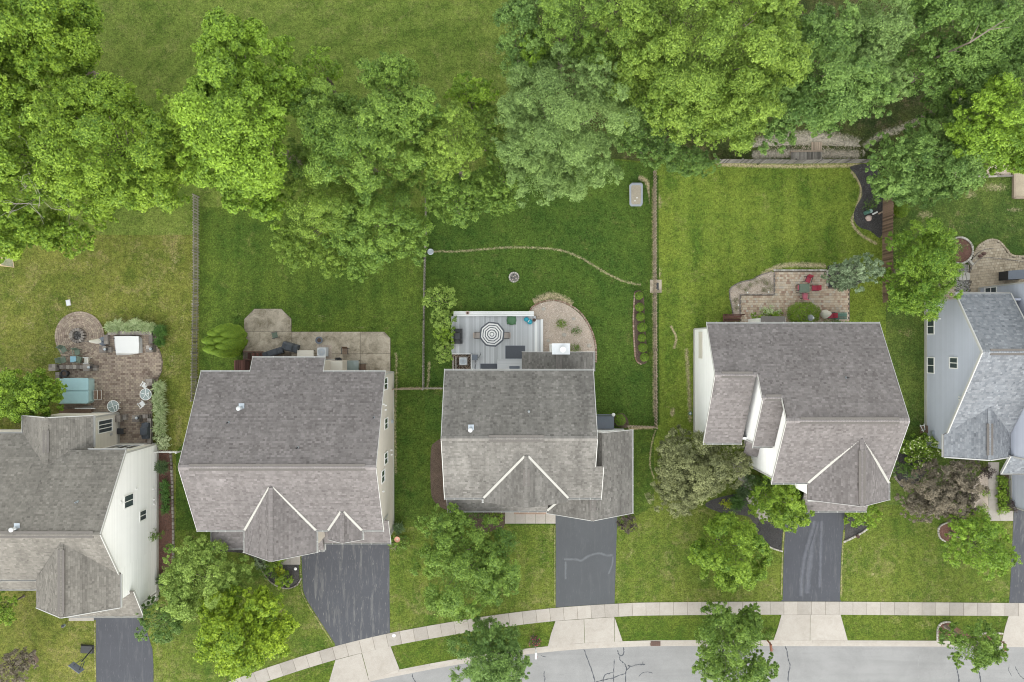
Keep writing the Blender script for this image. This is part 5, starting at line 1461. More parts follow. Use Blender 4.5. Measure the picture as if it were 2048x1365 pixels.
tree('airy light-green tree in the front lawn left of the middle driveway', 932, 1130, 94, 92, 7, 35, 'mid', leaf=0.19, per_m2=375, rough=0.24, parts=[(-45, -85, 48, 34, 6), (48, -12, 36, 38, 6), (60, 30, 45, 40, 6)], lobe=0.34)
tree('street tree over the curving pavement left of the white mailbox', 980, 1315, 72, 66, 6.5, 36, 'cool', leaf=0.18, per_m2=405, rough=0.2, group='street trees along the kerb', parts=[(40, 10, 38, 35, 5.5), (-5, -45, 45, 28, 5.5)])
tree('round dense bright-green tree in the lawn left of the east driveway', 1460, 1104, 74, 73, 6.5, 37, 'bright', leaf=0.21, per_m2=560, rough=0.07, lobe=0.33)
tree('street tree standing between pavement and road left of the brown mailbox', 1462, 1290, 66, 62, 6.5, 38, 'mid', leaf=0.18, per_m2=420, rough=0.24, group='street trees along the kerb', parts=[(-30, -45, 32, 45, 5.5), (40, -50, 25, 38, 5), (55, 45, 32, 35, 5), (-40, 45, 38, 32, 5.2), (15, 60, 45, 28, 5)])
tree('young feathery street tree in the mulch ring at the lower right', 1940, 1286, 52, 44, 5.5, 39, 'mid', leaf=0.19, spike=0.5, per_m2=405, group='street trees along the kerb', parts=[(30, 12, 32, 26, 4.6)])
tree('big olive-brown ornamental tree west of the front walk', 1385, 935, 74, 72, 5.5, 40, 'sage', leaf=0.16, per_m2=405, parts=[(-30, 55, 52, 40, 4.5), (62, -10, 52, 52, 5.2), (-28, -40, 45, 38, 5), (-40, 20, 42, 40, 5)], rough=0.2, spike=0.2)
tree('fresh-green small tree at the corner of the east garage', 1556, 1003, 56, 52, 5, 41, 'bright', leaf=0.17, per_m2=459, parts=[(28, 25, 38, 30, 4.4)], lobe=0.37)
tree('brown-purple smoke-like tree in front of the blue-grey house', 1872, 980, 66, 56, 5, 42, 'brown', leaf=0.16, per_m2=391, rough=0.2, parts=[(45, -12, 45, 38, 4.8), (-40, 30, 38, 30, 4.4), (30, 30, 42, 30, 4.5)])
tree('loose yellow-green young tree in the lower right lawn', 1950, 1088, 62, 60, 6, 43, 'lime', leaf=0.17, per_m2=255, rough=0.3, parts=[(-28, -38, 25, 28, 5.2), (5, -35, 28, 25, 5.5), (40, 20, 30, 40, 5)])
tree('bluish-green conifer-like tree between brick patio and board fence', 1702, 548, 38, 34, 5.5, 44, 'bluish', leaf=0.16, per_m2=420, spike=0.35, parts=[(35, -10, 28, 26, 6.5), (-22, 10, 28, 26, 3.5)])
tree('brownish hazy tree in the lower left corner', 20, 1335, 50, 38, 5, 45, 'brown', leaf=0.15, per_m2=330, parts=[(28, -14, 26, 20, 4.2)])
tree('green shrub tree at the left edge below the tan roof', 5, 1215, 28, 35, 4, 46, 'bright', leaf=0.17)
tree('dark green bushy tree at the corner of the pale gable wall', 325, 1238, 44, 42, 4.2, 47, 'deep', leaf=0.15, per_m2=420, lobe=0.37)
# a bare limb showing through the crowns on the left
rng = np.random.default_rng(5)
root = empty('dead_tree', 'leafless pale branching tree showing in a gap between the western crowns', 'dead tree', W(70, 372, 0))
b = MB(); c0 = W(45, 380, 2.0); b.tube([W(70, 372, 0), W(60, 378, 3), W(45, 380, 7)], [.13, .09, .05], 7)
def twig(p, d, l, r, depth):
    q = p + d * l; mid_ = p.lerp(q, .5) + Vector(rng.normal(0, l * .07, 3))
    b.tube([p, mid_, q], [r, r * .8, r * .55], 5, cap=False)
    if depth > 0:
        for s_ in range(3 if depth > 1 else 2):
            e = (d + Vector(rng.normal(0, .55, 3))).normalized()
            twig(p.lerp(q, float(rng.uniform(.45, 1))), e, l * float(rng.uniform(.5, .75)), r * .6, depth - 1)
for a, e in (((68, 376, 5), (115, 372, 9)), ((66, 374, 4), (90, 330, 9)), ((68, 376, 5), (30, 384, 9)), ((70, 372, 5), (108, 400, 8))):
    p, q = W(*a), W(*e); twig(p, (q - p).normalized(), (q - p).length * .8, .05, 3)
mk('branches', b, MAT['bark_pale'], root)
# leaning bare stem inside the dark wood
root = empty('leaning_trunk', 'long bare leaning trunk crossing the dark wood at the top right', 'tree trunk', W(1812, 140, 0))
b = MB(); b.tube([W(1812, 140, 3), W(1880, 112, 9), W(1940, 85, 13.5), W(2010, 40, 14.5)], [.10, .09, .07, .03], 7)
b.tube([W(1905, 101, 11), W(1920, 104, 13)], [.04, .012], 6); b.tube([W(1940, 85, 13.5), W(1958, 50, 14.5)], [.04, .012], 6); b.tube([W(1975, 60, 14), W(2020, 55, 14.8)], [.04, .012], 6)
mk('stem', b, MAT['bark'], root)

# ================= hedges, shrubs and border plants
dk = 'shrubs between the thin fence and the deck'
shrub('tall light-green bush at the north corner of the deck', 881, 600, 33, 30, 3.4, 51, 'lilac', group=dk, leaf=0.13, per_m2=520)
shrub('light-green bush below the corner bush beside the deck', 888, 645, 24, 24, 3.0, 52, 'lilac', group=dk, leaf=0.13, per_m2=520)
shrub('fresh-green bush by the covered black grill', 889, 671, 21, 22, 2.8, 53, 'bright', group=dk, leaf=0.12, per_m2=560)
shrub('bush nearest the air conditioner on the deck side', 888, 703, 22, 22, 2.8, 54, 'lilac', group=dk, leaf=0.13, per_m2=520)
rnd_pos = [(1278, 592, 8.5), (1279, 615, 9), (1281, 634, 9), (1284, 655, 10), (1284, 676, 8.5), (1285.5, 696, 9.5), (1289, 715, 9)]
desc = ['topmost, slightly square', 'second from the top', 'third from the top and the loosest', 'fourth from the top', 'fifth from the top and the smallest', 'sixth from the top', 'lowest']
for i, (x, y, r) in enumerate(rnd_pos):
    ball('clipped boxwood in the narrow mulch bed, ' + desc[i] + ' of seven', x, y, r, 0.8, 60 + i, 'box', 'boxwoods in the narrow bed')
ball('round clipped boxwood beside the grey side stoop', 1240, 840, 11.5, 1.0, 70, 'box')
ball('big clipped dome hedge behind the brick patio', 1607, 628, 33, 1.7, 71, 'arbor', leaf=0.09, per_m2=1100, sy=0.72, name='hedge', cat='hedge')
shrub('low green shrub left of the dome hedge on the brick patio', 1536, 634, 33, 14, 1.1, 72, 'bright', leaf=0.12)
shrub('white-variegated shrub at the edge of the brick patio', 1538, 623, 22, 8, 1.2, 73, 'variegated', leaf=0.1)
ball('round green bush under the tree beside the board fence', 1801, 420, 16, 1.2, 74, 'arbor', leaf=0.1)
shrub('cream-flowering round hydrangea bush between the two east houses', 1843, 902, 43, 36, 2.2, 75, 'bright', leaf=0.15, per_m2=520, blossom=('flower_white', 260, 0.16))
shrub('small dark bush below the hydrangea', 1803, 938, 22, 15, 1.2, 76, 'deep', leaf=0.1)
shrub('silvery low shrub below the hydrangea', 1822, 948, 15, 9, 0.9, 77, 'bluish', leaf=0.08)
shrub('reddish small shrub by the front porch of the blue-grey house', 1972, 944, 15, 12, 1.1, 78, 'plum', leaf=0.1)
shrub('brown-red weeping shrub left of the front path', 1935, 930, 22, 16, 1.3, 79, 'brown', leaf=0.1, spike=.3)
shrub('yellowish-green tuft in the front bed of the blue-grey house', 1924, 932, 8, 6, 0.7, 80, 'lime', leaf=0.1)
for i, (x, y, r) in enumerate([(2003, 960, 9), (2005, 975, 10), (2005, 992, 11), (2007, 1008, 11), (2004, 1020, 9)]):
    shrub('green perennial right of the front path, %s' % ['nearest the porch', 'second from the porch', 'the middle one', 'fourth from the porch', 'farthest from the porch'][i], x, y, r, 10, 0.7, 81 + i, 'bright', leaf=0.12, group='perennials along the front path', spike=.4)
shrub('red-leaved shrub at the garage corner beside the front path', 2027, 1014, 13, 10, 1.0, 87, 'plum', leaf=0.09)
shrub('small dark plum shrub above the red-leaved one', 2018, 1005, 7, 6, 0.8, 88, 'plum', leaf=0.09)
shrub('green tuft in the sandy bed left of the front path, upper', 1968, 985, 10, 8, 0.5, 89, 'bright', leaf=0.09, group='tufts in the sandy bed', spike=.4)
shrub('green tuft in the sandy bed left of the front path, lower', 1966, 1017, 10, 7, 0.5, 90, 'bright', leaf=0.09, group='tufts in the sandy bed', spike=.4)
shrub('dark purple barberry at the garage corner of the middle house', 1254, 1046, 20, 19, 1.3, 91, 'plum', leaf=0.09, per_m2=700, rough=.05, spike=.25)
shrub('bright-green clipped hedge block left of the middle front walk', 993, 1035, 14, 13, 1.0, 92, 'bright', leaf=0.1, rough=.04)
shrub('low green hedge under the middle porch eave', 955, 1030, 25, 8, 0.8, 93, 'deep', leaf=0.09)
shrub('fresh bush right of the east driveway garage', 1722, 1030, 36, 28, 1.9, 94, 'bright', leaf=0.15, per_m2=480)
shrub('dark perennial mass between front walk and white wall', 1520, 975, 26, 30, 1.0, 95, 'deep', leaf=0.12, spike=.3)
shrub('silver-green plant clump near the front walk', 1497, 960, 14, 14, 0.9, 96, 'bluish', leaf=0.1, spike=.3)
shrub('yellow-green tuft under the olive-brown tree', 1453, 1008, 11, 8, 0.8, 97, 'yellow', leaf=0.11, spike=.3)
grass_clump('dark arching grass left of the front walk', 1474, 1005, 18, 0.9, 98, 'blade_green', 500)
grass_clump('dark arching grass beside the walk under the olive-brown tree', 1484, 985, 15, 0.9, 99, 'blade_bluish', 400)
shrub('grey-green shrub at the corner of the entry bed, wide-driveway house', 524, 1122, 18, 15, 0.9, 100, 'bluish', leaf=0.1)
shrub('green shrub at the entry gable of the wide-driveway house', 549, 1127, 19, 14, 0.9, 101, 'bright', leaf=0.12)
shrub('lime mound in the curved bed beside the wide driveway', 560, 1140, 11, 9, 0.8, 102, 'yellow', leaf=0.12)
shrub('green shrub with pale rim low in the curved bed', 568, 1157, 19, 16, 0.8, 103, 'bright', leaf=0.13)
shrub('brownish low shrub under the front eave of the wide-driveway house', 497, 1104, 10, 7, 0.6, 104, 'sage', leaf=0.08)
shrub('spreading green shrub beside the entry bed', 536, 1143, 16, 14, 0.7, 105, 'mid', leaf=0.1)
grass_clump('dark grass tuft at the corner of the beige wall', 797, 1056, 14, 0.7, 106, 'blade_bluish', 260)
shrub('green plants around the terracotta birdbath', 797, 1082, 22, 14, 0.6, 107, 'mid', leaf=0.11, spike=.3)
shrub('pinkish small plant by the birdbath', 787, 1091, 8, 6, 0.4, 108, 'brown', leaf=0.08)
shrub('dark purple shrub behind the white mailbox', 1069, 1281, 13, 11, 0.8, 109, 'plum', leaf=0.08, blossom=('flower_red', 30, 0.10))
shrub('small tuft by the brown mailbox near the east apron', 1537, 1272, 10, 9, 0.5, 110, 'mid', leaf=0.1)
shrub('little plants by the wooden mailbox at the lower right', 1990, 1274, 10, 8, 0.5, 111, 'mid', leaf=0.1, blossom=('flower_white', 12, 0.08))
shrub('olive tuft, left one of three plants in the curved stone bed', 1123, 650, 9.5, 9.5, 0.55, 112, 'olive', leaf=0.09, spike=.5, group='plants in the curved stone bed')
shrub('dark blue-green mound, right one in the curved stone bed', 1152, 663, 9, 8.5, 0.55, 113, 'deep', leaf=0.08, group='plants in the curved stone bed')
shrub('green tuft nearest the sunroom in the curved stone bed', 1151, 697, 8, 8, 0.5, 114, 'mid', leaf=0.08, spike=.4, group='plants in the curved stone bed')
shrub('twiggy plant in the black mulch bed beside the board fence', 1741, 410, 13, 12, 0.6, 115, 'deep', leaf=0.08, per_m2=400, spike=.4)
shrub('small flowering plant in the round stone-ringed bed', 1917, 497, 13, 10, 0.6, 116, 'deep', leaf=0.08, per_m2=405, spike=.4, blossom=('flower_white', 14, 0.08))
shrub('weedy green strip at the foot of the dome hedge', 1665, 644, 30, 4, 0.35, 117, 'mid', leaf=0.09)
# arborvitae clump: nine narrow cones, seen leaning out
arb = [(482, 680, 5.6), (484, 692, 5.4), (489, 684, 4.8), (476, 668, 6.2), (488, 670, 5.0), (478, 702, 5.5), (470, 697, 6.4), (482, 662, 5.6), (470, 682, 6.6)]
for i, (x, y, h) in enumerate(arb):
    rng = np.random.default_rng(200 + i)
    base = W(x, y, 0); root = empty('arborvitae', 'narrow green arborvitae in the tight clump left of the concrete patio, %s' % ['centre', 'lower centre', 'right of centre', 'upper left', 'upper right', 'bottom', 'bottom left', 'top', 'left'][i], 'conifer', base, 'arborvitae clump left of the concrete patio')
    n = 5200; t = rng.random(n) ** 0.8; a = rng.uniform(0, 6.283, n)
    rad = 0.60 * np.sin(np.pi * (0.16 + 0.84 * t)) ** 0.75 * (1 - .22 * rng.random(n) ** 2) * (1 + .08 * np.sin(a * 5 + t * 14))
    P = np.stack([rad * np.cos(a), rad * np.sin(a), 0.06 + h * t], 1) + np.array(base)
    Nn = unit(np.stack([np.cos(a), np.sin(a), .5 + t], 1) + rng.normal(0, .35, (n, 3)))
    leaf_mesh('crown', P, Nn, np.full(n, .13), np.full(n, .07), rng.normal(0, .38, n), 'leaf_arbor', rng, root, base)
    b = MB(); b.tube([base, base + Vector((0, 0, h * .8))], [.06, .02], 6); mk('trunk', b, MAT['bark'], root)
# ornamental grasses along the brick patio of the corner house
og = 'variegated grasses edging the brick patio'
for i, (x, y, r) in enumerate([(222, 655, 12), (238, 652, 15), (257, 655, 12), (273, 650, 15), (290, 655, 12), (304, 655, 11)]):
    grass_clump('pale variegated grass in the row above the white-covered table, %s from the left' % ['first', 'second', 'third', 'fourth', 'fifth', 'sixth'][i], x, y, r, 0.9, 120 + i, 'blade_pale', 420, og)
for i, (x, y, r) in enumerate([(320, 775, 15), (318, 797, 15), (322, 818, 16), (321, 838, 14), (321, 857, 14)]):
    grass_clump('pale variegated grass down the right side of the brick patio, %s from the top' % ['first', 'second', 'third', 'fourth', 'fifth'][i], x, y, r, 0.95, 130 + i, 'blade_pale', 460, og)
shrub('white-edged leafy plant by the lower end of the patio wall', 324, 878, 15, 14, 0.8, 136, 'variegated', leaf=0.11)
shrub('variegated leafy plant at the bottom of the patio border', 328, 893, 12, 8, 0.6, 137, 'variegated', leaf=0.1)
grass_clump('dark green grass at the upper right corner of the brick patio', 322, 662, 14, 1.0, 138, 'blade_green', 600)
grass_clump('dark green grass below the upper right patio corner', 321, 683, 12, 0.9, 139, 'blade_green', 420)
grass_clump('bluish grass tuft in the red mulch strip beside the gable wall', 325, 934, 16, 0.8, 140, 'blade_bluish', 420)
for i, (x, y) in enumerate([(330, 970), (331, 985), (332, 1000), (331, 1018)]):
    grass_clump('daylily clump in the red mulch strip, %s from the top' % ['first', 'second', 'third', 'fourth'][i], x, y, 12, 0.55, 141 + i, 'blade_green', 150, 'daylilies in the red mulch strip', name='daylily', cat='plant', wid=0.035)
shrub('small bush growing against the pale gable wall', 312, 1070, 13, 11, 1.6, 146, 'mid', leaf=0.12, per_m2=405, rough=.2)
grass_clump('dark tuft low in the red mulch strip', 325, 1160, 14, 0.7, 147, 'blade_bluish', 300)
for i, (x, y) in enumerate([(1535, 567), (1527, 562), (1500, 570), (1528, 580), (1490, 580), (1471, 603), (1473, 617), (1540, 578), (1512, 563), (1478, 573)]):
    shrub('small sedum tuft in the pale gravel bed, %s' % ['fifth along the upper rim', 'fourth along the upper rim', 'second along the upper rim', 'right one of the inner row', 'left one of the inner row', 'upper one in the left arm', 'lower one in the left arm', 'nearest the brick corner', 'third along the upper rim', 'first along the upper rim'][i], x, y, 3.6, 3.4, 0.2, 150 + i, 'sage', leaf=0.05, per_m2=1200, name='sedum', cat='plant', group='sedum tufts in the pale gravel bed')

print('LEAVES', LEAF_TOTAL[0])
# ------------------------------------------------------------------ beds, patios, stones
def sheet(name, pts, z, mat, label, kind='structure'):
    b = MB(); flat_sheet(b, GP(pts), z)
    return mk(name, b, MAT[mat], kind=kind, label=label)
def scatter(name, pts, n, size, mat, z, label=None, parent=None, flat=0.6, seed=1, sub=(5, 3)):
    """loose stones or chips over an outline, joined: nobody could count them"""
    r2 = random.Random(seed); P = GP(pts)
    x0, x1 = min(p.x for p in P), max(p.x for p in P); y0, y1 = min(p.y for p in P), max(p.y for p in P)
    b = MB(); k = 0; t = 0
    while k < n and t < n * 30:
        t += 1
        x, y = r2.uniform(x0, x1), r2.uniform(y0, y1)
        if not inside((x, y), P): continue
        k += 1
        s = r2.uniform(*size); a = r2.uniform(0, 6.28); e = r2.uniform(.6, 1)
        ca, sa = math.cos(a) * s, math.sin(a) * s
        q = [(x + ca, y + sa), (x - sa * e, y + ca * e), (x - ca, y - sa), (x + sa * e, y - ca * e)]
        tone = max(-1, min(1, r2.gauss(0, .5))); top = (x + r2.uniform(-.2, .2) * s, y + r2.uniform(-.2, .2) * s, z + s * flat)
        for i in range(4):
            b.face([(*q[i], z - .01), (*q[(i + 1) % 4], z - .01), top], tone)
    return mk(name, b, MAT[mat], parent, kind='stuff', label=label)

def pavers(name, pts, bw, bh, mat, z, label, ang=0.0, h=0.05, gap=0.012, bond=0.5, maxparts=300):
    """a bonded paver field: every paver its own block; the 300 largest-looking as parts, the rest joined"""
    P = GP(pts)
    b = MB(); b.slab([(p.x, p.y) for p in P], 0.0, z)
    root = mk(name, b, MAT['mortar'], kind='structure', label=label)
    ca, sa = math.cos(ang), math.sin(ang)
    Q = [(p.x * ca + p.y * sa, -p.x * sa + p.y * ca) for p in P]
    x0, x1 = min(p[0] for p in Q), max(p[0] for p in Q); y0, y1 = min(p[1] for p in Q), max(p[1] for p in Q)
    rest = MB(); row = 0; y = y0
    while y < y1:
        x = x0 - (row % 2) * bw * bond
        while x < x1:
            w = bw
            cs = [(x + w * fx, y + bh * fy) for fx, fy in ((.12, .12), (.88, .12), (.88, .88), (.12, .88))]
            if sum(inside(c, Q) for c in cs) >= 3:
                cx_, cy_ = x + w / 2, y + bh / 2
                wx, wy = cx_ * ca - cy_ * sa, cx_ * sa + cy_ * ca
                rest.box((wx, wy, z - .02), (w - gap, bh - gap, h + rnd.uniform(-.004, .005)), ang, max(-1, min(1, rnd.gauss(0, .5))), taper=.97)
            x += w
        y += bh; row += 1
    mk('paver_field', rest, MAT[mat], root, kind='stuff')
    return root

def ring_stones(root, px, py, r, n, sw, sh, z, h, mat, name='stone', a0=0, a1=2 * math.pi):
    for i in range(n):
        t = a0 + (a1 - a0) * (i + .5) / n
        c = W(px + r * math.cos(t), py - r * math.sin(t)); b = MB()
        c0 = W(px, py)
        d = Vector((c.x - c0.x, c.y - c0.y, 0)).normalized()
        b.box((c.x, c.y, z), (sh * rnd.uniform(.92, 1.08), sw * rnd.uniform(.9, 1.0), h * rnd.uniform(.94, 1.06)), math.atan2(d.y, d.x), rnd.uniform(-1, 1), taper=.94)
        mk(name, b, MAT[mat], root)
def line_stones(root, pts, step, w, h, z, mat, name='edging_stone', closed=False):
    pw = walk_line(smooth_line(pts, 6, closed) if len(pts) > 2 else pts, step)
    for i in range(len(pw)):
        x, y, a = pw[i]
        c = W(x, y); b = MB()
        b.box((c.x, c.y, z), (step * S * rnd.uniform(.84, .95), w * rnd.uniform(.85, 1.12), h * rnd.uniform(.85, 1.15)), -a + rnd.uniform(-.06, .06), rnd.uniform(-1, 1), taper=.9)
        mk(name, b, MAT[mat], root)

# ---- corner house: brick patio
MAIN = [(122, 700), (140, 712), (175, 714), (200, 690), (216, 664), (312, 664), (315, 694), (322, 706), (326, 724), (324, 744), (316, 760), (305, 768), (305, 896), (236, 896), (236, 836), (122, 836)]
pavers('patio', MAIN, .30, .19, 'paver_brown', .05, 'brown brick patio behind the corner house')
# round fire patio: rings of pavers
b = MB(); c = W(160, 673); b.lathe((c.x, c.y, 0), [(2.28, 0), (2.28, .055)], 48)
fp = mk('fire_patio', b, MAT['mortar'], kind='structure', label='round brick patio around the fire pit')
b = MB(); r = .62
while r < 2.25:
    n = int(2 * math.pi * r / .27)
    for i in range(n):
        t = 2 * math.pi * (i + (0.5 if int(r / .19) % 2 else 0)) / n
        b.box((c.x + r * math.cos(t), c.y + r * math.sin(t), .035), (.165, 2 * math.pi * r / n - .014, .05 + rnd.uniform(-.003, .004)), t, max(-1, min(1, rnd.gauss(.1, .5))), taper=.96)
    r += .18
mk('paver_ring', b, MAT['paver_brown'], fp, kind='stuff')
pit = empty('fire_pit', 'round stone fire pit with ashes on the circular brick patio', 'fire pit', W(160, 671))
ring_stones(pit, 159, 671.5, 12.0, 16, .205, .30, .08, .34, 'wallstone')
b = MB(); b.lathe((W(159, 671.5).x, W(159, 671.5).y, .08), [(.42, 0), (.42, .1), (.2, .16), (.0001, .17)], 16, jit=.05); mk('ash', b, MAT['ash'], pit)
for a in (.3, 1.4, 2.6):
    b = MB(); q = W(159, 671.5); b.tube([(q.x - .3 * math.cos(a), q.y - .3 * math.sin(a), .26), (q.x + .3 * math.cos(a), q.y + .3 * math.sin(a), .34)], .05, 6); mk('charred_log', b, MAT['mulch_dark'], pit)
# seat walls and pillars built of blocks
def seat_wall(label, p, q, w=.32, h=.5):
    """p, q picture points of the wall's centre line"""
    a, c = W(*p), W(*q); L_ = (c - a).length; d = (c - a).normalized(); ang = math.atan2(d.y, d.x)
    root = empty('seat_wall', label, 'garden wall', a)
    n = max(1, round(L_ / .30))
    for row in range(2):
        for i in range(n):
            m_ = a + d * (L_ * (i + .5 + (.0 if row else .12)) / n); b = MB()
            b.box((m_.x, m_.y, .08 + row * (h - .14) / 2), (L_ / n - .012, w - .03, (h - .14) / 2 - .006), ang, rnd.uniform(-1, 1)); mk('block', b, MAT['wallstone'], root)
    for i in range(n):
        m_ = a + d * (L_ * (i + .5) / n); b = MB()
        b.box((m_.x, m_.y, h - .06), (L_ / n - .010, w + .04, .07), ang, rnd.uniform(-1, 1)); mk('cap_stone', b, MAT['wallstone'], root)
    return root
seat_wall('low block wall behind the green chairs on the brick patio', (126, 734), (173, 734))
seat_wall('low block wall along the left side of the swim spa', (122, 744), (122, 800))
seat_wall('low block wall above the white-covered table', (222, 666.5), (309, 666.5))
seat_wall('low block wall at the left of the white-covered table', (218, 670), (218, 689))
seat_wall('short block wall at the right of the white-covered table', (307, 671), (307, 688))
seat_wall('low block wall beside the covered grill', (304, 836), (304, 892))
seat_wall('short block wall above the grill corner', (291, 832), (302, 832))
PILLAR = None
def pillar(label, px, py, s=.62, h=.75, pot=True):
    root = empty('stone_pillar', label, 'pillar', W(px, py)); c = W(px, py)
    for row in range(4):
        for i in (-1, 1):
            b = MB(); o = (i * s / 4, 0) if row % 2 else (0, i * s / 4); sz = (s / 2 - .01, s - .02) if row % 2 else (s - .02, s / 2 - .01)
            b.box((c.x + o[0], c.y + o[1], .06 + row * (h - .12) / 4), (sz[0], sz[1], (h - .12) / 4 - .006), 0, rnd.uniform(-1, 1)); mk('block', b, MAT['wallstone'], root)
    for i, j in ((-1, -1), (1, -1), (-1, 1), (1, 1)):
        b = MB(); b.box((c.x + i * s / 4, c.y + j * s / 4, h - .06), (s / 2, s / 2, .07), 0, rnd.uniform(-1, 1)); mk('cap_stone', b, MAT['wallstone'], root)
    return root
pillar('block pillar at the left end of the low chair wall', 115, 735); pillar('block pillar at the right end of the low chair wall', 183, 735)
pillar('block pillar left of the white-covered table', 215, 699); pillar('block pillar right of the white-covered table', 307, 698)
pillar('block pillar at the upper end of the grass border', 306, 764); pillar('block pillar at the corner of the house wall', 243, 836); pillar('block pillar by the grill corner', 280, 836)
def low_step(label, px, py, w=.34, d=.5, h=.35):
    root = empty('stone_block', label, 'stone block', W(px, py)); c = W(px, py)
    for i in (-1, 1):
        b = MB(); b.box((c.x, c.y + i * d / 4, .06), (w, d / 2 - .01, h), 0, rnd.uniform(-1, 1), taper=.97); mk('block', b, MAT['wallstone'], root)
low_step('low block beside the right pillar of the chair wall', 195, 736); low_step('low block right of the left table pillar', 224, 700); low_step('low block between the house pillar and the opening', 254, 834)
def lantern(label, px, py, z, r=.14, h=.3):
    root = empty('lantern', label, 'lantern', W(px, py, z)); c = W(px, py, z)
    b = MB(); b.lathe(c, [(r, 0), (r, .04), (r * .3, .06)], 8); mk('base', b, MAT['metal_dark'], root)
    for i in range(4):
        b = MB(); a = i * math.pi / 2 + .4; b.beam(c + Vector((r * .8 * math.cos(a), r * .8 * math.sin(a), .04)), c + Vector((r * .8 * math.cos(a), r * .8 * math.sin(a), h)), .02, .02, (1, 0, 0)); mk('post', b, MAT['metal_dark'], root)
    b = MB(); b.lathe(c + Vector((0, 0, h)), [(r, 0), (r * .4, .1), (.0001, .14)], 8); mk('cap', b, MAT['metal_grey'], root)
lantern('small lantern on the pillar left of the white-covered table', 213, 699, .76); lantern('small lantern on the pillar right of the white-covered table', 304, 698, .76)
lantern('small lantern on the pillar by the grill corner', 276, 836, .76); lantern('small lantern on the pillar at the chair wall end', 181, 735, .76)
# white covered table
t = empty('covered_table', 'long table under a white sheet between low block walls', 'table', W(258, 691))
b = MB(); x0, x1, y0, y1, hh = 229, 286, 672, 710, .74
top = [(x0 + 1, y0 + 1), (x0 + 30, y0 + .4), (x1 - 9, y0 + 1), (x1 - 8, y0 + 20), (x1 - 9, y1 - 3), (x0 + 28, y1 - 2.5), (x0 + 3, y1 - 3), (x0 + 2, y0 + 20)]
low = [(x0, y0 + .5), (x0 + 30, y0), (x1 - 5, y0 + 1), (x1, y0 + 7), (x1 + 1, y1 - 4), (x0 + 30, y1 + .5), (x0 + 5, y1 + 1), (x0 + 3, y0 + 26)]
n = len(top); T_ = [W(a, c_, hh) for a, c_ in top]; B_ = [Vector((*W(a, c_)[:2], .10 + rnd.uniform(0, .08))) for a, c_ in low]
b.face(T_[::-1], 0)
for i in range(n): b.face([B_[i], B_[(i + 1) % n], T_[(i + 1) % n], T_[i]], rnd.uniform(-.3, .1))
mk('sheet', b, MAT['cloth_white'], t)
for x, y in ((x0 + 6, y0 + 6), (x1 - 12, y0 + 6), (x0 + 8, y1 - 8), (x1 - 12, y1 - 8)):
    b = MB(); c = W(x, y); b.box((c.x, c.y, .08), (.06, .06, .62)); mk('leg', b, MAT['metal_dark'], t)
# swim spa
t = empty('swim_spa', 'swim spa under a two-part teal vinyl cover on the brick patio', 'hot tub', W(158, 783))
b = MB(); b.slab(GP([(129, 757), (186, 757), (190, 759), (190, 802), (186, 806), (129, 806)]), .07, .92); mk('shell', b, MAT['spa_shell'], t)
for y0_, y1_ in ((756.5, 781.6), (782.8, 807)):
    b = MB(); h0 = .93
    P = [W(127 + 2, y0_, h0 + .0), W(176, y0_, h0), W(178, y0_ + 2, h0), W(178, y1_ - 2, h0), W(176, y1_, h0), W(129, y1_, h0), W(127, y1_ - 2, h0), W(127, y0_ + 2, h0)]
    b.slab([(p.x, p.y) for p in P], h0, h0 + .10); b.slab([(p.x * .985 + W(152, (y0_ + y1_) / 2, h0).x * .015, p.y * .97 + W(152, (y0_ + y1_) / 2, h0).y * .03) for p in P], h0 + .10, h0 + .125)
    mk('cover', b, MAT['teal_vinyl'], t)
for i in range(2):
    b = MB(); c = W(188, 795 + i * 8); b.beam(c + Vector((0, 0, .92)), c + Vector((.05, 0, .45)), .05, .03, (0, 1, 0)); mk('strap', b, MAT['metal_dark'], t)
t = empty('spa_step', 'two-tread spa step with pale frames beside the teal swim spa', 'steps', W(196, 790))
for x, h in ((192.5, .42), (201, .22)):
    b = MB(); c = W(x, 790, h); b.box((c.x, c.y, .07), (.32, .84, h)); mk('tread', b, MAT['wood_brown'], t)
    f = MB()
    for sx, sy, lx, ly in ((-.165, 0, .03, .9), (.165, 0, .03, .9), (0, -.44, .36, .03), (0, .44, .36, .03)): f.box((c.x + sx, c.y + sy, .07 + h - .02), (lx, ly, .05))
    mk('frame', f, MAT['cloth_offwhite'], t)
# furled umbrella on its base
t = empty('furled_umbrella', 'pale furled patio umbrella on a slate-coloured base by the fire pit', 'umbrella', W(208, 683))
b = MB(); c = W(208, 683); b.lathe((c.x, c.y, .06), [(.44, 0), (.44, .06), (.2, .10), (.06, .16)], 10); mk('base', b, MAT['slate'], t)
b = MB(); b.tube([(c.x, c.y, .1), (c.x, c.y, 2.3)], .025, 8); mk('pole', b, MAT['metal_dark'], t)
b = MB(); b.lathe((c.x, c.y, .7), [(.10, 0), (.25, .12), (.20, .5), (.14, 1.0), (.08, 1.4), (.02, 1.55)], 12, jit=.14); mk('canopy', b, MAT['bin_grey'] if False else MAT['cloth_offwhite'], t)
b = MB(); b.beam((c.x, c.y, 2.1), (c.x - .95, c.y + .02, 2.12), .04, .05); mk('arm', b, MAT['metal_dark'], t)

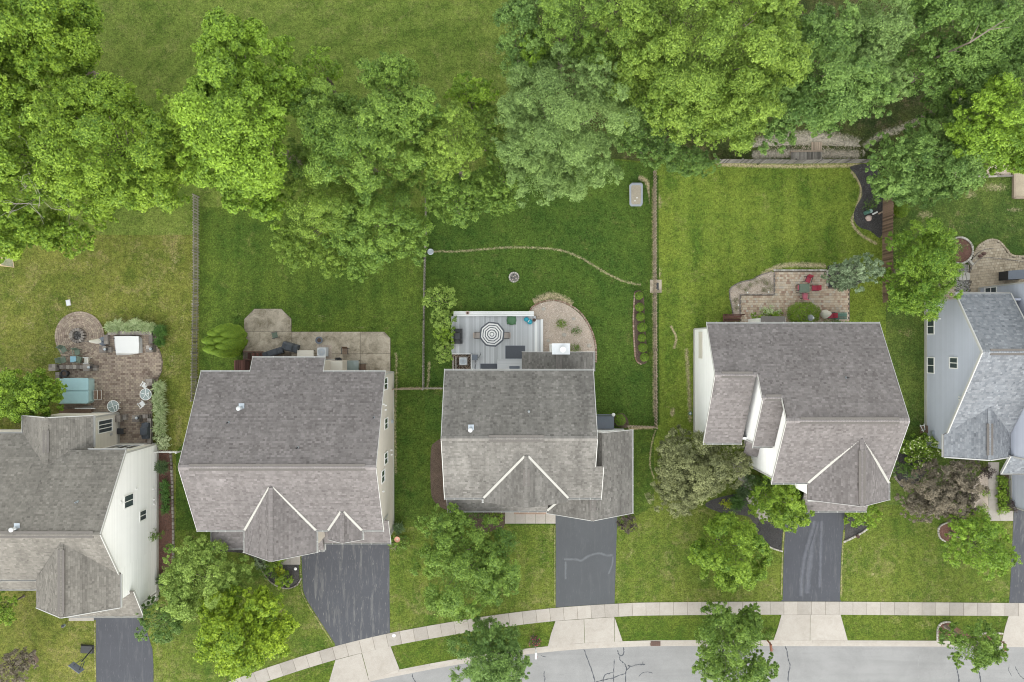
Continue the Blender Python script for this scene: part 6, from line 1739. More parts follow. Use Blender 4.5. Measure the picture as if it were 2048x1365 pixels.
# ---- garden furniture kit
def chair(label, px, py, rz, style, group=None, z=.055, cat='chair', name='patio_chair'):
    """outdoor armchair: seat, back, arms, four legs; faces +x before turning"""
    mat, frame, w, slat = {'green': ('plastic_sage', 'plastic_sage', .50, 0), 'beige': ('cloth_offwhite', 'plastic_white', .46, 0), 'white': ('plastic_white', 'plastic_white', .44, 0),
                     'sling': ('cloth_beige', 'metal_dark', .54, 0), 'brown': ('wood_brown', 'metal_dark', .54, 6), 'grey': ('plastic_sage', 'metal_dark', .50, 0),
                     'red': ('chair_red', 'metal_dark', .50, 0), 'redp': ('chair_red_pale', 'metal_dark', .50, 0), 'dark': ('cover_grey', 'metal_dark', .5, 5)}[style]
    c = W(px, py); root = empty(name, label, cat, (c.x, c.y, z), group, rz)
    sh = .42
    b = MB()
    if slat:
        for i in range(slat): b.box((-w / 2 + w * (i + .5) / slat, 0, sh - .02), (w / slat - .02, w, .03), tone=rnd.uniform(-.5, .5))
    else: b.box((0, 0, sh - .03), (w, w, .045), taper=.97)
    mk('seat', b, MAT[mat], root, local=True)
    b = MB()
    if slat:
        for i in range(slat): b.beam((-w / 2, -w / 2 + w * (i + .5) / slat, sh + .03), (-w / 2 - .16, -w / 2 + w * (i + .5) / slat, .92), w / slat - .02, .025, (1, 0, 0))
    else: b.beam((-w / 2, 0, sh + .02), (-w / 2 - .16, 0, .92), w * .96, .035, (1, 0, 0))
    mk('backrest', b, MAT[mat], root, local=True)
    for s in (-1, 1):
        for x in (-w / 2, w / 2 - .02):
            b = MB(); b.beam((x, s * (w / 2 + .01), 0), (x, s * (w / 2 - .01), sh), .035, .035, (1, 0, 0)); mk('leg', b, MAT[frame], root, local=True)
        b = MB(); b.beam((-w / 2 - .07, s * (w / 2 + .025), .63), (w / 2, s * (w / 2 + .025), .63), .05, .03); b.beam((w / 2 - .02, s * (w / 2 + .02), sh), (w / 2 - .02, s * (w / 2 + .025), .62), .03, .03, (1, 0, 0))
        mk('armrest', b, MAT[frame], root, local=True)
    return root
def round_table(label, px, py, r, h, top, frame, spokes=0, z=.055, name='round_table'):
    c = W(px, py, h); root = empty(name, label, 'table', (c.x, c.y, z))
    b = MB(); b.lathe((0, 0, h - .025), [(r, 0), (r, .02)], 24); mk('tabletop', b, MAT[top], root, local=True)
    b = MB(); P = [(r * math.cos(i * .2618), r * math.sin(i * .2618), h) for i in range(25)]; b.tube(P, .028, 6, cap=False); mk('rim', b, MAT[frame], root, local=True)
    for i in range(spokes):
        a = 2 * math.pi * i / spokes + .35; b = MB(); b.beam((0, 0, h + .006), (r * math.cos(a), r * math.sin(a), h + .006), .035, .02); mk('spoke', b, MAT[frame], root, local=True)
    for i in range(4):
        a = math.pi / 4 + i * math.pi / 2; b = MB(); b.tube([(r * .3 * math.cos(a), r * .3 * math.sin(a), h - .03), (r * .8 * math.cos(a), r * .8 * math.sin(a), 0)], .02, 6); mk('leg', b, MAT[frame], root, local=True)
    return root
def sq_table(label, px, py, w, d, h, top, frame, z=.055, rz=0, name='side_table', cat='table'):
    c = W(px, py, h); root = empty(name, label, cat, (c.x, c.y, z), None, rz)
    b = MB(); b.box((0, 0, h - .04), (w, d, .045), taper=.99); mk('tabletop', b, MAT[top], root, local=True)
    for i in (-1, 1):
        for j in (-1, 1):
            b = MB(); b.box((i * (w / 2 - .05), j * (d / 2 - .05), 0), (.045, .045, h - .04)); mk('leg', b, MAT[frame], root, local=True)
    return root
def covered_grill(label, px, py, w, d, h, mat, rz=0, z=.055, name='covered_grill', cat='grill'):
    """barbecue under a fitted cover: wide shelves, raised hood, drawn hem"""
    c = W(px, py, h * .6); root = empty(name, label, cat, (c.x, c.y, z), None, rz)
    secs = [(-.5, .62, .0), (-.49, .74, .70), (-.30, .86, .74), (-.24, .98, .96), (.0, 1.0, 1.0), (.24, .98, .96), (.30, .86, .74), (.49, .74, .70), (.5, .62, .0)]
    prof = [(-.5, .72), (-.28, .78), (-.2, 1.0), (.2, 1.0), (.28, .78), (.5, .72)]
    b = MB(); rings = []
    for x, zt in prof:
        rings.append([(x * w, -d / 2, .06), (x * w, -d / 2 * .94, h * zt * .86), (x * w, -d * .30, h * zt), (x * w, d * .30, h * zt * .985), (x * w, d / 2 * .94, h * zt * .86), (x * w, d / 2, .06)])
    for a, c_ in zip(rings[:-1], rings[1:]):
        for i in range(5): b.face([a[i], a[i + 1], c_[i + 1], c_[i]][::-1], rnd.uniform(-.5, .5))
    b.face(rings[0]); b.face(rings[-1][::-1])
    mk('cover', b, MAT[mat], root, local=True)
    b = MB(); b.box((0, 0, 0), (w * .96, d * .9, .1)); mk('cart', b, MAT['metal_dark'], root, local=True)
    for i in (-1, 1):
        b = MB(); b.beam((i * w * .5, -d * .2, h * .45), (i * w * .5, d * .2, h * .45), .03, .03); mk('handle', b, MAT['metal_grey'], root, local=True)
    for i in (-1, 1):
        b = MB(); b.tube([(i * w * .4, -d * .48, .08), (i * w * .4, -d * .40, .08)], .08, 10); mk('wheel', b, MAT['metal_dark'], root, local=True)
    return root
gc = 'green chairs on the brick patio'
chair('faded green chair nearest the fire pit, its back to the lawn', 134, 700, -1.0, 'green', gc)
chair('green chair right of the one nearest the fire pit', 161, 705, -1.4, 'green', gc)
chair('green chair left of the little teal table', 133, 720, .2, 'green', gc)
chair('green chair between the teal table and the beige chair', 165, 719, 2.9, 'green', gc)
chair('beige chair at the right end of the low wall', 180, 721, math.pi, 'beige')
sq_table('little teal-blue table among the green chairs', 147, 719, .55, .55, .45, 'table_blue', 'metal_dark')
wc = 'white chairs around the right bistro table'
chair('white chair above the round white bistro table', 295, 771, -2.2, 'white', wc); chair('white chair below the round white bistro table', 290, 807, 2.2, 'white', wc); chair('white chair right of the round white bistro table', 301, 787, math.pi, 'white', wc)
round_table('round white bistro table beside the variegated grass', 292, 789, .53, .72, 'glass_table', 'plastic_white', 5)
round_table('round glass table with white rim below the swim spa', 227, 813, .54, .72, 'glass_table', 'plastic_white', 4)
chair('white chair tucked behind the round glass table', 237, 813, math.pi, 'white')
covered_grill('black covered grill in the walled corner by the house', 291, 862, 1.45, .68, 1.15, 'cover_grey', math.pi / 2)
sq_table('small dark side table against the house wall', 241, 863, .6, .55, .5, 'metal_dark', 'metal_dark')
def pot(label, px, py, r, h, mat, z=.055, soil=True, name='plant_pot', n=16):
    c = W(px, py); root = empty(name, label, 'pot', (c.x, c.y, z))
    b = MB(); b.lathe((0, 0, 0), [(r * .72, 0), (r, h), (r * 1.06, h), (r * 1.06, h + .03), (r * .86, h + .03), (r * .84, h - .03)], n); mk('pot', b, MAT[mat], root, local=True)
    b = MB(); b.lathe((0, 0, h - .06), [(r * .84, 0), (r * .6, .03), (.0001, .045)], n, jit=.05); mk('soil', b, MAT['mulch_brown'], root, local=True)
    return root
pot('dark round planter at the head of the swim spa', 136, 747, .33, .5, 'metal_dark')
# arbour slats behind the corner house's rear gable
t = empty('rear_stoop', 'pale railing and dark stoop behind the rear gable of the corner house', 'stoop', W(150, 824))
b = MB(); b.slab(GP([(126, 818), (188, 818), (188, 829), (126, 829)]), .05, .5); mk('landing', b, MAT['wood_brown'], t)
b = MB(); b.beam(W(150, 817, .9), W(190, 817, .9), .06, .06); b.beam(W(150, 817, .05), W(150, 817, .9), .06, .06, (1, 0, 0)); b.beam(W(190, 817, .05), W(190, 817, .9), .06, .06, (1, 0, 0)); mk('railing', b, MAT['plastic_white'], t)
for i in range(3):
    b = MB(); b.slab(GP([(168, 812 + i * 2.2), (188, 812 + i * 2.2), (188, 814 + i * 2.2), (168, 814 + i * 2.2)]), .05, .16 + i * .12); mk('step', b, MAT['wood_grey'], t)
# loose things on the western lawn
t = empty('access_cover', 'small pale rectangular utility lid lying in the western lawn', 'access cover', W(137, 606))
b = MB(); c = W(137, 606); b.box((c.x, c.y, 0), (.36, .50, .06), .2); mk('lid', b, MAT['metal_white'], t); b = MB(); b.box((c.x, c.y, 0), (.44, .58, .035), .2); mk('collar', b, MAT['concrete'], t)
# soccer goal
t = empty('soccer_goal', 'small soccer goal with a pale net under the tree at the left edge', 'goal', W(5, 515))
g0, g1 = W(8, 500, 1.15), W(1, 531, 1.15); gb0, gb1 = W(9, 497, .02), W(3, 532, .02); bk0, bk1 = W(22, 501, .03), W(28, 535, .03)
b = MB(); b.tube([gb0, g0, g1, gb1], .045, 8); mk('frame', b, MAT['pole_orange'], t)
b = MB(); b.tube([gb0, bk0, bk1, gb1], .03, 8); b.tube([g0, bk0], .03, 8); b.tube([g1, bk1], .03, 8); b.tube([g0 * .5 + gb0 * .5, W(-8, 522, 1.1)], .03, 6); mk('back_bar', b, MAT['pole_orange'], t)
b = MB()
for i in range(17):
    k = i / 16; b.beam(g0.lerp(g1, k), bk0.lerp(bk1, k), .012, .012)
    a_, c_ = g0.lerp(bk0, k), g1.lerp(bk1, k); b.beam(a_, c_, .012, .012)
mk('net', b, MAT['net'], t, kind='stuff')
# red mulch strip with stone edging beside the gable wall
sheet('mulch_bed', [(317, 900), (340, 900), (346, 960), (348, 1060), (347, 1120), (318, 1170), (317, 1000)], .014, 'mulch_red', 'red mulch strip along the pale gable wall')
scatter('mulch', [(318, 902), (339, 902), (345, 960), (347, 1060), (345, 1120), (319, 1165)], 900, (.02, .05), 'chip', .016, 'mulch chips along the gable wall', seed=2)
e = empty('stone_edging', 'row of dark edging stones between red mulch and lawn by the gable wall', 'edging', W(345, 960)); line_stones(e, [(342, 905), (345, 960), (347, 1060), (347, 1118)], 7.5, .2, .14, 0, 'wallstone')

# ---- concrete patio of the wide-driveway house
b = MB(); b.slab(GP([(486, 700), (489, 638), (509, 618), (563, 618), (583, 638), (583, 664), (769, 664), (781, 677), (781, 750), (486, 750)]), 0, .03)
pt = mk('patio', b, MAT['mortar'], kind='structure', label='stained concrete patio with an octagonal end')
for q in [[(489, 639), (509.5, 618.4), (536, 618.4), (536, 663.6), (489, 663.6)], [(536.7, 618.4), (562.5, 618.4), (582.7, 639), (582.7, 663.6), (536.7, 663.6)], [(486.5, 664.3), (583, 664.3), (583, 705), (486.5, 705)],
          [(583.6, 664.3), (640, 664.3), (640, 707.5), (583.6, 707.5)], [(640.6, 664.3), (721, 664.3), (721, 707.5), (640.6, 707.5)], [(721.6, 664.3), (768.5, 664.3), (780.5, 677), (780.5, 707.5), (721.6, 707.5)],
          [(688, 708.2), (721, 708.2), (721, 750), (688, 750)], [(721.6, 708.2), (780.5, 708.2), (780.5, 750), (721.6, 750)], [(583.6, 708.2), (687.4, 708.2), (687.4, 750), (583.6, 750)]]:
    b = MB(); b.slab(GP(q), .01, .055 + rnd.uniform(-.003, .003), rnd.uniform(-1, .6)); mk('slab', b, MAT['concrete_old'], pt)
sheet('gravel_bed', [(634, 690), (664, 690), (664, 726), (634, 726)], .062, 'gravel_base', 'gravel square around the air conditioner')
scatter('gravel', [(635, 691), (663, 691), (663, 725), (635, 725)], 420, (.03, .06), 'gravel', .064, 'pale gravel around the air conditioner', seed=3)
def ac_unit(label, px, py, w, h, z=.06):
    """square condenser: louvred sides, round fan guard, blades"""
    c = W(px, py, z + h); root = empty('air_conditioner', label, 'air conditioner', (c.x, c.y, z))
    b = MB(); b.box((0, 0, 0), (w + .15, w + .15, .06)); mk('pad', b, MAT['concrete'], root, local=True)
    b = MB(); b.box((0, 0, .06), (w * .96, w * .96, h - .12)); mk('casing', b, MAT['metal_grey'], root, local=True)
    b = MB()
    for i in range(9):
        for s in (0, 1, 2, 3):
            a = s * math.pi / 2; b.box((math.cos(a) * w * .485, math.sin(a) * w * .485, .1 + i * (h - .2) / 9), (.03 if s % 2 == 0 else w * .94, w * .94 if s % 2 == 0 else .03, .02))
    mk('louvre', b, MAT['metal_white'], root, kind='stuff', local=True)
    b = MB(); n = 20; R = w * .42
    for i in range(n):
        a0, a1 = 2 * math.pi * i / n, 2 * math.pi * (i + 1) / n
        def sq(a):
            m_ = max(abs(math.cos(a)), abs(math.sin(a))); return (w / 2 * math.cos(a) / m_, w / 2 * math.sin(a) / m_)
        p0, p1 = sq(a0), sq(a1)
        b.face([(R * math.cos(a0), R * math.sin(a0), h), (*p0, h), (*p1, h), (R * math.cos(a1), R * math.sin(a1), h)])
        b.face([(*p0, h), (*p0, h - .08), (*p1, h - .08), (*p1, h)])
        b.face([(R * math.cos(a0), R * math.sin(a0), h), (R * math.cos(a1), R * math.sin(a1), h), (R * math.cos(a1), R * math.sin(a1), h - .1), (R * math.cos(a0), R * math.sin(a0), h - .1)])
    mk('top_panel', b, MAT['metal_white'], root, local=True)
    b = MB(); b.lathe((0, 0, h - .11), [(R * .99, 0), (R * .99, .01)], 20); mk('fan_well', b, MAT['metal_dark'], root, local=True)
    for i in range(3):
        a = i * 2.094 + .4; b = MB(); s, c_ = math.sin(a), math.cos(a)
        b.face([(.05 * c_ + .05 * s, .05 * s - .05 * c_, h - .07), (R * .9 * c_ + .2 * s * R, R * .9 * s - .2 * R * c_, h - .05), (R * .88 * c_ - .28 * R * s, R * .88 * s + .28 * R * c_, h - .085), (.05 * c_ - .05 * s, .05 * s + .05 * c_, h - .08)])
        mk('fan_blade', b, MAT['metal_grey'], root, local=True)
    b = MB(); b.lathe((0, 0, h - .09), [(.09, 0), (.09, .07), (.0001, .08)], 12); mk('hub', b, MAT['metal_white'], root, local=True)
    g = MB()
    for k in (.35, .6, .85): g.tube([(R * k * math.cos(i * .35), R * k * math.sin(i * .35), h + .012) for i in range(19)], .007, 4, cap=False)
    for i in range(8): a = i * math.pi / 4; g.tube([(0, 0, h + .012), (R * math.cos(a), R * math.sin(a), h + .012)], .008, 4)
    mk('fan_guard', g, MAT['metal_white'], root, local=True)
    return root
ac_unit('white-topped air conditioner on the gravel square of the concrete patio', 643, 704.5, .82, .85)
chair('grey-green mesh chair near the octagonal end', 553, 671, -2.9, 'grey')
covered_grill('long low bench under a charcoal cover at the house wall', 546, 706, 1.9, .62, .65, 'cover_grey', .32, name='covered_bench', cat='bench')
covered_grill('covered barbecue in the middle of the concrete patio', 580, 695, 1.4, .78, 1.2, 'cover_grey', -.28)
pot('round charcoal fire bowl on the concrete patio', 641, 681, .33, .42, 'slate')
sq_table('pale rectangular table against the house wall', 611, 707.5, 1.55, .62, .6, 'siding_cream', 'metal_dark', name='patio_table')
chair('brown slatted armchair right of the air conditioner', 693, 703, -1.6, 'brown')
sq_table('glass-topped dark table in the shade of the eave', 696, 731, 2.0, .9, .7, 'glass_table', 'metal_dark', name='patio_table')
chair('brown slatted armchair at the right end of the glass table', 727, 734, math.pi, 'brown')
chair('dark chair at the left end of the glass table', 674, 739, .1, 'dark')
chair('dark chair above the left end of the glass table', 681, 724, -1.5, 'dark')
# brown stairs
t = empty('wooden_stairs', 'dark red-brown wooden landing with stairs and railings at the back corner', 'stairs', W(490, 735))
b = MB(); b.slab(GP([(475, 721), (504, 721), (504, 748), (475, 748)]), .55, .72)
mk('landing', b, MAT['wood_red'], t)
for i in range(9):
    b = MB(); b.slab(GP([(475 + i * 3.2, 720.5), (477.7 + i * 3.2, 720.5), (477.7 + i * 3.2, 748), (475 + i * 3.2, 748)]), .72, .755, rnd.uniform(-1, 1)); mk('board', b, MAT['wood_red'], t)
for i in range(4):
    b = MB(); b.slab(GP([(500 + i * 7, 706), (505.5 + i * 7, 706), (505.5 + i * 7, 719), (500 + i * 7, 719)]), .5 - i * .13, .56 - i * .13, rnd.uniform(-1, 1)); mk('step', b, MAT['wood_red'], t)
for y in (704, 719):
    b = MB(); b.beam(W(486, y, 1.5), W(527, y, .85), .07, .07); mk('railing', b, MAT['wood_red'], t)
    for i in range(6):
        x = 488 + i * 7.4; b = MB(); b.beam(W(x, y, .1), W(x, y, 1.5 - i * .12), .05, .05, (1, 0, 0)); mk('baluster', b, MAT['wood_red'], t)
for x in (475, 504):
    b = MB(); b.beam(W(x, 721, .05), W(x, 721, 1.65), .1, .1, (1, 0, 0)); mk('post', b, MAT['wood_red'], t)
b = MB(); b.beam(W(475, 721, 1.6), W(475, 746, 1.6), .07, .07); b.beam(W(475, 721, 1.6), W(490, 721, 1.6), .07, .07); mk('railing', b, MAT['wood_red'], t)

# ---- middle house: deck
DK = .32
b = MB(); b.slab(GP([(903, 633), (1072, 633), (1072, 640), (1084, 640), (1084, 742), (943, 742), (943, 708), (903, 708)]), .02, DK - .035)
deck = mk('deck', b, MAT['metal_dark'], kind='structure', label='pale grey composite deck behind the middle house')
x = 903.0
while x < 1083.5:
    y0 = 633 if x < 1069 else 640
    y1 = 708 if x < 941.5 else 742
    b = MB(); b.slab(GP([(x + .06, y0), (x + 3.24, y0), (x + 3.24, y1), (x + .06, y1)]), DK - .035, DK + rnd.uniform(-.002, .002), rnd.uniform(-1, .6)); mk('board', b, MAT['deck_board'], deck); x += 3.3
b = MB(); b.slab(GP([(1081, 639), (1086, 639), (1086, 706), (1081, 706)]), .02, DK + .012); mk('edge_board', b, MAT['deck_trim'], deck)
b = MB(); b.slab(GP([(1069.5, 640), (1074.5, 640), (1074.5, 704), (1069.5, 704)]), DK - .02, DK + .01, .4); mk('edge_board', b, MAT['deck_trim'], deck)
t = empty('built_in_bench', 'long white built-in bench along the upper edge of the deck', 'bench', W(985, 629, DK))
for i in range(3):
    b = MB(); b.slab([W(a, c_, DK + .42)[:2] for a, c_ in [(907, 623 + i * 3.3), (1068, 623 + i * 3.3), (1068, 626 + i * 3.3), (907, 626 + i * 3.3)]], DK + .38, DK + .42, rnd.uniform(-.5, .5)); mk('seat_board', b, MAT['deck_trim'], t)
b = MB(); b.slab(GP([(909, 632), (1067, 632), (1067, 633.4), (909, 633.4)]), .05, DK + .40); mk('skirt', b, MAT['deck_trim'], t)
for i in range(6):
    b = MB(); c = W(915 + i * 30, 626); b.box((c.x, c.y, .05), (.1, .1, DK + .33)); mk('leg', b, MAT['deck_trim'], t)
for pts in ([(903, 707), (944, 707), (944, 709), (903, 709)], [(942, 707), (944.5, 707), (944.5, 742), (942, 742)]):
    b = MB(); b.slab(GP(pts), .02, DK + .05); mk('border_board', b, MAT['deck_trim'], deck)
t = empty('step_platform', 'raised white step platform below the back door of the middle house', 'step', W(1018, 731, DK))
b = MB(); b.slab([W(a, c_, DK + .18)[:2] for a, c_ in [(995, 719), (1044, 719), (1044, 744), (995, 744)]], DK, DK + .15); mk('frame', b, MAT['deck_trim'], t)
for i in range(7):
    b = MB(); b.slab([W(a, c_, DK + .18)[:2] for a, c_ in [(994.5, 719 + i * 3.5), (1044, 719 + i * 3.5), (1044, 722.2 + i * 3.5), (994.5, 722.2 + i * 3.5)]], DK + .15, DK + .18, rnd.uniform(-.6, .6)); mk('board', b, MAT['deck_board'], t)
def rug(label, x0, y0, x1, y1, z, mat='rug'):
    b = MB(); P = [W(a, c_, z) for a, c_ in [(x0, y0), (x1, y0), (x1, y1), (x0, y1)]]; b.slab([(p.x, p.y) for p in P], z, z + .012)
    c = (P[0] + P[2]) / 2
    t = empty('mat', label, 'outdoor mat', (c.x, c.y, z)); mk('pile', b, MAT[mat], t)
    f = MB(); 
    for i in range(4): f.beam(P[i] + Vector((0, 0, .012)), P[(i + 1) % 4] + Vector((0, 0, .012)), .035, .012)
    mk('binding', f, MAT['slate'], t)
rug('large charcoal mat on the deck beside the sunroom', 1011, 692, 1050, 717.5, DK + .004)
rug('charcoal mat below the patio umbrella against the house', 961, 728, 994, 742, DK + .004)
rug('small dark doormat on the raised step platform', 1019, 733, 1039, 743, DK + .184, 'slate')
# umbrella, table, chairs
sq_table('dark dining table under the striped umbrella', 984, 671, 1.5, .95, .72, 'glass_table', 'metal_dark', DK, name='dining_table')
dc = 'sling chairs on the deck'
chair('dark-framed sling chair left of the striped umbrella', 957, 671.5, 0, 'sling', dc, DK); chair('dark-framed sling chair right of the striped umbrella', 1012, 671.5, math.pi, 'sling', dc, DK)
t = empty('patio_umbrella', 'octagonal umbrella with grey and white rings on the deck', 'umbrella', W(985, 670, DK))
c = W(984, 669, 2.55); R = 26 * S * (1 - 2.45 / CAM_H); A0 = .28
b = MB(); ks = [0, .09, .19, .30, .385, .50, .575, .69, .765, .875, .945, 1.0]
for i in range(8):
    a0, a1 = A0 + i * math.pi / 4, A0 + (i + 1) * math.pi / 4
    for j in range(len(ks) - 1):
        def pt_(k, a, s=0): 
            return (c.x + R * k * math.cos(a), c.y + R * k * math.sin(a), 2.86 - .46 * k ** 1.35 )
        am = (a0 + a1) / 2; kk = .955 if True else 1
        mid = lambda k: (c.x + R * k * .945 * math.cos(am), c.y + R * k * .945 * math.sin(am), 2.86 - .46 * k ** 1.35 - .015 * k)
        dark = j in (1, 3, 5, 7, 9) if False else (j % 2 == 1)
        b.face([pt_(ks[j], a0), pt_(ks[j + 1], a0), mid(ks[j + 1]), mid(ks[j])] if j else [pt_(0, a0), pt_(ks[1], a0), mid(ks[1])], 0, 1 if dark or j == 10 else 0)
        b.face([mid(ks[j]), mid(ks[j + 1]), pt_(ks[j + 1], a1), pt_(ks[j], a1)] if j else [pt_(0, a0), mid(ks[1]), pt_(ks[1], a1)], 0, 1 if dark or j == 10 else 0)
mk('canopy', b, [MAT['cloth_white'], MAT['cloth_stripe']], t)
b = MB(); b.tube([(c.x, c.y, DK), (c.x, c.y, 2.9)], .025, 8); mk('pole', b, MAT['metal_dark'], t)
b = MB(); b.lathe((c.x, c.y, 2.86), [(.16, -.01), (.10, .05), (.0001, .08)], 8); mk('vent_cap', b, MAT['cloth_white'], t)
for i in range(8):
    a = A0 + i * math.pi / 4; b = MB(); b.beam((c.x, c.y, 2.82), (c.x + R * .99 * math.cos(a), c.y + R * .99 * math.sin(a), 2.37), .022, .022); mk('rib', b, MAT['metal_dark'], t)
b = MB(); b.lathe((c.x, c.y, DK), [(.26, 0), (.26, .05), (.05, .1)], 14); mk('base', b, MAT['metal_dark'], t)
covered_grill('black covered grill on the deck beside the bushes', 916, 673, 1.4, .78, 1.2, 'cover_black', math.pi / 2, DK)
b = None
t = empty('turtle_sandbox', 'round green turtle-shaped sandbox on the deck', 'sandbox', W(1023, 641, DK))
c = W(1023, 641, DK); b = MB(); b.lathe(c, [(.40, 0), (.46, .12), (.43, .2), (.30, .30), (.15, .35), (.0001, .36)], 18); mk('lid', b, MAT['plastic_green'], t)
for a, rr_, l in ((.75, .46, .12), (2.4, .46, .12), (-.75, .46, .12), (-2.4, .46, .12), (1.57, .48, .10)):
    b = MB(); b.blob((c.x + rr_ * math.cos(a), c.y + rr_ * math.sin(a), c.z + .07), (l * .8, l * .8, .06)); mk('flipper' if l > .1 else 'head', b, MAT['plastic_green'], t)
for i in range(6):
    a = i * math.pi / 3; b = MB(); b.tube([(c.x + .12 * math.cos(a), c.y + .12 * math.sin(a), c.z + .352), (c.x + .40 * math.cos(a), c.y + .40 * math.sin(a), c.z + .225)], .018, 5); mk('shell_ridge', b, MAT['plastic_green'], t)
t = empty('toy_rocker', 'shiny teal plastic rocking toy at the right end of the deck', 'toy', W(1056, 642, DK))
c = W(1056, 642, DK); b = MB(); b.blob((c.x - .16, c.y + .12, c.z + .2), (.24, .22, .18), n=12, rings=7, jit=.03); mk('seat_shell', b, MAT['plastic_teal'], t)
b = MB(); b.blob((c.x + .16, c.y - .10, c.z + .17), (.27, .25, .17), n=12, rings=7, jit=.03); mk('body', b, MAT['plastic_teal'], t)
b = MB(); b.tube([(c.x - .02, c.y - .15, c.z + .34), (c.x + .12, c.y + .08, c.z + .36)], .035, 7); mk('handle', b, MAT['plastic_white'], t)
b = MB(); b.tube([(c.x - .36, c.y + .1, c.z + .06), (c.x - .1, c.y - .1, c.z + .03), (c.x + .25, c.y - .33, c.z + .07)], .035, 6); mk('rocker', b, MAT['plastic_teal'], t)
pot('white-rimmed round planter standing on the built-in bench', 936.5, 627, .17, .22, 'clay_pink', DK + .42)
pot('small rusty brown pot at the corner of the deck', 1068, 641, .15, .32, 'rust', DK)
# smoker with hose
t = empty('small_smoker', 'small dark box grill with a hose beside the air conditioner pit', 'grill', W(950, 715, DK))
c = W(950, 715, DK); b = MB(); b.box((c.x, c.y, c.z + .35), (.54, .52, .28), taper=.94); mk('body', b, MAT['slate'], t)
for i in (-1, 1):
    for j in (-1, 1): b = MB(); b.box((c.x + i * .22, c.y + j * .2, c.z), (.04, .04, .36)); mk('leg', b, MAT['metal_dark'], t)
b = MB(); b.tube([W(951, 721, DK + .3), W(952, 728, DK + .05), W(950, 736, DK + .04), W(951, 742, DK + .04)], .02, 6); mk('hose', b, MAT['metal_dark'], t)
b = MB(); b.tube([W(956, 716, DK + .5), W(961, 710, DK + .45), W(962, 705, DK + .5)], .02, 6); mk('handle', b, MAT['metal_dark'], t)
sheet('mulch_bed', [(904, 708.5), (942, 708.5), (942, 742), (904, 742)], .03, 'mulch_brown', 'mulched pit around the deck air conditioner')
scatter('mulch', [(905, 709), (941, 709), (941, 741), (905, 741)], 420, (.03, .07), 'paver_tan', .032, 'bark and leaves in the air conditioner pit', seed=4)
ac_unit('air conditioner with white rim in the pit at the corner of the deck', 926, 723, .68, .72, .05)
t = empty('drain_boards', 'two pale boards standing in the air conditioner pit', 'board', W(908, 735))
for x in (905.5, 911): b = MB(); b.slab(GP([(x, 715), (x + 2.6, 715), (x + 2.6, 742), (x, 742)]), .05, .3); mk('board', b, MAT['wood_grey'], t)
# curved stone bed
BED = smooth_line([(1062, 630), (1064, 617), (1085, 606), (1110, 603), (1135, 611), (1158, 627), (1175, 650), (1186, 675), (1190, 700), (1190, 726)], 5)
sheet('gravel_bed', BED + [(1186, 742), (1084, 742), (1084, 640), (1070, 640)], .014, 'gravel_base', 'curved pebble bed right of the deck')
scatter('gravel', BED + [(1186, 735), (1086, 735), (1086, 640), (1070, 638)], 5200, (.03, .07), 'gravel', .016, 'pale pebbles in the curved bed right of the deck', seed=5)
e = empty('stone_edging', 'curved row of edging stones around the pebble bed right of the deck', 'edging', W(1186, 675)); line_stones(e, [(1060, 632), (1063, 616), (1085, 604), (1110, 601), (1136, 609), (1160, 625), (1177, 649), (1188, 675), (1192, 700), (1192, 727)], 4.6, .15, .13, 0, 'edgebrick')
for i, (x, y, r) in enumerate([(1147, 638, 4), (1128, 670, 5), (1178, 692, 4.5), (1097, 682, 4), (1087, 618, 4.5)]):
    t = empty('flat_stone', 'flat pale stone lying in the pebble bed, %s' % ['near the dark mound', 'in the middle', 'at the right edge', 'near the deck edge', 'at the top left'][i], 'stone', W(x, y)); b = MB(); c = W(x, y); b.blob((c.x, c.y, .04), (r * S, r * S * .8, .06), n=8); mk('stone', b, MAT['edgestone'], t)
# ring of stones in the middle lawn
t = empty('fire_ring', 'ring of pale stones with pebbles and ash in the middle lawn', 'fire ring', W(1028, 555))
ring_stones(t, 1028, 555, 9.2, 13, .19, .13, 0, .18, 'edgestone')
b = MB(); c = W(1028, 555); b.lathe((c.x, c.y, 0), [(.38, 0), (.38, .04), (.15, .06), (.0001, .06)], 16); mk('ash', b, MAT['ash'], t)
for i in range(9):
    b = MB(); a = i * 2.4; b.blob((c.x + .08 * math.sqrt(i) * 1.3 * math.cos(a), c.y + .08 * math.sqrt(i) * 1.3 * math.sin(a), .08), (.06, .05, .05), n=6); mk('charred_stone', b, MAT['gravel'] if i % 2 else MAT['mulch_dark'], t)
# grey lidded bin / sandbox at the fence
t = empty('storage_box', 'long grey plastic box with leaf litter on its lid beside the tan fence', 'storage box', W(1272, 390))
b = MB(); P = [W(a, c_, 0) for a, c_ in [(1260, 371), (1263, 368), (1281, 368), (1284, 371), (1284, 408), (1282, 412), (1262, 412), (1260, 408)]]; b.slab([(p.x, p.y) for p in P], 0, .42); mk('tub', b, MAT['bin_grey'], t)
P = [W(a, c_, .45) for a, c_ in [(1258.5, 371), (1262, 367.5), (1282, 367.5), (1285.5, 371), (1285, 409), (1282, 413), (1262, 413), (1259, 409)]]
b = MB(); b.slab([(p.x, p.y) for p in P], .42, .47); mk('lid', b, MAT['bin_grey'], t)
cc = W(1272, 390, .45); Q = [(cc.x + (p.x - cc.x) * .72, cc.y + (p.y - cc.y) * .84) for p in P]; b = MB(); b.slab(Q, .47, .485); mk('leaf_litter', b, MAT['tarp_leaves'], t)
for x, y in ((1270, 402), (1274, 396)): b = MB(); c = W(x, y, .5); b.blob((c.x, c.y, .49), (.06, .06, .02), n=8); mk('cap', b, MAT['plastic_white'], t)
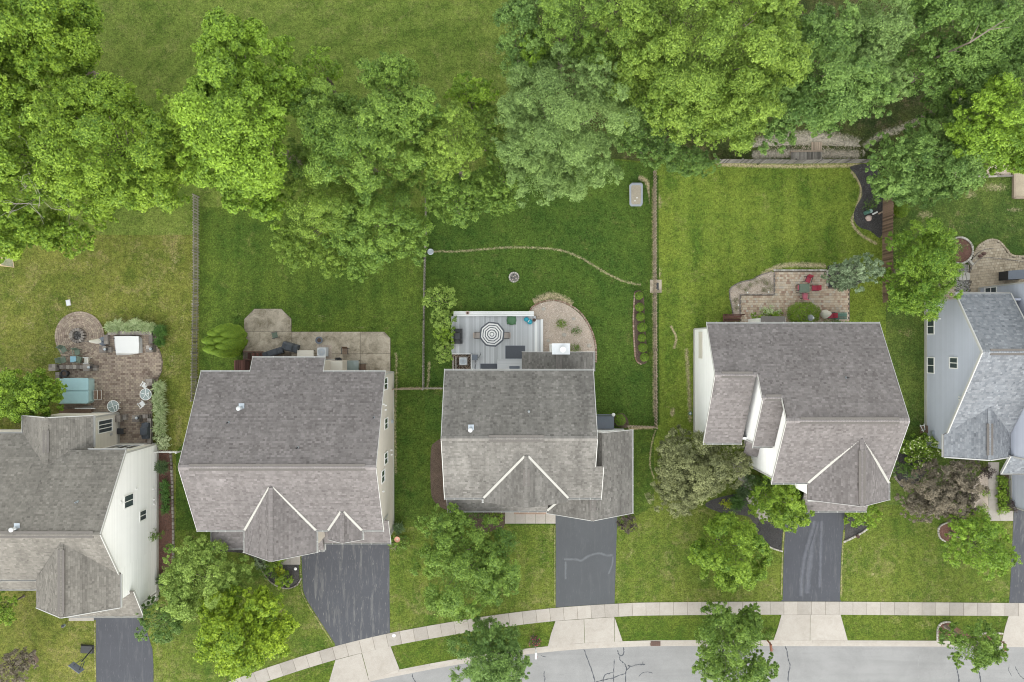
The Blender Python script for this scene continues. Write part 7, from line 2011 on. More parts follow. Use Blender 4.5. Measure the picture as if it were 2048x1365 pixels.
# narrow mulch bed with boxwoods
NB = smooth_line([(1268, 590), (1272, 582), (1282, 583), (1288, 600), (1290, 650), (1294, 700), (1295, 722), (1286, 729), (1273, 722), (1269, 690), (1267, 640)], 3, True)
sheet('mulch_bed', NB, .018, 'mulch_brown', 'narrow mulch bed with clipped boxwoods'); scatter('mulch', NB, 520, (.02, .05), 'chip', .02, 'bark chips among the boxwoods', seed=6)
e = empty('stone_edging', 'line of pale stones along the left side of the boxwood bed', 'edging', W(1268, 650)); line_stones(e, [(1269, 588), (1266.5, 640), (1268.5, 690), (1272, 720), (1284, 730)], 5, .13, .1, 0, 'edgebrick')
# utility pad
t = empty('utility_pad', 'concrete pad with a small dark grate at the tan fence', 'utility pad', W(1312, 573)); b = MB(); b.slab(GP([(1300, 560), (1323, 560), (1323, 586), (1300, 586)]), 0, .05); mk('pad', b, MAT['concrete_old'], t); b = MB(); b.slab(GP([(1312, 566), (1317, 566), (1317, 581), (1312, 581)]), .05, .09); mk('grate', b, MAT['metal_dark'], t)
# stoop at the right of the middle house
t = empty('side_stoop', 'blue-grey painted stoop with a low rail beside the garage', 'stoop', W(1211, 845))
P = [W(a, c_, .7) for a, c_ in [(1190, 833), (1228, 833), (1228, 858), (1190, 858)]]; b = MB(); b.slab([(p.x, p.y) for p in P], 0, .7); mk('platform', b, MAT['slate'], t)
b = MB(); b.beam(W(1192, 830, 1.0), W(1228, 830, 1.0), .07, .07); mk('railing', b, MAT['slate'], t)
for x in (1195, 1210, 1226): b = MB(); b.beam(W(x, 830, .05), W(x, 830, 1.0), .06, .06, (1, 0, 0)); mk('post', b, MAT['slate'], t)
t = empty('round_lamp', 'round white lamp globe on a post at the corner of the side stoop', 'lamp', W(1227, 830)); b = MB(); b.tube([W(1227, 830, 0), W(1227, 830, 1.3)], .03, 6); mk('post', b, MAT['metal_dark'], t); b = MB(); c = W(1227, 830, 1.4); b.blob(c, (.17, .17, .16), n=14, rings=8, jit=0); mk('globe', b, MAT['plastic_white'], t, smooth=True)
# mulch around the middle house
sheet('mulch_bed', smooth_line([(862, 900), (870, 885), (892, 875), (900, 900), (897, 1000), (893, 1020), (866, 1000), (861, 960)], 4, True), .014, 'mulch_brown', 'mulch bed along the left wall of the middle house')
sheet('mulch_bed', smooth_line([(940, 1028), (1012, 1024), (1010, 1048), (1000, 1062), (978, 1064), (950, 1070), (940, 1050)], 4, True), .014, 'mulch_brown', 'mulch bed below the middle porch')
sheet('mulch_bed', smooth_line([(1228, 850), (1230, 832), (1245, 827), (1256, 840), (1254, 856)], 4, True), .014, 'mulch_brown', 'mulch ring under the round boxwood by the stoop')
for i in range(5):
    pass
# front walks
def walk(label, quads, mat='concrete'):
    P = [p for q in quads for p in q]; b = MB(); flat_sheet(b, GP(quads[0]), .02)
    w_ = mk('footpath', b, MAT['mortar'], kind='structure', label=label)
    for q in quads: b = MB(); b.slab(GP(q), 0, .032 + rnd.uniform(-.003, .003), rnd.uniform(-.6, .6)); mk('slab', b, MAT[mat], w_)
walk('front walk of the middle house', [[(1010 + i * 20.3, 1018), (1029.8 + i * 20.3, 1018), (1029.8 + i * 20.3, 1047.5), (1010 + i * 20.3, 1047.5)] for i in range(5)])
walk('short front walk of the wide-driveway house', [[(556, 1100), (580, 1100), (580, 1129.5), (560, 1129.5)], [(580.5, 1100), (600.5, 1100), (600.5, 1129.5), (580.5, 1129.5)]])
walk('front walk of the east house', [[(1462, 925), (1484, 925), (1488, 950), (1474, 952)], [(1474.3, 952.5), (1488.3, 950.6), (1498, 968), (1481, 972)], [(1481.3, 972.5), (1498.3, 968.6), (1508, 986), (1490, 991)], [(1490.3, 991.5), (1508.3, 986.6), (1520, 1008), (1500, 1013)], [(1500.3, 1013.5), (1520.3, 1008.6), (1534, 1028), (1520, 1041.5)], [(1534.5, 1028), (1575, 1028), (1575, 1041.5), (1520.8, 1041.8)]])
walk('front path of the blue-grey house', [[(1976, 925), (1998, 925), (1996.5, 958), (1976.5, 958)], [(1976.5, 958.6), (1996.5, 958.6), (1995, 980), (1976.5, 980)], [(1976.5, 980.6), (1995, 980.6), (1994.5, 1000), (1976.5, 1000)], [(1976.5, 1000.6), (1994.5, 1000.6), (1997, 1020), (2000, 1042), (1976.5, 1042)], [(1998, 1020.6), (2026, 1022), (2026, 1042), (2000.6, 1042)]])
walk('stub of the corner house front walk', [[(138, 1225), (188, 1225), (188, 1242), (138, 1242)]])
# beds by the wide driveway
sheet('mulch_bed', smooth_line([(430, 1090), (500, 1092), (560, 1098), (601, 1128), (601, 1158), (592, 1170), (572, 1176), (548, 1168), (532, 1150), (520, 1128), (490, 1108), (440, 1102)], 4, True), .014, 'mulch_dark', 'black mulch bed around the entry of the wide-driveway house')
e = empty('stone_edging', 'curved stone rim of the black entry bed', 'edging', W(548, 1168)); line_stones(e, [(518, 1128), (530, 1150), (547, 1168), (572, 1177), (593, 1171), (602, 1158)], 6, .12, .09, 0, 'wallstone')
t = empty('path_light', 'small round white path light in the black mulch by the wide driveway', 'path light', W(593, 1136)); c = W(593, 1136); b = MB(); b.lathe((c.x, c.y, .3), [(.14, 0), (.13, .04), (.0001, .08)], 14); mk('cap', b, MAT['plastic_white'], t); b = MB(); b.tube([(c.x, c.y, 0), (c.x, c.y, .32)], .025, 6); mk('stake', b, MAT['metal_dark'], t)
t = empty('birdbath', 'terracotta birdbath among plants at the right corner of the beige house', 'birdbath', W(797, 1075)); c = W(797, 1075); b = MB(); b.lathe((c.x, c.y, 0), [(.2, 0), (.12, .1), (.09, .5), (.12, .6)], 14); mk('pedestal', b, MAT['terracotta'], t); b = MB(); b.lathe((c.x, c.y, .6), [(.12, 0), (.25, .06), (.27, .12), (.22, .10), (.0001, .05)], 18); mk('bowl', b, MAT['terracotta'], t); b = MB(); b.lathe((c.x, c.y, .67), [(.19, 0), (.0001, .002)], 14); mk('water', b, MAT['clay_pink'], t)
t = empty('valve_cap', 'white round utility cap at the edge of the pavement', 'utility cap', W(788, 1271)); c = W(788, 1271); b = MB(); b.lathe((c.x, c.y, .02), [(.16, 0), (.16, .04), (.13, .055), (.0001, .06)], 16); mk('cap', b, MAT['plastic_white'], t); b = MB(); b.lathe((c.x, c.y, .0), [(.2, 0), (.2, .045)], 16); mk('collar', b, MAT['concrete'], t)
# lamp post and basketball hoop of the corner house
t = empty('lamp_post', 'black lamp post leaning over the lower left lawn in view', 'lamp post', W(130, 1250)); b = MB(); b.tube([W(130, 1250, 0), W(130, 1250, 2.0)], [.045, .035], 8); mk('post', b, MAT['metal_dark'], t); b = MB(); c = W(130, 1250, 2.0); b.lathe(c, [(.06, 0), (.13, .08), (.15, .34), (.06, .40), (.0001, .46)], 8); mk('lantern', b, MAT['metal_dark'], t); b = MB(); b.lathe((c.x, c.y, 2.1), [(.137, 0), (.152, .2)], 8); mk('pane', b, MAT['glass_table'], t)
t = empty('basketball_hoop', 'portable basketball hoop with a black base beside the corner driveway', 'basketball hoop', W(176, 1299))
c = W(175.5, 1298); b = MB(); b.box((c.x, c.y, .01), (1.25, .78, .2), -.05, taper=.86); mk('base', b, MAT['cover_black'], t)
p0, p1 = W(186, 1297, .2), W(163.5, 1323.5, 2.75); b = MB(); b.tube([p0, p0.lerp(p1, .5), p1], .06, 8); mk('pole', b, MAT['metal_dark'], t)
b = MB(); d = Vector((math.cos(-2.2), math.sin(-2.2), 0)); a_ = Vector((-d.y, d.x, 0)); bc = p1 + d * .5 + Vector((0, 0, .3)); b.beam(bc - a_ * .6, bc + a_ * .6, .04, .75); mk('backboard', b, MAT['slate'], t)
b = MB(); [b.beam(p1 + a_ * s * .15 + Vector((0, 0, z_)), bc + a_ * s * .35 + Vector((0, 0, z_ - .2)), .05, .05) for s in (-1, 1) for z_ in (-.2, .2)]; mk('bracket', b, MAT['metal_dark'], t)
hc = bc + d * .35 - Vector((0, 0, .3)); b = MB(); b.tube([hc + Vector((.23 * math.cos(i * .33), .23 * math.sin(i * .33), 0)) for i in range(20)], .02, 6); mk('rim', b, MAT['mailbox_brown'], t)
b = MB()
for i in range(12):
    a = i * math.pi / 6; b.beam(hc + Vector((.22 * math.cos(a), .22 * math.sin(a), -.01)), hc + Vector((.12 * math.cos(a + .5), .12 * math.sin(a + .5), -.42)), .015, .015); b.beam(hc + Vector((.22 * math.cos(a), .22 * math.sin(a), -.01)), hc + Vector((.12 * math.cos(a - .5), .12 * math.sin(a - .5), -.42)), .015, .015)
mk('net', b, MAT['net'], t, kind='stuff')
sheet('mulch_bed', smooth_line([(55, 1320), (62, 1310), (72, 1311), (78, 1320), (72, 1328), (60, 1328)], 4, True), .014, 'mulch_brown', 'small round bare bed in the lower left lawn')

# ---- east house garden
GB = smooth_line([(1467, 633), (1464, 612), (1460, 592), (1462, 578), (1479, 567), (1504, 561), (1518, 553), (1542, 545)], 5)
pavers('patio', [(1480, 648), (1480, 590), (1548, 590), (1548, 541.5), (1654, 541.5), (1654, 575), (1699, 577), (1699, 641), (1690, 648)], .22, .22, 'paver_tan', .05, 'tan brick patio behind the east house', bond=.5)
sheet('gravel_bed', GB + [(1548, 545), (1548, 590), (1480, 590), (1480, 636)], .03, 'gravel_base', 'curved pale gravel bed at the brick patio'); scatter('gravel', GB + [(1546, 547), (1546, 588), (1478, 588), (1478, 633)], 2600, (.03, .07), 'gravel', .032, 'fine pale gravel in the curved patio bed', seed=7)
e = empty('stone_edging', 'dark thin edging around the pale gravel bed', 'edging', W(1462, 578)); line_stones(e, [(1466, 633), (1463, 612), (1459, 592), (1461, 577), (1479, 565.5), (1504, 559.5), (1518, 551.5), (1546, 543)], 5, .09, .12, 0, 'wallstone')
e = empty('stone_edging', 'straight dark edging between pale gravel and brick patio', 'edging', W(1480, 590)); line_stones(e, [(1480, 632), (1480, 592)], 5, .1, .14, 0, 'wallstone'); line_stones(e, [(1481, 590), (1547, 590)], 5, .1, .14, 0, 'wallstone'); line_stones(e, [(1548, 588), (1548, 545)], 5, .1, .14, 0, 'wallstone')
e = empty('stone_edging', 'soldier course of stones around the upper edge of the brick patio', 'edging', W(1600, 542)); line_stones(e, [(1549, 541), (1653, 541)], 4.6, .17, .12, 0, 'edgestone'); line_stones(e, [(1654, 543), (1654, 575)], 4.6, .17, .12, 0, 'edgestone')
sheet('mulch_bed', [(1655, 532), (1690, 526), (1720, 530), (1735, 560), (1700, 576), (1655, 575)], .016, 'mulch_dark', 'black mulch under the bluish tree')
for i, (x, y) in enumerate([(1493, 586), (1535, 585), (1475, 611)]):
    t = empty('solar_light', 'tiny white path light in the pale gravel, %s' % ['upper left', 'upper right', 'lower'][i], 'path light', W(x, y)); c = W(x, y); b = MB(); b.lathe((c.x, c.y, .25), [(.07, 0), (.07, .03), (.0001, .05)], 10); mk('cap', b, MAT['plastic_white'], t); b = MB(); b.tube([(c.x, c.y, 0), (c.x, c.y, .26)], .015, 5); mk('stake', b, MAT['metal_dark'], t)
rc = 'red chairs around the dark green table'
sq_table('dark green square table amid four red chairs', 1608, 577, .95, .8, .72, 'plastic_sage', 'metal_dark', .10, name='patio_table')
chair('red chair above the green table, tilted back', 1611, 561, -1.9, 'red', rc, .10); chair('faded red chair left of the green table', 1596, 577, 0, 'redp', rc, .10); chair('bright red chair right of the green table', 1624, 577.5, math.pi, 'red', rc, .10); chair('faded pinkish-red chair below the green table', 1605, 593, 1.5, 'redp', rc, .10)
chair('dark red chair standing beside the white-covered umbrella', 1656, 632, math.pi, 'red', None, .10)
t = empty('furled_umbrella', 'off-white furled umbrella beside the dome hedge', 'umbrella', W(1644, 629)); c = W(1644, 629); b = MB(); b.lathe((c.x, c.y, .3), [(.3, 0), (.42, .25), (.36, .6), (.18, 1.2), (.03, 1.6)], 11, jit=.16); mk('canopy', b, MAT['cloth_offwhite'], t); b = MB(); b.tube([(c.x, c.y, .05), (c.x, c.y, 2.0)], .03, 6); mk('pole', b, MAT['metal_dark'], t)
t = empty('garden_bench', 'oxidised green slatted bench at the lower right of the brick patio', 'bench', W(1676, 633)); c = W(1676, 633)
for i in range(5): b = MB(); b.box((c.x, c.y - .2 + i * .12, .45), (1.2, .10, .035), tone=rnd.uniform(-1, 1)); mk('seat_slat', b, MAT['pond_green'], t)
for i in range(3): b = MB(); b.beam((c.x - .6, c.y - .30, .58 + i * .14), (c.x + .6, c.y - .30, .58 + i * .14), .03, .10); mk('back_slat', b, MAT['pond_green'], t)
for i in (-1, 1):
    for j in (-.2, .28): b = MB(); b.box((c.x + i * .52, c.y + j, .05), (.05, .05, .42)); mk('leg', b, MAT['pond_green'], t)
t = empty('garden_statue', 'grey stone fish-like statue in front of the dome hedge', 'statue', W(1606, 637)); c = W(1606, 637); b = MB(); b.box((c.x, c.y - .1, 0), (.5, .5, .9), taper=.9); mk('plinth', b, MAT['wallstone'], t); b = MB(); b.lathe((c.x, c.y, .9), [(.22, 0), (.3, .2), (.32, .5), (.26, .9), (.14, 1.15), (.0001, 1.25)], 12, jit=.05, sx=.8); mk('figure', b, MAT['bin_grey'], t); b = MB(); b.blob((c.x + .02, c.y - .05, 2.1), (.09, .1, .09), n=9, rings=6, jit=.05); mk('head', b, MAT['metal_white'], t)
t = empty('wooden_steps', 'weathered red wooden steps at the back left of the east house', 'steps', W(1461, 637))
for i in range(6): b = MB(); b.slab([W(a, c_, .6)[:2] for a, c_ in [(1447, 629 + i * 3), (1484 - i * 1.2, 629 + i * 3), (1484 - i * 1.2, 631.5 + i * 3), (1447, 631.5 + i * 3)]], .45, .6 + rnd.uniform(-.02, .02), rnd.uniform(-1, 1)); mk('board', b, MAT['wood_red'], t)
for x, y in ((1448, 630), (1448, 643), (1482, 630)): b = MB(); c = W(x, y); b.box((c.x, c.y, 0), (.1, .1, 1.0)); mk('post', b, MAT['wood_red'], t)
b = MB(); b.beam(W(1447, 630, .98), W(1447, 643, .98), .06, .06); mk('railing', b, MAT['wood_red'], t)
# black mulch bed by the board fence
BM = smooth_line([(1700, 334), (1740, 330), (1764, 360), (1764, 470), (1740, 462), (1715, 452), (1707, 432), (1713, 412), (1724, 392), (1722, 372), (1710, 348)], 4, True)
sheet('mulch_bed', BM, .018, 'mulch_dark', 'curved black mulch bed at the board fence'); scatter('mulch', BM, 2200, (.025, .06), 'chip_dark', .02, 'black chips of the curved bed', seed=8)
def drum(label, px, py, ang, l, r, mat, name='watering_drum', cat='drum'):
    c = W(px, py); d = Vector((math.cos(ang), math.sin(ang), 0)); root = empty(name, label, cat, (c.x, c.y, 0)); b = MB()
    b.tube([c + Vector((0, 0, r)) - d * l / 2, c + Vector((0, 0, r)) + d * l / 2], r, 14); mk('body', b, MAT[mat], root)
    for k in (-.42, 0, .42): h_ = MB(); h_.tube([c + Vector((0, 0, r)) + d * l * (k - .03), c + Vector((0, 0, r)) + d * l * (k + .03)], r * 1.06, 14); mk('hoop', h_, MAT[mat], root)
    return root
drum('dark green barrel lying in the black mulch', 1732, 426, .35, .5, .17, 'pond_green')
drum('white tube lying in the black mulch', 1749, 427, .45, .5, .075, 'plastic_white', 'tube', 'tube'); drum('tan tube beside the board fence in the black mulch', 1761, 426, .5, .5, .075, 'wood_tan', 'tube', 'tube')
t = empty('garden_disc', 'blue-green round disc leaning on the barrel in the black mulch', 'disc', W(1740, 423)); c = W(1740, 423); b = MB(); b.lathe((c.x, c.y, .1), [(.19, 0), (.19, .04), (.16, .06), (.0001, .05)], 18); mk('disc', b, MAT['aqua'], t); b = MB(); b.box((c.x, c.y, 0), (.1, .1, .1)); mk('foot', b, MAT['pond_green'], t)
t = empty('boulder', 'pinkish boulder in the black mulch bed', 'boulder', W(1736, 437)); c = W(1736, 437); b = MB(); b.blob((c.x, c.y, .12), (.31, .29, .2), n=10, rings=6); mk('stone', b, MAT['clay_pink'], t)
# gravel woodland path and little bridge
worn([(1500, 305), (1535, 288), (1590, 280), (1650, 280), (1700, 290), (1735, 300)], 30, 'wood_floor', .0125, 'gravel and dirt path through the wood behind the board fence', 1.05)
worn([(1500, 312), (1560, 308), (1640, 308), (1725, 310)], 16, 'wood_floor', .0125, 'gravelly ground along the board fence', 1.1)
worn([(1725, 298), (1760, 272), (1800, 258), (1860, 232), (1905, 205), (1930, 188)], 15, 'wood_floor', .0125, 'dirt track rising through the wood', .85)
scatter('gravel', smooth_line([(1510, 312), (1540, 290), (1600, 284), (1690, 288), (1725, 304), (1690, 314), (1600, 316)], 4, True), 1500, (.03, .07), 'gravel', .014, 'loose gravel on the woodland path', seed=21, flat=.4)
t = empty('footbridge', 'small wooden footbridge on the gravel path behind the board fence', 'footbridge', W(1611, 305))
for i in range(20): b = MB(); b.slab(GP([(1581 + i * 3.1, 305), (1583.6 + i * 3.1, 305), (1583.6 + i * 3.1, 321), (1581 + i * 3.1, 321)]), .1, .18, rnd.uniform(-1, 1)); mk('plank', b, MAT['wood_grey'], t)
b = MB(); b.slab(GP([(1580, 303), (1644, 302), (1644, 305), (1580, 306)]), .08, .22); mk('side_beam', b, MAT['wood_tan'], t)
for i in range(6): b = MB(); b.slab(GP([(1622 + i * 3.6, 285), (1625 + i * 3.6, 285), (1625 + i * 3.6, 302), (1622 + i * 3.6, 302)]), .04, .12, rnd.uniform(-1, 1)); mk('plank', b, MAT['wood_tan'], t)
# far-east garden
pavers('patio', smooth_line([(1938, 560), (1936, 548), (1942, 528), (1946, 512), (1956, 494), (1972, 484), (1986, 481), (1998, 486), (2012, 502), (2024, 513), (2048, 515), (2200, 515)], 4) + [(2200, 600), (1938, 600)], .25, .25, 'paver_sand', .05, 'sand-coloured curving paver patio behind the blue-grey house', ang=.1)
pavers('patio', [(1876, 560), (1910, 556), (1912, 600), (1876, 600)], .25, .2, 'paver_tan', .04, 'brown paver strip under the tree by the blue-grey house')
e = empty('stone_edging', 'dark curved border course inside the sand-coloured patio', 'edging', W(1950, 520)); line_stones(e, [(1938, 545), (1943, 533), (1956, 520), (1972, 516), (2000, 518), (2048, 524)], 4.5, .06, .125, 0, 'wallstone'); line_stones(e, [(1943, 521), (1954, 507), (1970, 499), (1984, 498)], 4.5, .06, .125, 0, 'wallstone')
e = empty('stone_edging', 'rounded outer border course of the sand-coloured patio', 'edging', W(1986, 481)); line_stones(e, [(1947, 510), (1957, 493), (1972, 483), (1986, 480), (1999, 485), (2013, 501), (2025, 512), (2060, 514)], 4.5, .2, .115, 0, 'paver_sand')
t = empty('ring_bed_wall', 'circular wall of pale blocks around the round planting bed', 'garden wall', W(1916, 502)); ring_stones(t, 1916, 502, 26, 34, .215, .17, 0, .3, 'edgestone', 'block')
b = MB(); c = W(1916, 502); b.lathe((c.x, c.y, 0), [(1.14, 0), (1.14, .2), (.5, .26), (.0001, .27)], 24, jit=.02); mk('mulch_bed', b, MAT['mulch_red'], kind='structure', label='red mulch inside the round block wall')
t = empty('slab_bench', 'pale stone slab bridging the round bed and the patio', 'stone slab', W(1938, 526)); b = MB(); c = W(1938, 526); b.box((c.x, c.y, .05), (.56, .22, .3), -.85, taper=.96); mk('slab', b, MAT['edgestone'], t)
t = empty('stone_sculpture', 'dark two-lobed stone on the sand-coloured patio', 'stone', W(1961, 511)); 
for x, y in ((1958, 513), (1965, 508)): b = MB(); c = W(x, y); b.blob((c.x, c.y, .2), (.21, .17, .16), n=10, rings=6); mk('stone', b, MAT['rust'], t)
sheet('river_bed', [(1898, 535), (1912, 528), (1938, 530), (1938, 546), (1922, 552), (1900, 550)], .014, 'gravel_base', 'stony strip below the round bed'); scatter('river_stones', [(1898, 534), (1914, 529), (1936, 531), (1936, 546), (1900, 551)], 520, (.05, .11), 'riverstone', .014, 'river stones below the round bed', seed=9)
scatter('river_stones', [(1906, 562), (1940, 560), (1950, 582), (1930, 590), (1910, 585)], 420, (.05, .12), 'riverstone', .014, 'rubble below the flagstones', seed=10)
t = empty('flagstones', 'pale flagstone steps between the river stones', 'stepping stones', W(1922, 555))
for q in ([(1905, 549), (1914, 551), (1916, 560), (1907, 562)], [(1915, 550), (1922, 551), (1924, 562), (1917, 561)], [(1923, 551), (1929, 549), (1931, 561), (1925, 562)], [(1930, 546), (1938, 546), (1938, 560), (1932, 561)], [(1917, 547), (1930, 545), (1928, 549), (1918, 550)]): b = MB(); b.slab(GP(q), .02, .12, rnd.uniform(-.5, 1)); mk('flagstone', b, MAT['edgestone'], t)
t = empty('deck_box', 'dark grey storage box on the sand-coloured patio by the blue-grey house', 'storage box', W(2012, 552))
b = MB(); P = GP([(1996, 545), (2036, 541.5), (2036, 560), (1996, 562)]); b.slab([(p.x * 1, p.y) for p in P], .08, 1.6 if False else 1.25); mk('body', b, MAT['cover_black'], t)
P = [W(a, c_, 1.28) for a, c_ in [(2007, 543), (2040.5, 542.5), (2040.5, 560.5), (2007, 561)]]; b = MB()
c0 = GP([(1996, 545), (2036, 541.5), (2036, 560), (1996, 562)]); b.slab([(p.x, p.y) for p in c0], 1.25, 1.31); mk('lid', b, MAT['slate'], t)
# raised bed with timber frame at the right edge
t = empty('raised_bed', 'timber-framed raised bed with straw at the right edge', 'raised bed', W(2040, 370))
for p, q in (((2025, 340), (2025, 397)), ((2025, 397), (2120, 397)), ((2025, 340), (2120, 340))): b = MB(); b.beam(W(*p) + Vector((0, 0, .15)), W(*q) + Vector((0, 0, .15)), .16, .3); mk('timber', b, MAT['wood_tan'], t)
b = MB(); b.slab(GP([(2027, 342), (2120, 342), (2120, 395), (2027, 395)]), 0, .2); mk('straw', b, MAT['paver_sand'], t)
sheet('gravel_bed', [(1905, 338), (2022, 330), (2022, 352), (1905, 355)], .014, 'gravel_base', 'gravel strip along the timber edge'); scatter('gravel', [(1905, 338), (2022, 330), (2022, 351), (1905, 354)], 900, (.04, .08), 'gravel', .016, 'pale gravel along the timber edge', seed=11)
e = empty('timber_edging', 'long grey timber edging below the gravel strip', 'edging', W(1960, 355))
for i in range(4): b = MB(); b.beam(W(1900 + i * 31, 356 - i * .8) + Vector((0, 0, .1)), W(1930 + i * 31, 355.2 - i * .8) + Vector((0, 0, .1)), .14, .2, tone=rnd.uniform(-1, 1)); mk('timber', b, MAT['wood_grey'], e)
# between the two east houses
t = empty('hose_cart', 'white hose cart against the blue-grey wall', 'hose cart', W(1845, 858)); b = MB()
for p, q in (((1840, 850), (1849, 868)), ((1848, 848), (1850, 860)), ((1840, 853), (1848, 851)), ((1843, 862), (1850, 860))): b.beam(W(*p, .6), W(*q, .6), .05, .05)
mk('frame', b, MAT['plastic_white'], t); b = MB(); b.box((W(1845, 858).x, W(1845, 858).y, .0), (.5, .7, .45)); mk('reel', b, MAT['wood_brown'], t)
sheet('mulch_bed', smooth_line([(1790, 920), (1812, 905), (1860, 925), (1840, 960), (1815, 975), (1797, 968)], 4, True), .016, 'mulch_dark', 'dark bed between the two east houses')
e = empty('stone_edging', 'grey stone rim at the left of the dark bed between the east houses', 'edging', W(1790, 930)); line_stones(e, [(1793, 915), (1787, 935), (1790, 955), (1803, 970)], 5, .16, .14, 0, 'wallstone')
sheet('sandy_bed', smooth_line([(1942, 985), (1950, 960), (1975, 945), (1976, 1000), (1974, 1026), (1950, 1022), (1942, 1008)], 4, True), .016, 'gravel_base', 'sandy mulch bed left of the front path')
sheet('mulch_bed', [(1998, 945), (2018, 948), (2018, 1000), (2020, 1018), (1999, 1020)], .016, 'mulch_brown', 'planted bed right of the front path')
# front beds of the east house
sheet('mulch_bed', smooth_line([(1410, 1010), (1440, 995), (1500, 990), (1560, 1040), (1569, 1060), (1567, 1100), (1545, 1096), (1525, 1084), (1512, 1060), (1500, 1036), (1478, 1030), (1440, 1025)], 4, True), .015, 'mulch_dark', 'black mulch bed of the east house front')
scatter('mulch', [(1515, 1045), (1566, 1050), (1565, 1098), (1530, 1088), (1512, 1060)], 1600, (.02, .05), 'chip_dark', .017, 'black chips beside the east driveway', seed=12)
e = empty('stone_edging', 'pale stone rim of the black bed at the east driveway', 'edging', W(1550, 1098)); line_stones(e, [(1527, 1087), (1545, 1097), (1565, 1103)], 4, .14, .1, 0, 'edgestone')
sheet('mulch_bed', [(1690, 1030), (1745, 1050), (1735, 1060), (1710, 1074), (1688, 1082)], .015, 'mulch_dark', 'black bed right of the east driveway')
e = empty('stone_edging', 'pale stone rim of the black bed right of the east driveway', 'edging', W(1710, 1074)); line_stones(e, [(1689, 1083), (1708, 1074), (1724, 1065), (1736, 1056)], 5.5, .17, .12, 0, 'edgestone')
pot('small rusty urn on the stone rim right of the east driveway', 1713, 1072, .15, .3, 'rust', 0)
# tree rings
def ring_edge(label, pts, mat='edgestone', bed=None, bl=None):
    if bed: sheet('mulch_bed', smooth_line(pts, 4), .016, bed, bl)
    e = empty('stone_edging', label, 'edging', W(*pts[0])); line_stones(e, pts, 5, .14, .11, 0, mat)
ring_edge('curved block rim around the bed left of the loose yellow-green tree', [(1892, 1046), (1880, 1052), (1876, 1062), (1880, 1076), (1892, 1084)], 'edgestone')
sheet('mulch_bed', smooth_line([(1892, 1048), (1881, 1054), (1878, 1064), (1884, 1078), (1900, 1082), (1912, 1066)], 4, True), .014, 'mulch_red', 'mulch inside the curved block rim')
ring_edge('thin pale edging loop around the young street tree', [(1874, 1280), (1875, 1258), (1882, 1247), (1898, 1244), (1907, 1252)], 'edgestone')
sheet('mulch_bed', smooth_line([(1876, 1280), (1877, 1260), (1884, 1249), (1898, 1247), (1925, 1262), (1950, 1280)], 4), .014, 'mulch_red', 'mulch under the young street tree')
ring_edge('thin pale edging by the wooden mailbox', [(1960, 1272), (1966, 1267), (1985, 1266), (2004, 1267)], 'edgestone')
sheet('mulch_bed', [(1962, 1281), (1967, 1269), (2003, 1269), (2002, 1281)], .014, 'mulch_red', 'mulch by the wooden mailbox')
t = empty('garden_ornament', 'dark low ornament in the lawn beside the front path', 'ornament', W(1980, 1052)); b = MB(); b.blob(W(1991, 1056) + Vector((0, 0, .1)), (.25, .1, .14), n=8); mk('body', b, MAT['rust'], t); b = MB(); b.tube([W(1966, 1048, .05), W(1978, 1053, .12)], .05, 6); mk('log', b, MAT['rust'], t)

# ---- mailboxes
def mailbox(label, px, py, mat, post, rz, h=1.05, arm=.5):
    c = W(px, py); root = empty('mailbox', label, 'mailbox', (c.x, c.y, 0), None, rz)
    b = MB(); b.box((0, 0, 0), (.1, .1, h + .1)); mk('post', b, MAT[post], root, local=True)
    b = MB(); b.beam((-.15, 0, h - .06), (arm, 0, h - .06), .09, .08); mk('arm', b, MAT[post], root, local=True)
    b = MB(); n = 9; P = [(math.cos(math.pi * i / (n - 1)) * .10, .12 + math.sin(math.pi * i / (n - 1)) * .10) for i in range(n)] + [(-.10, 0), (.10, 0)]
    for x0, x1 in ((.02, arm + .12),):
        for i in range(len(P)):
            (a, z0), (c_, z1_) = P[i], P[(i + 1) % len(P)]
            b.face([(x0, a, h + z0), (x1, a, h + z0), (x1, c_, h + z1_), (x0, c_, h + z1_)])
        b.face([(x0, a, h + z) for a, z in P][::-1]); 
    mk('box', b, MAT[mat], root, local=True)
    b = MB(); b.face([(arm + .121, a, h + z) for a, z in P]); mk('door', b, MAT[mat], root, local=True)
    b = MB(); b.beam((arm - .1, .115, h + .1), (arm - .1, .115, h + .3), .03, .015, (1, 0, 0)); mk('flag', b, MAT['chair_red'], root, local=True)
mailbox('white mailbox on a white post at the kerb by the dark purple shrub', 1071, 1293, 'plastic_white', 'plastic_white', -math.pi / 2)
mailbox('rust-brown mailbox at the kerb beside the leafy street tree', 1532, 1278, 'mailbox_brown', 'mailbox_brown', -math.pi / 2 + .1)
mailbox('brown wooden mailbox at the kerb by the young street tree', 1992, 1277, 'mailbox_brown', 'wood_brown', -math.pi / 2)

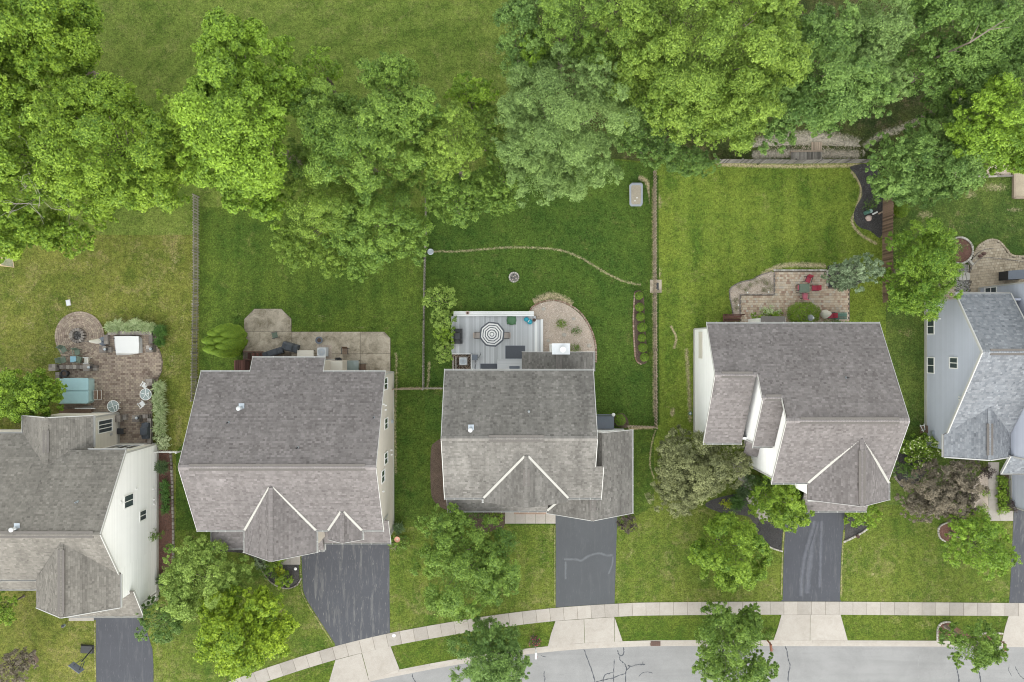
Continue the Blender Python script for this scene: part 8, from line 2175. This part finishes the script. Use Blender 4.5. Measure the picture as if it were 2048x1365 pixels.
# ---- fences
def fence(label, pts, h, mat, spacing=.14, pw=.09, both=False, post_every=2.4, side=1, name='picket_fence', jit=.0, thick=.02, lean=0.0):
    """posts, two or three rails and a picket for every gap; `both`: pickets alternate on the two faces"""
    root = empty(name, label, 'fence', W(*pts[0])); off = WORLD_LOC[root.name]
    P = [W(*p) for p in pts]
    base = {}
    for k in range(4):
        b = MB(); hh = h * (1 + rnd.uniform(-.02, .02)); b.slab([(-pw / 2, -thick / 2), (pw / 2, -thick / 2), (pw / 2, thick / 2), (-pw / 2, thick / 2)], .05, hh - .06, (-.7, -.1, .3, .8)[k])
        b.hull8([(-pw / 2, -thick / 2, hh - .06), (pw / 2, -thick / 2, hh - .06), (pw / 2, thick / 2, hh - .06), (-pw / 2, thick / 2, hh - .06),
                 (-pw / 4, -thick / 2, hh), (pw / 4, -thick / 2, hh), (pw / 4, thick / 2, hh), (-pw / 4, thick / 2, hh)], (-.7, -.1, .3, .8)[k])
        o = mk('picket', b, MAT[mat], root, local=True); base[k] = o
    first = {k: True for k in base}; cnt = 0
    for a, c in zip(P[:-1], P[1:]):
        d = c - a; L_ = d.length; d.normalize(); ang = math.atan2(d.y, d.x); nrm = Vector((-d.y, d.x, 0)) * side
        np_ = max(1, round(L_ / post_every))
        for i in range(np_ + 1):
            q = a + d * (L_ * i / np_); b = MB(); b.box((q.x, q.y, 0), (.10, .10, h - .05), ang); b.box((q.x, q.y, h - .05), (.12, .12, .03), ang); mk('post', b, MAT[mat], root)
        for z in ((.25, h - .22) if h < 1.4 else (.25, h / 2, h - .25)):
            b = MB(); b.beam(a + Vector((0, 0, z)), c + Vector((0, 0, z)), .045, .09); mk('rail', b, MAT[mat], root)
        n = int(L_ / spacing)
        for i in range(n):
            s = 1 if not both or i % 2 == 0 else -1
            q = a + d * ((i + .5) * L_ / n) + nrm * (s * .042) - off
            k = rnd.randrange(4)
            o = base[k]
            if first[k]: first[k] = False
            else:
                o = o.copy(); COL.objects.link(o); o.parent = root
            o.location = (q.x, q.y, 0); o.rotation_euler = (rnd.uniform(-.02, .02) + lean, 0, ang + rnd.uniform(-jit, jit)); cnt += 1
    return root
fence('grey picket fence between the western lawn and the fenced garden', [(398, 395), (398, 560), (396, 660), (394, 800)], 1.25, 'wood_grey', .128, .075, True)
fence('thin grey picket fence left of the middle garden', [(853, 395), (853, 470), (851, 520), (849, 640), (848, 778)], 1.15, 'wood_grey', .14, .075)
fence('tan shadow-box picket fence right of the middle garden', [(1307, 345), (1307, 560), (1308, 700), (1309, 854)], 1.25, 'wood_tan', .15, .09, True)
fence('tall weathered board fence at the woodland edge', [(1424, 326), (1580, 327), (1735, 326)], 1.4, 'wood_dark', .145, .135, side=-1, name='board_fence')
fence('brown board fence right of the black mulch bed', [(1766, 395), (1765, 480), (1766, 605)], 1.8, 'wood_brown', .145, .135, side=-1, name='board_fence')
fence('short wire-topped fence from the beige house to the thin fence', [(789, 778), (848, 777)], 1.1, 'wood_tan', .16, .06)
fence('short grey fence from the thin fence to the middle house', [(849, 776), (886, 776)], 1.1, 'wood_grey', .16, .06)
fence('short tan picket fence from the garage to the shadow-box fence', [(1253, 851), (1308, 853)], 1.2, 'wood_tan', .13, .075, True)
fence('thin white rail fence from the gable wall to the purplish-roofed house', [(316, 902), (362, 903)], 1.0, 'plastic_white', .20, .03)
# hose reel wheel at the thin fence gate
t = empty('hose_reel', 'pale round hose reel hanging on the thin fence', 'hose reel', W(861, 504)); c = W(861, 504, .7); b = MB(); b.tube([c + Vector((.24 * math.cos(i * .33), .24 * math.sin(i * .33), 0)) for i in range(20)], .06, 7); mk('coil', b, MAT['metal_grey'], t); b = MB(); b.lathe((c.x, c.y, .0), [(.05, 0), (.05, .7), (.18, .71), (.18, .74)], 10); mk('stand', b, MAT['metal_grey'], t)
t = empty('hose_guide', 'green hose reel on the ground at the white wall', 'hose reel', W(1380, 827)); c = W(1380, 827); b = MB(); b.tube([c + Vector((.14 * math.cos(i * .4), .14 * math.sin(i * .4), .12)) for i in range(17)], .045, 6); mk('coil', b, MAT['pond_green'], t); b = MB(); b.box((c.x, c.y, 0), (.2, .2, .1)); mk('base', b, MAT['plastic_white'], t)
